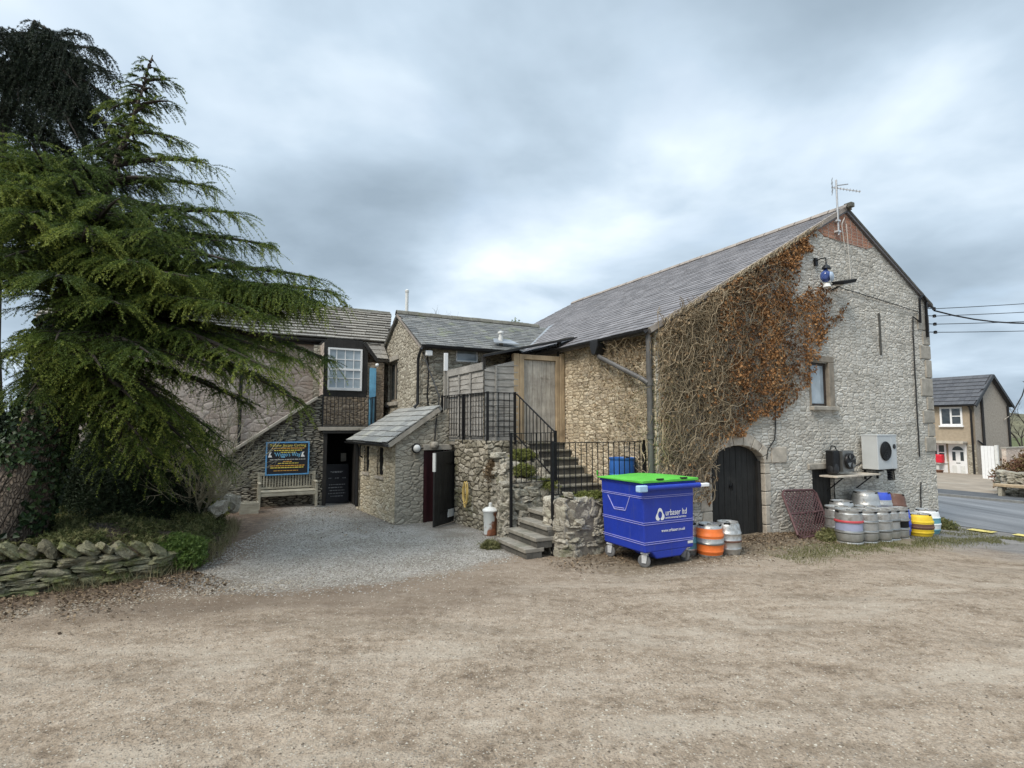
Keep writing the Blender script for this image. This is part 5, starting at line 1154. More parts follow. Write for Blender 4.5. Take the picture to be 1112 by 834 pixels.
mb.build('gate_boards',M['white'],gt); mb=MB(); mb.box(.04,.09,-.77,-.15,.3,.42); mb.box(.04,.09,-.77,-.15,1.5,1.62); mb.box(-.02,.12,-.92,-.78,-.1,2.05); mb.build('gate_frame',M['white_dirty'],gt)
lg=thing('low_slab','pale low stone slab on the ground before the white gate','slab',29.3,7.3,-.93)
mb=MB(); mb.box(0,.5,-1.4,.7,0,.16); mb.build('slab_body',M['dressed_pale'],lg,bevel=.02)
hw=thing('side_wall','low reddish garden wall running back from the white gate','wall',31.5,6.7,-1.0)
mb=MB(); mb.box(0,9,-.2,.0,-.2,1.9); mb.build('wall_body',M['pink'],hw); mb=MB(); mb.box(-.02,9.02,-.23,.03,1.902,1.98); mb.build('coping',M['dressed'],hw)
for nm,lab,p,u,w,h in (('far_cottage','pinkish far cottage gable with dark verge beyond the house',58,9.5,5,3.2),('far_barn','low dark roofed far building half hidden by the hedge',60,3.2,5,2.6)):
    t=thing(nm,lab,'building',p,u,-1.6)
    mb=MB(); mb.prism([(-w/2,-.3),(w/2,-.3),(w/2,h),(0,h+1.7),(-w/2,h)],'x',0,9); mb.build('wall',M['pink'],t)
    mb=MB(); 
    for s in (1,-1): mb.hexa([(-.2,s*(w/2+.25),h-.16),(9.2,s*(w/2+.25),h-.16),(9.2,0,h+1.75),(-.2,0,h+1.75)],[(-.2,s*(w/2+.25),h-.02),(9.2,s*(w/2+.25),h-.02),(9.2,0,h+1.9),(-.2,0,h+1.9)])
    mb.build('roof',M['tile_house'],t)
    mb=MB(); mb.box(-.05,.05,-.5,.5,1.1,2.1); mb.build('window',M['white'],t)
pb=thing('plank_bench','backless plank bench on short posts below the roadside hedge bank','bench',20.0,2.4,-.60)
mb=MB(); mb.box(-.2,.2,-3.2,.3,.42,.52); mb.build('seat',M['new_wood'],pb,bevel=.01)
for y in (-2.9,-1.4,.05):
    mb=MB(); mb.box(-.15,.15,y,y+.12,-.1,.42); mb.build('leg',M['bench_wood'],pb)
its=[]
walled('',its,[(.4,.5),(.0,.2),(.0,-6.0)],lambda t:.95+.08*math.sin(20*t),(.10,.18),(.2,.45),.3,1,None,-.1,.12)
hbw=thing('roadside_wall','low mossy dry stone wall holding the hedge bank across the road','wall',20.6,2.2,-.62)
stones_mesh('stones',its,M['grey_lump'],hbw)
from mathutils import noise as mnoise
# ================================================================== GROUND
# gravel court outline (world) and helpers
def smooth(a,b,x): t=np.clip((x-a)/(b-a),0,1); return t*t*(3-2*t)
def lumpy(x,y): return .018*np.sin(x*.9+y*.5)+.012*np.sin(x*2.1-y*1.3)+.008*np.sin(x*3.7+y*2.9)+.006*np.sin(7.1*x-5.3*y)
def gzx(x,y):
    p,u=toB(x,y); z=gzB(p)+.10*smooth(5,7.6,u)*smooth(-4.1,-5.2,p)
    fade=smooth(60,30,np.hypot(x,y))
    near=smooth(10.,9.4,p)*smooth(-.05,-.8,u)
    return z+lumpy(x,y)*fade*np.maximum(near,.25)*.8
gx=np.unique(np.concatenate([np.linspace(-400,-30,12),np.linspace(-30,-11,20),np.linspace(-11,13,200),np.linspace(13,40,40),np.linspace(40,500,14)]))
gy=np.unique(np.concatenate([np.linspace(-120,-10,8),np.linspace(-10,0.5,14),np.linspace(.5,15,150),np.linspace(15,60,50),np.linspace(60,700,14)]))
GX,GY=np.meshgrid(gx,gy,indexing='ij'); GZ=gzx(GX,GY)
V=np.stack([GX,GY,GZ],-1).reshape(-1,3); I=np.arange(len(gx)*len(gy)).reshape(len(gx),len(gy))
F=np.stack([I[:-1,:-1],I[1:,:-1],I[1:,1:],I[:-1,1:]],-1).reshape(-1,4)
m=NT('yard_ground'); ob=m.obj
sp=m.n('ShaderNodeSeparateXYZ'); m.l(ob,sp.inputs[0]); X,Y=sp.outputs[0],sp.outputs[1]
def lin(a,b,c): return m.math('ADD',m.math('ADD',m.math('MULTIPLY',X,a),m.math('MULTIPLY',Y,b)),c)
fine=m.noise(ob,55,5,.75); mid=m.noise(ob,9,6,.65); big=m.noise(ob,1.1,5,.6); grit=m.voro(ob,48,'F1',1,'3D'); grit2=m.voro(ob,95,'F1',1,'3D')
tr_=m.n('ShaderNodeMapping'); m.l(ob,tr_.inputs[0]); tr_.inputs['Rotation'].default_value=(0,0,rad(-12)); tr_.inputs['Scale'].default_value=(.55,1.7,1)
streak=m.noise(tr_.outputs[0],1.6,6,.62,.4)
dirt=m.ramp(m.math('ADD',m.math('MULTIPLY',mid,.45),m.math('ADD',m.math('MULTIPLY',big,.2),m.math('MULTIPLY',streak,.35))),[(.37,(.145,.108,.076)),(.46,(.25,.194,.14)),(.53,(.315,.253,.19)),(.65,(.395,.328,.257))])
sc=m.n('ShaderNodeSeparateColor'); m.l(grit.outputs['Color'],sc.inputs[0])
sc2=m.n('ShaderNodeSeparateColor'); m.l(grit2.outputs['Color'],sc2.inputs[0])
chip=m.math('MULTIPLY',m.fmap(sc.outputs[0],.80,.84),m.fmap(grit.outputs['Distance'],.42,.30))
dirt=m.mix(m.math('MULTIPLY',chip,.85),dirt,m.ramp(sc.outputs[1],[(0,(.16,.14,.12)),(.5,(.36,.32,.27)),(1,(.48,.44,.37))]))
dirt=m.mix(.6,dirt,m.ramp(fine,[(.3,(.15,.15,.15)),(.7,(.88,.88,.88))]),'OVERLAY')
fl_=m.voro(ob,23,'F1',1,'3D'); sc3=m.n('ShaderNodeSeparateColor'); m.l(fl_.outputs['Color'],sc3.inputs[0])
dirt=m.mix(m.math('MULTIPLY',m.math('MULTIPLY',m.fmap(sc3.outputs[0],.86,.9),m.fmap(fl_.outputs['Distance'],.32,.18)),.8),dirt,(.085,.065,.048))
# worn wheel tracks sweeping across the yard
def track(x0,y0,r,w):
    dx=m.math('SUBTRACT',X,x0); dy=m.math('SUBTRACT',Y,y0); dd=m.math('SQRT',m.math('ADD',m.math('MULTIPLY',dx,dx),m.math('MULTIPLY',dy,dy)))
    dd=m.math('ABSOLUTE',m.math('SUBTRACT',m.math('ADD',dd,m.math('MULTIPLY',m.math('SUBTRACT',big,.5),.5)),r)); return m.fmap(dd,w,w*.25)
tk_=None
for q_ in ((-3,26,20.6,.28),(-3,26,22.2,.28),(-6,32,25.2,.35),(-6,32,27.0,.3)):
    t_=track(*q_); tk_=t_ if tk_ is None else m.math('MAXIMUM',tk_,t_)
tkn=m.math('MULTIPLY',tk_,m.fmap(streak,.40,.62)); dirt=m.mix(m.math('MULTIPLY',tkn,.42),dirt,(.40,.345,.275))
damp=m.fmap(m.noise(tr_.outputs[0],.55,4,.55),.54,.66); dirt=m.mix(m.math('MULTIPLY',damp,.38),dirt,(.155,.122,.088))
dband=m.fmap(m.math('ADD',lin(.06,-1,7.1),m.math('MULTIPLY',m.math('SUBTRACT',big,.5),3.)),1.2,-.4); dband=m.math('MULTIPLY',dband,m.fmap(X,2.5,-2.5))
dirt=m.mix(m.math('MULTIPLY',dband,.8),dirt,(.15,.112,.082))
gravel=m.ramp(sc2.outputs[0],[(0,(.145,.13,.11)),(.4,(.25,.23,.20)),(.75,(.355,.335,.30)),(1,(.49,.47,.43))])
gravel=m.mix(.5,gravel,m.ramp(mid,[(.3,(.22,.22,.22)),(.7,(.85,.85,.86))]),'OVERLAY'); gravel=m.mix(m.fmap(m.math('ADD',m.math('MULTIPLY',big,.6),m.math('MULTIPLY',mid,.4)),.44,.60,0,.65),gravel,(.15,.125,.095))
wob=m.math('ADD',m.math('MULTIPLY',m.math('SUBTRACT',mid,.5),.9),m.math('MULTIPLY',m.math('SUBTRACT',big,.5),1.3))
# gravel court: behind a bowed line, right of the wall bank
yl=m.math('ADD',m.math('MULTIPLY',m.math('MULTIPLY',lin(1,0,3.4),lin(1,0,3.4)),.17),7.35)
gm=m.fmap(m.math('ADD',m.math('SUBTRACT',Y,yl),wob),-.15,.35)
gm=m.math('MULTIPLY',gm,m.fmap(m.math('ADD',lin(-1,.02,.75),m.math('MULTIPLY',wob,.6)),-.3,.3))
cc=m.mix(gm,dirt,gravel)
# dark leaf mould along the left wall foot, brown litter in the corners
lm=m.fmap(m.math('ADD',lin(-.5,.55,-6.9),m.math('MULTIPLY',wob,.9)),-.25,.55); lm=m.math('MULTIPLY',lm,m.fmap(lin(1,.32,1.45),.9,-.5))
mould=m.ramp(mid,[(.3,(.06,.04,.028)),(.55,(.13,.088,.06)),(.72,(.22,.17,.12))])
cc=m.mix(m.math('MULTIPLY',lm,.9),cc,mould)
# strip along the gable: u>-1.6 ; u=-(x-ax)*sn+(y-ay)*cs
us=m.math('ADD',lin(-SN,CS,AX*SN-AY*CS),m.math('MULTIPLY',wob,.5)); ps=lin(CS,SN,-AX*CS-AY*SN)
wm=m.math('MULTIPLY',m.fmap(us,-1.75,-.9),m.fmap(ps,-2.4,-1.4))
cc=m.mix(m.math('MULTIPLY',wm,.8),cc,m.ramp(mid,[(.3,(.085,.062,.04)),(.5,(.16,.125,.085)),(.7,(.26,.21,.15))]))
mg=m.math('MULTIPLY',m.fmap(us,-2.3,-1.5),m.math('MULTIPLY',m.fmap(us,-.75,-1.1),m.math('MULTIPLY',m.fmap(ps,.9,2.4),m.fmap(ps,10.2,9.0))))
cc=m.mix(m.math('MULTIPLY',m.math('MULTIPLY',mg,m.fmap(mid,.42,.6)),.75),cc,(.13,.135,.06))
# asphalt apron bleeding in on the right
am=m.fmap(m.math('ADD',lin(.62,.25,-7.9),m.math('MULTIPLY',wob,1.1)),-.4,1.0)
asp=m.mix(.5,m.ramp(streak,[(.3,(.14,.14,.14)),(.7,(.27,.26,.25))]),m.ramp(fine,[(.3,(.2,.2,.2)),(.7,(.8,.8,.8))]),'OVERLAY')
cc=m.mix(m.math('MULTIPLY',am,.85),cc,asp)
# far country
far=m.fmap(Y,30,45); cc=m.mix(far,cc,(.10,.11,.05))
m.base(cc); m.rough(.95); m.b.inputs['Specular IOR Level'].default_value=.15
hb=m.math('ADD',m.math('MULTIPLY',fine,.25),m.math('ADD',m.math('MULTIPLY',mid,.9),m.math('MULTIPLY',m.math('SUBTRACT',1,m.fmap(grit.outputs['Distance'],0,.5)),.30)))
hb=m.math('ADD',m.math('ADD',hb,m.math('MULTIPLY',streak,1.4)),m.math('MULTIPLY',tk_,-.5)); m.bump(hb,.03,.9)
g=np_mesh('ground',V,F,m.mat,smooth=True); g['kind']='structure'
# road, kerb, pavement and forecourt follow the fall of the ground
def strip(name,p0,p1,u0,u1,lift,mat,n=26,th=0):
    ps=np.linspace(p0,p1,max(2,int((p1-p0)/1.)+1)); us=np.linspace(u0,u1,n); mb=MB(); vs=[];fs=[]
    for p in ps:
        for u in us: x,y,_=W(p,u); vs.append((x,y,float(gzB(p))+lift))
    k=len(us)
    for i in range(len(ps)-1):
        for j in range(k-1): fs.append((i*k+j,(i+1)*k+j,(i+1)*k+j+1,i*k+j+1))
    mb.add(vs,fs)
    if th:   # skirt on the near edge
        v2=[vs[j] for j in range(k)]+[(vs[j][0],vs[j][1],vs[j][2]-th) for j in range(k)]; mb.add(v2,[(j,j+1,k+j+1,k+j) for j in range(k-1)])
    o=mb.build(name,mat); o['kind']='structure'; return o
m=NT('asphalt'); f=m.noise(m.obj,30,5,.7); mp=m.n('ShaderNodeMapping'); m.l(m.obj,mp.inputs[0]); mp.inputs['Rotation'].default_value=(0,0,-TH); mp.inputs['Scale'].default_value=(1.2,.12,1)
g_=m.noise(mp.outputs[0],1.6,5,.6); cc=m.ramp(g_,[(.3,(.085,.087,.09)),(.5,(.15,.153,.157)),(.7,(.22,.222,.225))]); cc=m.mix(.4,cc,m.ramp(f,[(.3,(.2,.2,.2)),(.7,(.8,.8,.8))]),'OVERLAY'); m.base(cc); m.rough(.7); m.bump(f,.006); M['asphalt']=m.mat
M['pave']=simple('pavement_tarmac',(.075,.077,.08),.85,0,.25,2,.006,30); M['kerb']=simple('kerb_stone',(.20,.20,.19),.9,0,.2); M['drive']=simple('brown_forecourt',(.27,.225,.175),.92,0,.22,1.2,.01,20,.2,((.33,.30,.25),.6,.55))
strip('road',10.2,18.4,-60,60,.012,M['asphalt'],60)
strip('kerb',18.4,18.55,-60,60,.10,M['kerb'],60,.14); strip('pavement',18.55,20.7,-60,60,.10,M['pave'],60,.1)
strip('forecourt',20.7,35.2,2.4,30,.07,M['drive'],12)
M['road_yellow']=simple('worn_yellow_paint',(.60,.50,.16),.8,0,.25,9,.004,30,.2,((.3,.28,.2),3,.55))
for i,(p,u,w,l,lab) in enumerate(((9.75,-.88,.34,.50,'short worn yellow painted block on the asphalt, nearest the barn corner'),(9.95,-1.85,.36,.80,'longer worn yellow painted block farther out along the cobbled line'))):
    mb=MB(); n=6; vs=[]
    for j in range(n+1):
        for s in (0,1): pp=p-w/2+w*s+random.uniform(-.03,.03)*(1 if 0<j<n else 0); uu=u-l/2+l*j/n; x,y,_=W(pp,uu); vs.append((x,y,float(gzx(x,y))+.03))
    fs=[(2*j,2*j+1,2*j+3,2*j+2) for j in range(n)]; mb.add(vs,fs)
    mb.add([(a,b,c-.05) for a,b,c in vs],[f[::-1] for f in fs])
    tag(mb.build('road_marking',M['road_yellow']),lab,'road marking','yellow paint blocks on the road edge')
# hill far behind on the right
mb=MB(); n=40; vs=[];fs=[]
for i in range(n+1):
    for j in range(9):
        a=i/n; x=60+a*260; y=170+j*26; z=-2+(6+8*math.sin(a*3.1)+2*math.sin(a*11))*smooth(0,6,j)
        vs.append((x,y,float(z)))
for i in range(n):
    for j in range(8): k=i*9+j; fs.append((k,k+9,k+10,k+1))
mb.add(vs,fs); M['hill']=simple('hill_pasture',(.12,.11,.06),.95,0,.35,.05); h=mb.build('hill',M['hill'],smooth=True); h['kind']='structure'

# ================================================================== LEFT BANK and DRY STONE WALL
WP=[(-9.5,6.0),(-7.6,6.72),(-7.04,6.93),(-6.53,7.11),(-6.05,7.38),(-5.56,7.71),(-5.12,8.12),(-4.98,8.5)]
its=[]
walled('',its,WP,lambda t:.50-.24*max(0,t-.55)/.45,(.07,.14),(.20,.50),.30,-1,None,-.03,.13)
# coping stones set on edge, leaning
Ls=[(Vector((a[0],a[1],0)),Vector((b[0],b[1],0))) for a,b in zip(WP[:-1],WP[1:])]
tot=sum((b-a).length for a,b in Ls); s=.1
while s<tot-.25:
    r=s
    for a,b in Ls:
        l=(b-a).length
        if r<=l: break
        r-=l
    d=(b-a).normalized(); c=a+d*r; n=Vector((-d.y,d.x,0)); c=c+n*.14; hgt=.50-.24*max(0,s/tot-.55)/.45
    its.append(((c.x,c.y,hgt+.09+random.uniform(-.02,.03)),(random.uniform(.22,.36),random.uniform(.08,.13),random.uniform(.22,.32)),(random.gauss(0,.1),rad(38)+random.gauss(0,.12),math.atan2(d.y,d.x)+random.gauss(0,.12)),.13)); s+=random.uniform(.17,.24)
dw=thing_w('dry_stone_wall','low mossy dry stone wall with slanting coping stones under the big conifer','wall',(-6.5,7.1,0))
stones_mesh('wall_stones',[((a[0]+6.5,a[1]-7.1,a[2]),q,r,o) for a,q,r,o in its],M['moss_stone'],dw)
# bank of earth behind it
def bankz(x,y):
    # distance behind the wall line
    d=min(((Vector((x,y,0))-(a+(b-a)*max(0,min(1,(Vector((x,y,0))-a).dot(b-a)/(b-a).length_squared)))).length) for a,b in BL_)
    return d
BE=[(-12,5.2),(-9.5,6.0),(-7.04,6.93),(-6.05,7.38),(-5.30,8.0),(-4.98,8.5),(-5.0,9.2),(-5.35,10.2),(-5.8,11.4),(-6.35,12.4),(-7.6,13.0),(-12,14.0)]
BL_=[(Vector((a[0],a[1],0)),Vector((b[0],b[1],0))) for a,b in zip(BE[:-1],BE[1:])]
def inpoly(x,y):
    P=BE+[(-30,14),(-30,5.2)]; c=False
    for i in range(len(P)):
        (x1,y1),(x2,y2)=P[i],P[i-1]
        if (y1>y)!=(y2>y) and x<(x2-x1)*(y-y1)/(y2-y1)+x1: c=not c
    return c
def bank_h(x,y):
    if not inpoly(x,y): return -.08
    d=bankz(x,y); return .34*min(1,d/.35)+.25*min(1,d/2.2)+.05*math.sin(3*x+y)+.04*math.sin(5*y-2*x)
bx_=np.arange(-16,-4.7,.16); by_=np.arange(5.0,14.6,.16)
vs=[(x,y,bank_h(x,y)) for x in bx_ for y in by_]; k=len(by_)
fs=[(i*k+j,(i+1)*k+j,(i+1)*k+j+1,i*k+j+1) for i in range(len(bx_)-1) for j in range(k-1)]
fs=[f for f in fs if max(vs[q][2] for q in f)>-.05]
mb=MB(); mb.add(vs,fs); b=mb.build('earth_bank',M['soil'],smooth=True); b['kind']='structure'

# ================================================================== VEGETATION
M['needle']=foliage('cedar_needles',(.018,.032,.009),(.095,.145,.026),(.34,.38,.075),.55,.3)
M['needle_dark']=foliage('dark_conifer_needles',(.008,.015,.009),(.022,.034,.019),(.045,.062,.030),.6,.1)
M['needle_hedge']=foliage('hedge_needles',(.008,.016,.008),(.018,.032,.013),(.040,.060,.022),.6,.1)
m=NT('conifer_bark'); mp=m.n('ShaderNodeMapping'); m.l(m.obj,mp.inputs[0]); mp.inputs['Scale'].default_value=(1,1,.45)
v=m.voro(mp.outputs[0],24,'DISTANCE_TO_EDGE',1,'3D'); f=m.noise(m.obj,20,5,.7); e=m.fmap(v.outputs['Distance'],.02,.25)
cc=m.mix(e,(.09,.07,.054),m.ramp(f,[(.3,(.12,.095,.072)),(.7,(.25,.205,.16))])); m.base(cc); m.rough(.9); m.bump(m.math('ADD',e,m.math('MULTIPLY',f,.4)),.03); M['bark']=m.mat
M['twig']=simple('dark_twig_bark',(.034,.027,.021),.9,0,.25); M['pale_twig']=simple('pale_bare_twig',(.30,.265,.18),.9,0,.3)

def needles(P0,D,Ln,droop,tint,nodes,per,nl,nw,fwd=.7,seed=0,grad=0.,stem=0.):
    """thin triangles set around drooping twigs"""
    rg=np.random.default_rng(seed); N=len(P0); s=(np.arange(nodes)+.7)/nodes
    s=s[None,:,None]+rg.uniform(-.4,.4,(N,nodes,1))/nodes
    pos=P0[:,None,:]+D[:,None,:]*Ln[:,None,None]*s; pos[:,:,2]-=(droop*Ln)[:,None]*(s[:,:,0]**2)
    tan=D[:,None,:]+np.array([0,0,-2.])*(droop[:,None,None]*s); tan/=np.linalg.norm(tan,axis=2,keepdims=True)
    pos=np.repeat(pos.reshape(-1,3),per,0); tan=np.repeat(tan.reshape(-1,3),per,0); n=len(pos)
    r=rg.normal(size=(n,3)); r-=tan*(r*tan).sum(1,keepdims=True); r/=np.linalg.norm(r,axis=1,keepdims=True)
    d=tan*fwd+r; d/=np.linalg.norm(d,axis=1,keepdims=True); w=np.cross(d,rg.normal(size=(n,3))); w/=np.linalg.norm(w,axis=1,keepdims=True)
    L=nl*rg.uniform(.7,1.25,(n,1)); pos=pos+rg.normal(size=(n,3))*.006
    V=np.stack([pos-w*nw,pos+w*nw,pos+d*L],1).reshape(-1,3); F=np.arange(3*n).reshape(n,3)
    tt=np.repeat(np.repeat(((np.asarray(tint)[:,None]+grad*(s[:,:,0]-.4))).ravel(),per)+rg.normal(size=n)*.07,3); 
    if stem:
        sv=[];up=np.array([0.,0,1.]); sd=np.cross(D,up)+1e-6; sd/=np.linalg.norm(sd,axis=1,keepdims=True)
        for a,b in ((0,.4),(.4,.75),(.75,1.02)):
            pa=P0+D*(Ln*a)[:,None]; pa[:,2]-=droop*Ln*a*a; pb=P0+D*(Ln*b)[:,None]; pb[:,2]-=droop*Ln*b*b
            for off in (sd,np.cross(sd,D)): sv.append(np.stack([pa-off*stem,pa+off*stem,pb],1).reshape(-1,3))
        sv=np.concatenate(sv); V=np.concatenate([V,sv]); F=np.arange(len(V)).reshape(-1,3); tt=np.concatenate([tt,np.full(len(sv),.12)])
    return V,F,np.clip(tt,0,1)

def conifer(name,label,cat,trunk,radii,limbs,mat,sub,twl,droop,nl,nw,per,nodes,barkmat,tint_fn,lod=1.,sec_len=1.,side=1.,tsp=.085,grad=.3):
    o=Vector(trunk[0]); t=thing_w(name,label,cat,trunk[0]); rg=random.Random(5)
    mb=MB(); pts=[]; rs=[]
    for i in range(len(trunk)-1):
        for k in range(4):
            f=k/4; p=Vector(trunk[i]).lerp(Vector(trunk[i+1]),f)-o; pts.append(p+Vector((rg.uniform(-.02,.02),rg.uniform(-.02,.02),0))); rs.append(radii[i]*(1-f)+radii[i+1]*f)
    pts.append(Vector(trunk[-1])-o); rs.append(radii[-1]); pts[0]-=Vector((0,0,.4)); mb.tube(pts,rs,14); mb.build('trunk',M[barkmat],t,smooth=True)
    wb=MB(); P0=[];DD=[];LL=[];DR=[];TT=[]
    for S,T,lift in limbs:
        S=Vector(S);T=Vector(T); Lm=(T-S).length; mdl=S.lerp(T,.5)+Vector((0,0,lift*.55+.1*Lm*.3)); nst=max(8,int(Lm*4.2))
        curve=[(S*(1-k/nst)**2+mdl*2*(k/nst)*(1-k/nst)+T*(k/nst)**2) for k in range(nst+1)]
        r0=.022+.014*Lm; wb.tube([c-o for c in curve],[r0*(1-k/nst)**.8+.006 for k in range(nst+1)],6)
        nsec=int(Lm*sub*lod); upv=Vector((0,0,1))
        for k in range(nsec):
            f=.12+.88*(k+rg.random())/nsec; i=min(nst-1,int(f*nst)); c=curve[i].lerp(curve[i+1],f*nst-i); d=(curve[i+1]-curve[i]).normalized()
            sd=d.cross(upv).normalized()*rg.choice((-1,1)); fw=rg.uniform(.25,.95)
            ls=sec_len*max(.16,min(.95,(1.08-f)*.75*min(1.3,Lm*.42)))*rg.uniform(.6,1.15)
            sdir=(sd*side+d*fw+Vector((0,0,rg.uniform(-.12,.28)))).normalized(); end=c+sdir*ls+Vector((0,0,-ls*.22)); mdl2=c.lerp(end,.5)+Vector((0,0,ls*.12))
            if rg.random()<.10: sdir=d.copy()
            q=[c*(1-g)**2+mdl2*2*g*(1-g)+end*g*g for g in (0,.25,.5,.75,1)]
            if ls>.25: wb.tube([v-o for v in q],[.010,.008,.006,.005,.003],4,cap=False)
            nt=max(3,int(ls/tsp))
            for h in range(nt):
                g=(h+rg.random())/nt; a=c*(1-g)**2+mdl2*2*g*(1-g)+end*g*g; dv=((mdl2-c)*(1-g)+(end-mdl2)*g).normalized()
                s2=dv.cross(upv); s2=(s2.normalized() if s2.length>.01 else Vector((1,0,0)))*rg.choice((-1,1)); tl=twl*rg.uniform(.5,1.2)*(1.1-.45*g)*min(1,.35+.5*Lm)
                td=(s2*rg.uniform(.45,.9)+dv*rg.uniform(.7,1.1)+Vector((0,0,rg.uniform(-.04,.30)))).normalized()
                P0.append(a-o);DD.append(td);LL.append(tl);DR.append(droop*rg.uniform(.5,1.3)); TT.append(tint_fn(f,g,a,rg))
            P0.append(q[3]-o);DD.append((end-mdl2).normalized());LL.append(twl*1.1*min(1,.35+.5*Lm));DR.append(droop);TT.append(tint_fn(f,1,end,rg))
        P0.append(curve[-2]-o);DD.append((curve[-1]-curve[-2]).normalized());LL.append(twl*1.5*min(1,.35+.5*Lm));DR.append(droop);TT.append(tint_fn(1,1,T,rg))
    wb.build('branches',M['twig'],t,recalc=False)
    V,F,tt=needles(np.array([v[:] for v in P0]),np.array([v[:] for v in DD]),np.array(LL),np.array(DR),np.array(TT),nodes,per,nl,nw,.9,3,grad,.004)
    np_mesh('foliage',V,F,mat,t,tint=tt); print(name,'twigs',len(P0),'tris',len(F)); return t
def auto_limbs(trunk,n,rng_,Ls,seed,cap,tiers=None):
    rg=random.Random(seed); out=[]
    for i in range(n):
        s=rg.uniform(*rng_) if not tiers else min(rng_[1],max(rng_[0],rg.choice(tiers)+rg.gauss(0,.05))); k=min(int(s),len(trunk)-2); S=Vector(trunk[k]).lerp(Vector(trunk[k+1]),s-k); a=rg.uniform(0,2*math.pi)
        t=(s-rng_[0])/(rng_[1]-rng_[0])*(len(Ls)-1); j=min(int(t),len(Ls)-2); L=(Ls[j]*(1-t+j)+Ls[j+1]*(t-j))*rg.uniform(.7,1.05)
        dx,dy=math.cos(a),math.sin(a)
        if dy<0: L=min(L,cap[0]/max(.1,-dy))
        if dx>0: L=min(L,cap[1]*rg.uniform(.75,.92)/max(.1,dx))
        out.append((tuple(S),tuple(S+Vector((dx*L,dy*L,-L*rg.uniform(.0,.16)))),.35+.1*L))
    return out
FRONT=[]
rgf=random.Random(12)
for i in range(34):          # broad flat boughs reaching over the wall and to the left
    s_=rgf.choice((3.75,4.1,4.4))+rgf.gauss(0,.06); k=int(s_); S=Vector(TRUNK[k]).lerp(Vector(TRUNK[k+1]),s_-k); a=rgf.uniform(-3.3,-.35); L=rgf.uniform(1.3,2.5)
    FRONT.append((tuple(S),tuple(S+Vector((math.cos(a)*L*1.1,math.sin(a)*min(L,2.1),-.10*L+rgf.uniform(-.15,.25)))),.3+.12*L))
for i in range(8):
    s_=rgf.uniform(2.2,2.6); k=int(s_); S=Vector(TRUNK[k]).lerp(Vector(TRUNK[k+1]),s_-k); a=rgf.uniform(-.5,1.2); L=rgf.uniform(1.8,2.9)
    FRONT.append((tuple(S),tuple(S+Vector((math.cos(a)*L,math.sin(a)*L,-.55*L))),.7))
for i in range(12):         # the shelf left of the leading shoot
    s_=rgf.uniform(4.75,5.15); k=int(s_); S=Vector(TRUNK[k]).lerp(Vector(TRUNK[k+1]),s_-k); a=rgf.uniform(-3.3,-1.15); L=rgf.uniform(1.1,2.1)
    FRONT.append((tuple(S),tuple(S+Vector((math.cos(a)*L,math.sin(a)*min(L,1.9),-.12*L+rgf.uniform(-.1,.15)))),.3))
for i in range(9):          # thick end of the long bough over the old house
    S=Vector((-7.08,8.66,4.25)); FRONT.append((tuple(S),(-3.15+rgf.gauss(0,.22),8.1+rgf.gauss(0,.35),4.15+rgf.gauss(0,.16)),.35+rgf.uniform(0,.25)))
LEADER=[]
rgl=random.Random(9)
for i in range(46):
    s_=5.0+1.98*(i/46); k=min(int(s_),6); S=Vector(TRUNK[k]).lerp(Vector(TRUNK[k+1]),s_-k); L=(.46*max(0,1-(s_-5)/2.0)**1.1+.05)*rgl.uniform(.6,1.1); a=i*2.4+rgl.uniform(-.4,.4)
    LEADER.append((tuple(S),tuple(S+Vector((math.cos(a)*L,math.sin(a)*L,L*rgl.uniform(-.25,.30)))),.10*L))
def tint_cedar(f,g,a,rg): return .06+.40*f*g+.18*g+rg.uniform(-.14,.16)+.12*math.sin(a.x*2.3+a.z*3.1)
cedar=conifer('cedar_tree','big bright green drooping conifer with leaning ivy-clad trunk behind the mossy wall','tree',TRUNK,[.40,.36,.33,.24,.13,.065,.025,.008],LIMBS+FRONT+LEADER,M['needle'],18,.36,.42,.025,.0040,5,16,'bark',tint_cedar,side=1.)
DEXTRA=[((-11.4,12,10.9),t_,.35) for t_ in ((-8.96, 11.6, 10.07), (-8.8, 11.6, 9.31), (-9.2, 11.7, 10.64), (-9.9, 11.9, 11.2), (-10.6, 11.6, 11.0), (-8.6, 11.7, 8.35))]
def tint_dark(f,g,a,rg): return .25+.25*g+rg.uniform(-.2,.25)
conifer('dark_conifer','taller dark hanging conifer behind the bright green one','tree',DTRUNK,[.35,.25,.15,.08,.03],DLIMBS+DEXTRA+auto_limbs(DTRUNK,7,(1.6,3.2),[2.4,2.2,1.5],6,(1.8,1.7)),M['needle_dark'],15,.46,1.2,.045,.007,6,10,'twig',tint_dark,1.,1.0,.7,.10,.2)
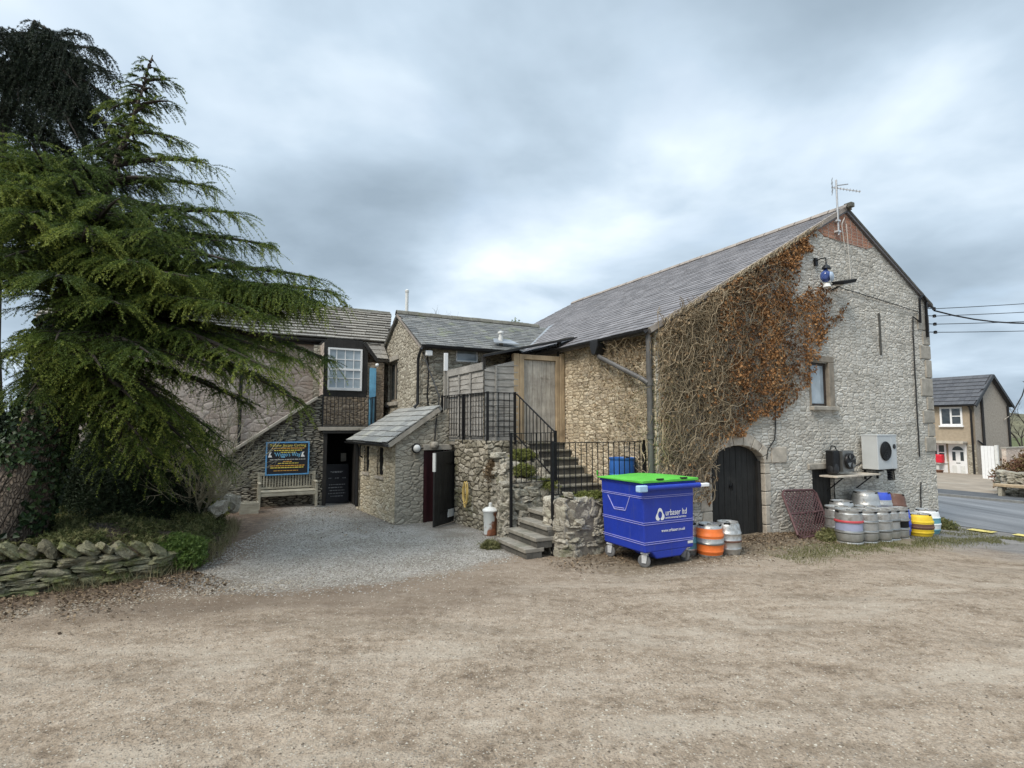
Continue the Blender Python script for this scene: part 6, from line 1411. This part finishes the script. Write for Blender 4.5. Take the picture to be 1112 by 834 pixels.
# dense dark conifer hedge below the cedar
def shrub_mass(name,label,cat,c,rx,ry,rz,n,mat,twl,droop,nl,nw,per,nodes,tint,seed,bark='twig',shell=.45,upright=.3):
    t=thing_w(name,label,cat,c); rg=np.random.default_rng(seed)
    d=rg.normal(size=(n,3)); d/=np.linalg.norm(d,axis=1,keepdims=True); d[:,2]=np.abs(d[:,2])*.95-.02
    lobes=rg.normal(size=(9,3)); lobes/=np.linalg.norm(lobes,axis=1,keepdims=True); lobes[:,2]=np.abs(lobes[:,2])
    k=.58+.55*np.max(np.exp(-9*(1-d@lobes.T))*rg.uniform(.5,1.1,9)[None,:],axis=1)+rg.normal(size=n)*.05
    r=k*(shell+(1-shell)*rg.random(n)**.4); P=d*r[:,None]*np.array([rx,ry,rz])
    out=d*np.array([1/rx,1/ry,1/rz]); out/=np.linalg.norm(out,axis=1,keepdims=True); D=out+rg.normal(size=(n,3))*.45+np.array([0,0,upright]); D/=np.linalg.norm(D,axis=1,keepdims=True)
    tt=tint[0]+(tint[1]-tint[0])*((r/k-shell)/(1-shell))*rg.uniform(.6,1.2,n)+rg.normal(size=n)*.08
    V,F,tn=needles(P,D,twl*rg.uniform(.6,1.3,n),np.full(n,droop),tt,nodes,per,nl,nw,.6,seed)
    np_mesh('foliage',V,F,mat,t,tint=tn)
    mb=MB()
    for i in range(26):
        j=rg.integers(n); e=Vector(P[j])*.9; mb.tube([Vector((rg.normal()*.08*rx,rg.normal()*.08*ry,-.25)),Vector((e.x*.35,e.y*.35,e.z*.5)),e],[.02,.014,.005],5,cap=False)
    mb.build('stems',M[bark],t,recalc=False); return t
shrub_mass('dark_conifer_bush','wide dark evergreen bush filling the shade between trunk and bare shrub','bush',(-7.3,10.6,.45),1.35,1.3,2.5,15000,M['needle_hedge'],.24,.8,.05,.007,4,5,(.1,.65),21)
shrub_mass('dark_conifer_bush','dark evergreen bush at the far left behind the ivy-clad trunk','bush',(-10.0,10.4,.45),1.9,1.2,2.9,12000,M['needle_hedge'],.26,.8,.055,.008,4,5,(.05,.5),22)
M['leaf_green']=foliage('bright_shrub_leaves',(.03,.055,.014),(.08,.135,.028),(.16,.23,.06),.5,.2)
M['leaf_mossy']=foliage('mossy_plant_leaves',(.045,.05,.016),(.14,.16,.04),(.27,.27,.09),.7,.15)
M['leaf_mixed']=foliage('dull_groundcover',(.035,.045,.016),(.095,.115,.038),(.23,.22,.10),.7,.15)
M['ivy']=foliage('ivy_leaves',(.010,.022,.009),(.028,.055,.020),(.075,.11,.045),.4,.08)
M['reddish']=foliage('reddish_hedge_leaves',(.07,.03,.022),(.16,.075,.05),(.20,.16,.07),.7,.1)
M['yellow_green']=foliage('yellow_green_cushion',(.09,.10,.02),(.20,.21,.04),(.34,.34,.09),.6,.2)
M['dry_grass']=foliage('dry_grass_blades',(.10,.085,.045),(.23,.20,.11),(.36,.33,.20),.8,.2)
M['grass']=foliage('short_grass_blades',(.055,.06,.02),(.12,.125,.045),(.25,.23,.11),.7,.2)
shrub_mass('green_shrub','small bright green leafy shrub on the end of the mossy wall','shrub',(-5.25,8.62,.12),.50,.50,.44,2600,M['leaf_green'],.12,.4,.045,.010,4,4,(.1,.8),23)
shrub_mass('moss_cushion','yellow green mossy cushion on the rockery by the bench','shrub',(-6.15,11.3,.42),.38,.34,.32,1500,M['yellow_green'],.08,.2,.035,.01,4,3,(.3,.9),24)
rg=np.random.default_rng(25); P=[]
for i in range(17000):
    x,y=rg.uniform(-9.5,-4.9),rg.uniform(6.4,12.2)
    h_=bank_h(x,y)
    if h_<.15 or mnoise.noise(Vector((x*1.5,y*1.5,3)))<-.12+.25*rg.normal()*.3: continue
    P.append((x,y,h_+rg.uniform(-.02,.10)))
P=np.array(P); n=len(P); D=rg.normal(size=(n,3))*.7+np.array([.15,-.3,.55]); D/=np.linalg.norm(D,axis=1,keepdims=True)
V,F,tn=needles(P,D,rg.uniform(.10,.42,n),np.full(n,.7),rg.uniform(.05,1.,n),5,4,.06,.007,.6,25)
o=np_mesh('undergrowth',V,F,M['leaf_mixed'],tint=tn); o['kind']='stuff'
shrub_mass('hedge_bush','reddish brown hedge bush on the bank above the roadside wall','bush',W(22.6,1.5,-.2),1.9,1.9,2.2,5200,M['reddish'],.35,.3,.10,.03,4,4,(.1,.8),27)
shrub_mass('low_green_bush','low green bush spilling over the roadside wall under the reddish hedge','bush',W(21.35,1.2,-.2),.9,1.2,1.0,2600,M['leaf_mixed'],.25,.3,.09,.03,4,4,(.3,1.),28)
for i,(x,y,z,rx,rz,lab,mt,sd) in enumerate(((-12.3,40,8.6,.75,3.2,'thin pointed evergreen tip behind the left roof ridge','needle_hedge',31),(-11.3,41,8.8,.8,2.6,'rounded dark evergreen tip just right of the thin one behind the roof','needle_dark',32),(.35,40,7.2,1.2,3.2,'feathery green conifer tip behind the cottage roof beside the barn','needle',33))):
    t=shrub_mass('distant_conifer',lab,'tree',(x,y,z),rx,rx,rz,900,M[mt],.5,.3,.16,.035,4,4,(.2,.7),sd)
    mb=MB(); mb.tube([(0,0,-z+gz(x,y)),(0,0,rz*.8)],[.25,.05],8); mb.build('trunk',M['twig'],t)
def bare(name,label,cat,base,h,spread,n0,mat,seed,depth=3,r0=.03,lean=(0,0)):
    rg=random.Random(seed); t=thing_w(name,label,cat,base); mb=MB()
    def grow(p,d,l,r,k):
        pts=[p]; q=p.copy(); dd=d.copy()
        for i in range(4):
            dd=(dd+Vector((rg.gauss(0,.14),rg.gauss(0,.14),rg.gauss(.03,.08)))).normalized(); q=q+dd*l/4; pts.append(q.copy())
        mb.tube(pts,[r*(1-.14*i) for i in range(5)],5 if k>1 else 3,cap=False)
        if k>0:
            for c in range(rg.randint(3,5)):
                a=pts[rg.randint(1,4)]; ax=dd.orthogonal().normalized(); ax.rotate(Matrix.Rotation(rg.uniform(0,6.28),3,dd)); grow(a,(dd+ax*rg.uniform(.35,.9)).normalized(),l*rg.uniform(.45,.7),r*.52,k-1)
    for i in range(n0):
        a=rg.uniform(0,6.28); d=Vector((math.cos(a)*spread+lean[0],math.sin(a)*spread+lean[1],1)).normalized(); grow(Vector((math.cos(a)*.08,math.sin(a)*.08,-.1)),d,h*rg.uniform(.45,.65),r0*rg.uniform(.6,1.1),depth)
    mb.build('branches',M[mat],t,recalc=False); return t
bare('bare_shrub','bare pale twiggy shrub between the dark evergreens and the notice board wall','shrub',(-6.25,11.0,.40),2.15,.48,24,'pale_twig',41,3,.026,(.12,0))
for i,(x,y,h,lab,sd) in enumerate(((-5.6,46,9.6,'bare leafless tree whose twigs show over the cottage ridge near the flue',42),(-3.0,48,9.2,'second bare leafless tree behind the cottage ridge, right of the flue',43),(86,92,9.0,'bare winter tree on the skyline beyond the rendered house',44),(98,95,8.5,'bare winter tree at the edge of the hedge skyline beyond the house',45),(78,100,8,'bare winter tree just behind the far cottage gable',46))):
    t=bare('bare_tree',lab,'tree',(x,y,float(gz(x,y))-.2),h,.30,5,'twig',sd,4,.16 if h>10 else .12)

# ivy up the leaning trunk
rg=np.random.default_rng(51); n=3600; tk=[Vector(q) for q in TRUNK]; P=[];Nn=[]
for i in range(n):
    s=rg.uniform(.0,3.0); k=int(s); f=s-k; c=tk[k].lerp(tk[k+1],f); a=rg.uniform(-3.14,3.14)
    if s<1.0 and -2.8<a<-.75 and rg.random()<.98: continue        # bare bark on the near side at the foot
    R_=[.40,.36,.33,.29][k]; nv=Vector((math.cos(a),math.sin(a),.15)); P.append(c+nv*(R_+rg.uniform(.01,.09))); Nn.append(nv)
def leaf_mesh(name,P,Nn,size,mat,parent,o,tint,rg,fold=.3,aspect=1.25,hang=0.):
    P=np.array([q[:] for q in P])-np.array(o[:]); Nn=np.array([q[:] for q in Nn]); n=len(P); Nn=Nn+rg.normal(size=(n,3))*.45; Nn/=np.linalg.norm(Nn,axis=1,keepdims=True)
    up=rg.normal(size=(n,3))+np.array([0,0,-hang]); a=np.cross(Nn,up); a/=np.linalg.norm(a,axis=1,keepdims=True); b=np.cross(a,Nn); s=size*rg.uniform(.6,1.35,(n,1))
    V=np.stack([P-b*s*aspect*.5,P+a*s*.5+Nn*s*fold,P+b*s*aspect*.5,P-a*s*.5+Nn*s*fold],1).reshape(-1,3); k=np.arange(n)*4
    F=np.concatenate([np.stack([k,k+1,k+2],1),np.stack([k,k+2,k+3],1)]); return np_mesh(name,V,F,mat,parent,tint=np.repeat(np.clip(tint,0,1),4))
iv=thing_w('ivy','dark green ivy climbing the leaning conifer trunk','ivy',TRUNK[0])
leaf_mesh('ivy_leaves',P,Nn,.075,M['ivy'],iv,Vector(TRUNK[0]),rg.uniform(0,1,len(P))**1.3,rg)
mb=MB()
for i in range(7):
    a=rg.uniform(-3,3); mb.tube([tk[int(s)].lerp(tk[int(s)+1],s-int(s))+Vector((math.cos(a+s*.5),math.sin(a+s*.5),0))*([.40,.36,.33][int(s)]+.012)-tk[0] for s in np.linspace(0,2.9,14)],.012,5)
mb.build('ivy_stems',M['twig'],iv)

# ---------------------------------------------------------------- dead creeper on the barn
M['creeper_leaf']=foliage('dry_creeper_leaves',(.085,.045,.024),(.27,.13,.05),(.49,.28,.125),.75,.15)
M['creeper_brown']=foliage('dull_brown_creeper_leaves',(.09,.065,.04),(.22,.155,.09),(.38,.29,.18),.8,.1)
cr=thing('dead_creeper','dead climbing creeper of tangled pale stems and rusty orange leaves over the barn corner','creeper',.9,-.02,.1)
O0=(.9,-.02,.1)
CP=[(-.5,.7),(-.5,4.2),(2.0,5.15),(4.2,6.42),(4.95,6.86),(4.85,6.5),(4.38,6.15),(4.3,5.85),(4.1,5.2),(4.5,5.15),(4.9,5.42),(5.3,5.45),(5.35,5.0),(5.1,4.4),(4.9,3.95),(4.6,3.6),(4.48,3.2),(4.2,2.95),(3.8,2.62),(3.3,2.42),(2.7,2.38),(2.35,2.1),(1.85,1.93),(1.45,1.78),(1.28,1.45),(1.15,.7)]
def inC(x,z):
    c=False
    for i in range(len(CP)):
        (x1,y1),(x2,y2)=CP[i],CP[i-1]
        if (y1>z)!=(y2>z) and x<(x2-x1)*(z-y1)/(y2-y1)+x1: c=not c
    return c
rg=np.random.default_rng(61); P=[];Nn=[];TT=[];P2=[];N2=[];T2=[]
for i in range(80000):
    x=rg.uniform(-.02,5.4); z=rg.uniform(.7,6.9)
    if z>gable(x)+.03: continue
    nz=mnoise.noise(Vector((x*1.4,0,z*1.4))); jx=x+.22*mnoise.noise(Vector((x*3,5,z*3))); jz=z+.22*mnoise.noise(Vector((x*3,9,z*3)))
    if not inC(jx,jz): continue
    edge=smooth(.9,2.3,x+.5*nz); top=smooth(.75,.1,gable(x)-z); low=1-.5*smooth(2.6,1.9,z)*(1-smooth(1.,2.,x))
    dens=(.24+.68*edge)*low+.45*top
    if x>4.0 and z<5.6: dens*=.75
    if nz<-.12: dens*=.5
    if mnoise.noise(Vector((x*4.2,3,z*4.2)))<-.22: dens*=.35
    if rg.random()>dens*.62: continue
    off=rg.uniform(.03,.10+.16*(1-smooth(.5,3.5,x)))
    if rg.random()<.12+.88*edge-.55*top*(1-smooth(2.5,4,x)): P.append(Vector((x,-off,z)));Nn.append(Vector((rg.normal()*.2,-1,.25)));TT.append(.40+.45*nz+rg.normal()*.22)
    else: P2.append(Vector((x,-off,z)));N2.append(Vector((rg.normal()*.2,-1,.25)));T2.append(.45+.4*nz+rg.normal()*.22)
# straggling tendrils to the right
for (ax,az,bx,bz,n) in ((4.9,4.2,6.05,5.05,90),(5.0,4.6,5.9,4.75,40),(5.2,5.3,5.7,5.4,30),(4.4,3.3,4.75,3.5,30),(1.25,1.5,1.2,.75,70)):
    for i in range(n):
        t=rg.random()**1.4; P.append(Vector((ax+(bx-ax)*t+rg.normal()*.04,-rg.uniform(.02,.06),az+(bz-az)*t+rg.normal()*.05)));Nn.append(Vector((0,-1,.2)));TT.append(.3+rg.normal()*.25)
# on the side wall, thinning away from the corner
for i in range(900):
    u=abs(rg.normal())*1.0; z=3.95-abs(rg.normal())*.30 if rg.random()<.65 else rg.uniform(1.8,3.9)
    if u>3: continue
    P2.append(Vector((-rg.uniform(.02,.10),u,z)));N2.append(Vector((-1,0,.2)));T2.append(.4+rg.normal()*.25)
print('creeper leaves',len(P),len(P2))
leaf_mesh('orange_leaves',P,Nn,.048,M['creeper_leaf'],cr,Vector(O0),np.array(TT),rg,.3,1.2,.6)
leaf_mesh('brown_leaves',P2,N2,.046,M['creeper_brown'],cr,Vector(O0),np.array(T2),rg,.3,1.2,.6)
M['stem_pale']=simple('pale_dead_stem',(.35,.28,.185),.85,0,.3,5); M['stem_dark']=simple('brown_dead_stem',(.24,.185,.115),.9,0,.3,5)
def stems(name,n,mat,rr,seed,xr,side=False,zr=(.2,2.6),wig=.42,steps=(14,46)):
    rg=random.Random(seed); mb=MB()
    for i in range(n):
        x=rg.uniform(*xr); z=rg.uniform(*zr); a=rg.gauss(math.pi/2,.5) ; off=rg.uniform(.02,.20 if x<1.5 else .08); pts=[]; r=rg.uniform(*rr); st=rg.randint(*steps)
        for k in range(st):
            pts.append(Vector((-off,x,z))-Vector(O0) if side else Vector((x,-off,z))-Vector(O0))
            a+=rg.gauss(0,wig); a+= (math.pi/2-.2-a)*.03
            x+=.085*math.cos(a); z+=.085*math.sin(a); off=max(.015,off+rg.gauss(0,.012))
            if z>(3.95 if side else gable(max(0,x))-.03): z-=.1; a=-a*.3
            if z<.75 and not side: z=.8; a=abs(a)
            if x<0: x=.0 ; a=math.pi-a
            if not side and not inC(x-.1,z) : break
            if side and x>2.9: break
        if len(pts)>4: mb.tube(pts,[r*(1-.6*k/len(pts)) for k in range(len(pts))],4,cap=False)
    return mb.build(name,mat,cr,recalc=False,smooth=True)
stems('pale_stems',330,M['stem_pale'],(.004,.0085),71,(0,1.9),False,(.75,4.4),.55,(14,38)); stems('brown_stems',520,M['stem_dark'],(.004,.009),72,(0,2.6),False,(.75,4.8),.55,(12,34)); stems('brown_stems',220,M['stem_dark'],(.004,.007),77,(1.6,4.2),False,(2.2,5.6),.6,(8,24))
stems('pale_stems',30,M['stem_pale'],(.004,.009),74,(0,1.0),True,(1.0,2.6),.4); stems('brown_stems',30,M['stem_dark'],(.004,.008),75,(0,2.4),True,(1.5,3.6),.45); stems('pale_stems',14,M['stem_pale'],(.004,.007),79,(.3,2.6),True,(2.8,3.9),.5,(10,26))
stems('pale_stems',22,M['stem_pale'],(.008,.013),76,(0.0,1.1),False,(.75,1.6),.34,(20,52))
mb=MB(); rg_=random.Random(5)      # runners along the verge
for i in range(60):
    x=rg_.uniform(.0,4.6); pts=[]
    for k in range(rg_.randint(6,16)): pts.append(Vector((x,-.06-rg_.uniform(0,.05),gable(x)+.06+rg_.uniform(-.10,.05)))-Vector(O0)); x+=rg_.uniform(.04,.1)
    mb.tube(pts,[.010*(1-.6*k/len(pts)) for k in range(len(pts))],4,cap=False)
mb.build('verge_stems',M['stem_pale'],cr,recalc=False,smooth=True)

# ---------------------------------------------------------------- loose cover: leaves, grass, pebbles
def blades(name,pts,h,w,mat,tint,seed,kind='stuff'):
    rg=np.random.default_rng(seed); P=np.array(pts); n=len(P); a=rg.uniform(0,6.28,n); d=np.stack([np.cos(a),np.sin(a),np.zeros(n)],1); ln=rg.normal(size=(n,3))*.45; ln[:,2]=1; ln/=np.linalg.norm(ln,axis=1,keepdims=True)
    hh=h*rg.uniform(.4,1.3,(n,1)); V=np.stack([P-d*w,P+d*w,P+ln*hh],1).reshape(-1,3)
    o=np_mesh(name,V,np.arange(3*n).reshape(n,3),mat,tint=np.repeat(np.clip(tint,0,1),3)); o['kind']='stuff'; return o
rg=np.random.default_rng(81); pts=[]
while len(pts)<12500:
    p=rg.uniform(1.2,9.6); u=-1.55+rg.normal()*.24-.2*smooth(6,9,p)
    if rg.random()<.25: p=rg.uniform(6.5,9.9); u=rg.uniform(-1.2,-.05)
    if mnoise.noise(Vector((p*1.3,u*1.3,0)))<-.2: continue
    x,y,_=W(p,u); pts.append((x,y,float(gzx(x,y))))
blades('grass_strip',pts,.055,.004,M['grass'],rg.uniform(.1,.9,len(pts)),82)
pts=[]
while len(pts)<2600:
    t=rg.random(); i=rg.integers(len(BE)-5)+3 if True else 0
    a,b=BL_[min(i,8)]; q=a.lerp(b,t); pts.append((q.x+rg.normal()*.09,q.y+rg.normal()*.09,max(0,bank_h(q.x,q.y))*.5))
blades('dry_grass',pts,.22,.005,M['dry_grass'],rg.uniform(.1,.9,len(pts)),83)
M['litter']=foliage('fallen_leaf_litter',(.06,.042,.028),(.15,.105,.068),(.29,.22,.14),.85,.05)
P=[];Nn=[]
def lit(x,y,z=None): P.append(Vector((x,y,(float(gzx(x,y)) if z is None else z)+rg.uniform(.008,.03)))); Nn.append(Vector((0,0,1)))
for i in range(4200):
    p=rg.uniform(-.1,4.6); u=-abs(rg.normal())*.55-.05; x,y,_=W(p,min(u,-.03)); lit(x,y)
for i in range(900): 
    p=rg.uniform(-2.4,.2); u=rg.normal()*.25-.25; x,y,_=W(p,u); lit(x,y)
for i in range(4200):
    a,b=BL_[rg.integers(1,5)]; q=a.lerp(b,rg.random()); n_=Vector((b.y-a.y,-(b.x-a.x),0)).normalized(); q=q+n_*abs(rg.normal())*.65; lit(q.x,q.y)
for i in range(1800):
    q=Vector((rg.uniform(-10,-5),rg.uniform(6.6,12),0)); h_=bank_h(q.x,q.y)
    if h_>.1: lit(q.x,q.y,h_)
for i in range(350): 
    p=rg.uniform(-6,-3.6); u=rg.uniform(3.5,7.8); x,y,_=W(p,u); lit(x,y)
o=leaf_mesh('leaf_litter',P,Nn,.028,M['litter'],None,Vector((0,0,0)),rg.uniform(0,1,len(P)),rg,.08); o['kind']='stuff'
def pebbles(name,XY,size,mat,seed):
    rg=np.random.default_rng(seed); XY=np.array(XY); n=len(XY); z=gzx(XY[:,0],XY[:,1]); C=np.stack([XY[:,0],XY[:,1],z],1); s=size*rg.uniform(.45,1.5,(n,1))*rg.uniform(.8,1.2,(n,1)); a=rg.uniform(0,6.28,n)
    e=[]
    for k in range(5):
        b=a+k*1.2566+rg.uniform(-.25,.25,n); e.append(C+np.stack([np.cos(b),np.sin(b)*1.0,np.full(n,.1)],1)*s*rg.uniform(.7,1.1,(n,1)))
    top=C+np.stack([rg.normal(size=n)*.25,rg.normal(size=n)*.25,rg.uniform(.4,.8,n)],1)*s
    V=np.stack(e+[top],1).reshape(-1,3); k=np.arange(n)*6; F=np.concatenate([np.stack([k+i,k+(i+1)%5,k+5],1) for i in range(5)])
    o=np_mesh(name,V,F,mat,tint=np.repeat(rg.random(n),6)); o['kind']='stuff'; return o
def peb_mat(name,cols):
    m=NT(name); at=m.n('ShaderNodeAttribute',attribute_name='tint'); m.base(m.ramp(at.outputs['Fac'],[(i/(len(cols)-1),c) for i,c in enumerate(cols)])); m.rough(.9); m.b.inputs['Specular IOR Level'].default_value=.2; return m.mat
M['peb_brown']=peb_mat('brown_grit',[(.10,.08,.06),(.20,.165,.125),(.28,.235,.18),(.35,.30,.235),(.44,.40,.33)])
M['peb_grey']=peb_mat('grey_gravel',[(.12,.105,.085),(.20,.18,.15),(.29,.27,.235),(.40,.38,.345),(.18,.155,.125)])
XY=[]
while len(XY)<34000:
    r=1.6+rg.random()**1.5*9.5; a=rg.uniform(-.85,.85); x,y=r*math.sin(a)*1.15,r*math.cos(a)
    if y<8.6 and y>1.2: XY.append((x,y))
pebbles('road_grit',XY,.0085,M['peb_brown'],91)
XY=[]
while len(XY)<26000:
    x=rg.uniform(-5.2,1.2); y=rg.uniform(7.2,15); p,u=toB(x,y)
    if u>7.9 or (p>-2.1 and u>.1) or (p>-3.6 and u>2.6): continue
    if y+rg.normal()*.3 < 0.17*(x+3.4)**2+7.4: continue
    if rg.random()> (9.2/y)**1.5: continue
    XY.append((x,y))
pebbles('court_gravel',XY,.013,M['peb_grey'],92)
XY=[]
for i in range(2200):
    t=rg.random(); x=-7.2+t*4.2+rg.normal()*.2; y=6.05+t*1.75+rg.normal()*.14; XY.append((x,y))
for i in range(1200): p=rg.uniform(-1.6,3); u=-1.35+rg.normal()*.18; x,y,_=W(p,u); XY.append((x,y))
pebbles('verge_gravel',XY,.0115,M['peb_brown'],93)
# rockery stones by the bench
its=[]
for i in range(9): its.append(((rg.normal()*.3,rg.normal()*.45,.1+rg.uniform(0,.2)),(rg.uniform(.25,.45),rg.uniform(.2,.32),rg.uniform(.25,.4)),(rg.normal()*.2,rg.normal()*.2,rg.uniform(0,3)),.14))
ro=thing_w('rockery','heap of grey rockery stones on the bank near the bench','rockery',(-6.3,11.8,.25)); stones_mesh('rocks',its,M['grey_lump'],ro)
# plants on the parapet
for i,(p,u,z,r,lab) in enumerate(((-1.55,2.25,1.55,.26,'mossy green plant near the top of the rubble parapet beside the upper steps'),(-1.75,1.85,1.28,.22,'small mossy plant halfway down the rubble parapet under the short railing'),(-1.4,1.58,1.02,.2,'low green plant at the foot of the parapet next to the handrail post'))):
    shrub_mass('parapet_plant',lab,'plant',W(p,u,z),r,r*.8,r*.8,420,M['leaf_mossy'],.09,.6,.045,.009,4,3,(.0,.8),34+i*10)
shrub_mass('dead_fern','dead brown plant hanging at the terrace corner under the railing','plant',W(-1.95,2.62,1.25),.16,.10,.5,800,M['creeper_brown'],.14,1.3,.05,.009,4,3,(.0,.4),35)
shrub_mass('wall_top_plant','small mossy plants along the top of the low rubble wall','plant',W(-1.35,.28,.93),.45,.12,.13,500,M['leaf_mossy'],.06,.3,.035,.008,4,3,(.05,.7),36)
shrub_mass('grass_tuft','small grass tuft at the foot of the steps by the dustbin','plant',W(-2.68,1.42,-.02),.14,.14,.14,260,M['grass'],.10,.3,.06,.006,4,3,(.2,.8),37)
shrub_mass('weed_clump','green weed clump growing at the foot of the barn corner','plant',W(9.2,-.2,-.45),.4,.2,.4,700,M['leaf_mixed'],.12,.4,.06,.010,4,3,(.2,.9),38)
shrub_mass('weed_clump','pale green weed among dead leaves beneath the leaning lattice frame','plant',W(3.75,-.85,-.07),.30,.2,.22,420,M['leaf_mixed'],.12,.4,.06,.014,4,3,(.3,1.),39)

# ================================================================== SKY, SUN, CAMERA
w=bpy.data.worlds.new('World'); scene.world=w; w.use_nodes=True; nt=w.node_tree; nt.nodes.clear()
class WN(NT):
    def __init__(s,t): s.t=t; s.tc=s.n('ShaderNodeTexCoord')
q=WN(nt)
SUN_EL,SUN_AZ=47,222    # azimuth clockwise from +Y: behind the camera, a little to the left
sky=q.n('ShaderNodeTexSky',sky_type='NISHITA'); sky.sun_disc=False; sky.sun_elevation=rad(SUN_EL); sky.sun_rotation=rad(SUN_AZ); sky.air_density=1; sky.dust_density=2
d=q.tc.outputs['Generated']; sp=q.n('ShaderNodeSeparateXYZ'); q.l(d,sp.inputs[0]); up=q.math('MAXIMUM',sp.outputs[2],0.0)
den=q.math('ADD',up,.22); cb=q.n('ShaderNodeCombineXYZ'); q.l(q.math('DIVIDE',sp.outputs[0],den),cb.inputs[0]); q.l(q.math('DIVIDE',sp.outputs[1],den),cb.inputs[1])
mp=q.n('ShaderNodeMapping'); q.l(cb.outputs[0],mp.inputs[0]); mp.inputs['Location'].default_value=SKY_OFF if 'SKY_OFF' in globals() else (41.8,31.2,6.66); mp.inputs['Scale'].default_value=(.9,1.0,1)
n1=q.noise(mp.outputs[0],.9,6,.5,.25); n2=q.noise(mp.outputs[0],2.3,5,.5,.2)
f=q.math('ADD',q.math('MULTIPLY',n1,.72),q.math('MULTIPLY',n2,.28))
cl=q.ramp(f,[(.36,(2.0,2.55,3.1)),(.45,(2.6,3.25,3.9)),(.53,(3.4,4.15,4.9)),(.61,(4.7,5.4,6.05)),(.69,(6.4,6.8,7.1))])
gap=q.math('MULTIPLY',q.fmap(n2,.54,.68),.14)
mixc=q.mix(gap,cl,sky.outputs[0])
zen=q.math('ADD',1.0,q.math('MULTIPLY',q.fmap(up,.62,.98),1.9)); mixc=q.mix(1.,mixc,q.n('ShaderNodeCombineColor').outputs[0],'MULTIPLY') if False else mixc
sc=q.n('ShaderNodeVectorMath',operation='SCALE'); q.l(mixc,sc.inputs[0]); q.l(zen,sc.inputs[3])
bg=q.n('ShaderNodeBackground'); q.l(sc.outputs[0],bg.inputs[0]); bg.inputs[1].default_value=.085
o=q.n('ShaderNodeOutputWorld'); q.l(bg.outputs[0],o.inputs[0])
sl=bpy.data.lights.new('sun','SUN'); sl.energy=1.5; sl.angle=rad(24); sl.color=(1,.92,.81)
so=bpy.data.objects.new('sun',sl); col.objects.link(so); az=rad(SUN_AZ); el=rad(SUN_EL)
to=Vector((math.sin(az)*math.cos(el),math.cos(az)*math.cos(el),math.sin(el))); so.rotation_euler=to.to_track_quat('Z','Y').to_euler(); so.location=(0,-5,20)
cam=bpy.data.cameras.new('camera'); cam.sensor_width=36; cam.lens=590/1112*36; cam.clip_end=3000; cam.clip_start=.05
co=bpy.data.objects.new('camera',cam); col.objects.link(co); co.location=(0,0,2.2); co.rotation_euler=(rad(90)+math.atan(45/590),0,0); scene.camera=co
scene.view_settings.view_transform='Standard'; scene.view_settings.look='None'; scene.view_settings.gamma=1; scene.view_settings.exposure=1.1
scene.view_settings.use_curve_mapping=False
scene.render.engine='CYCLES'; scene.cycles.use_denoising=True; scene.cycles.max_bounces=6; scene.cycles.transparent_max_bounces=8
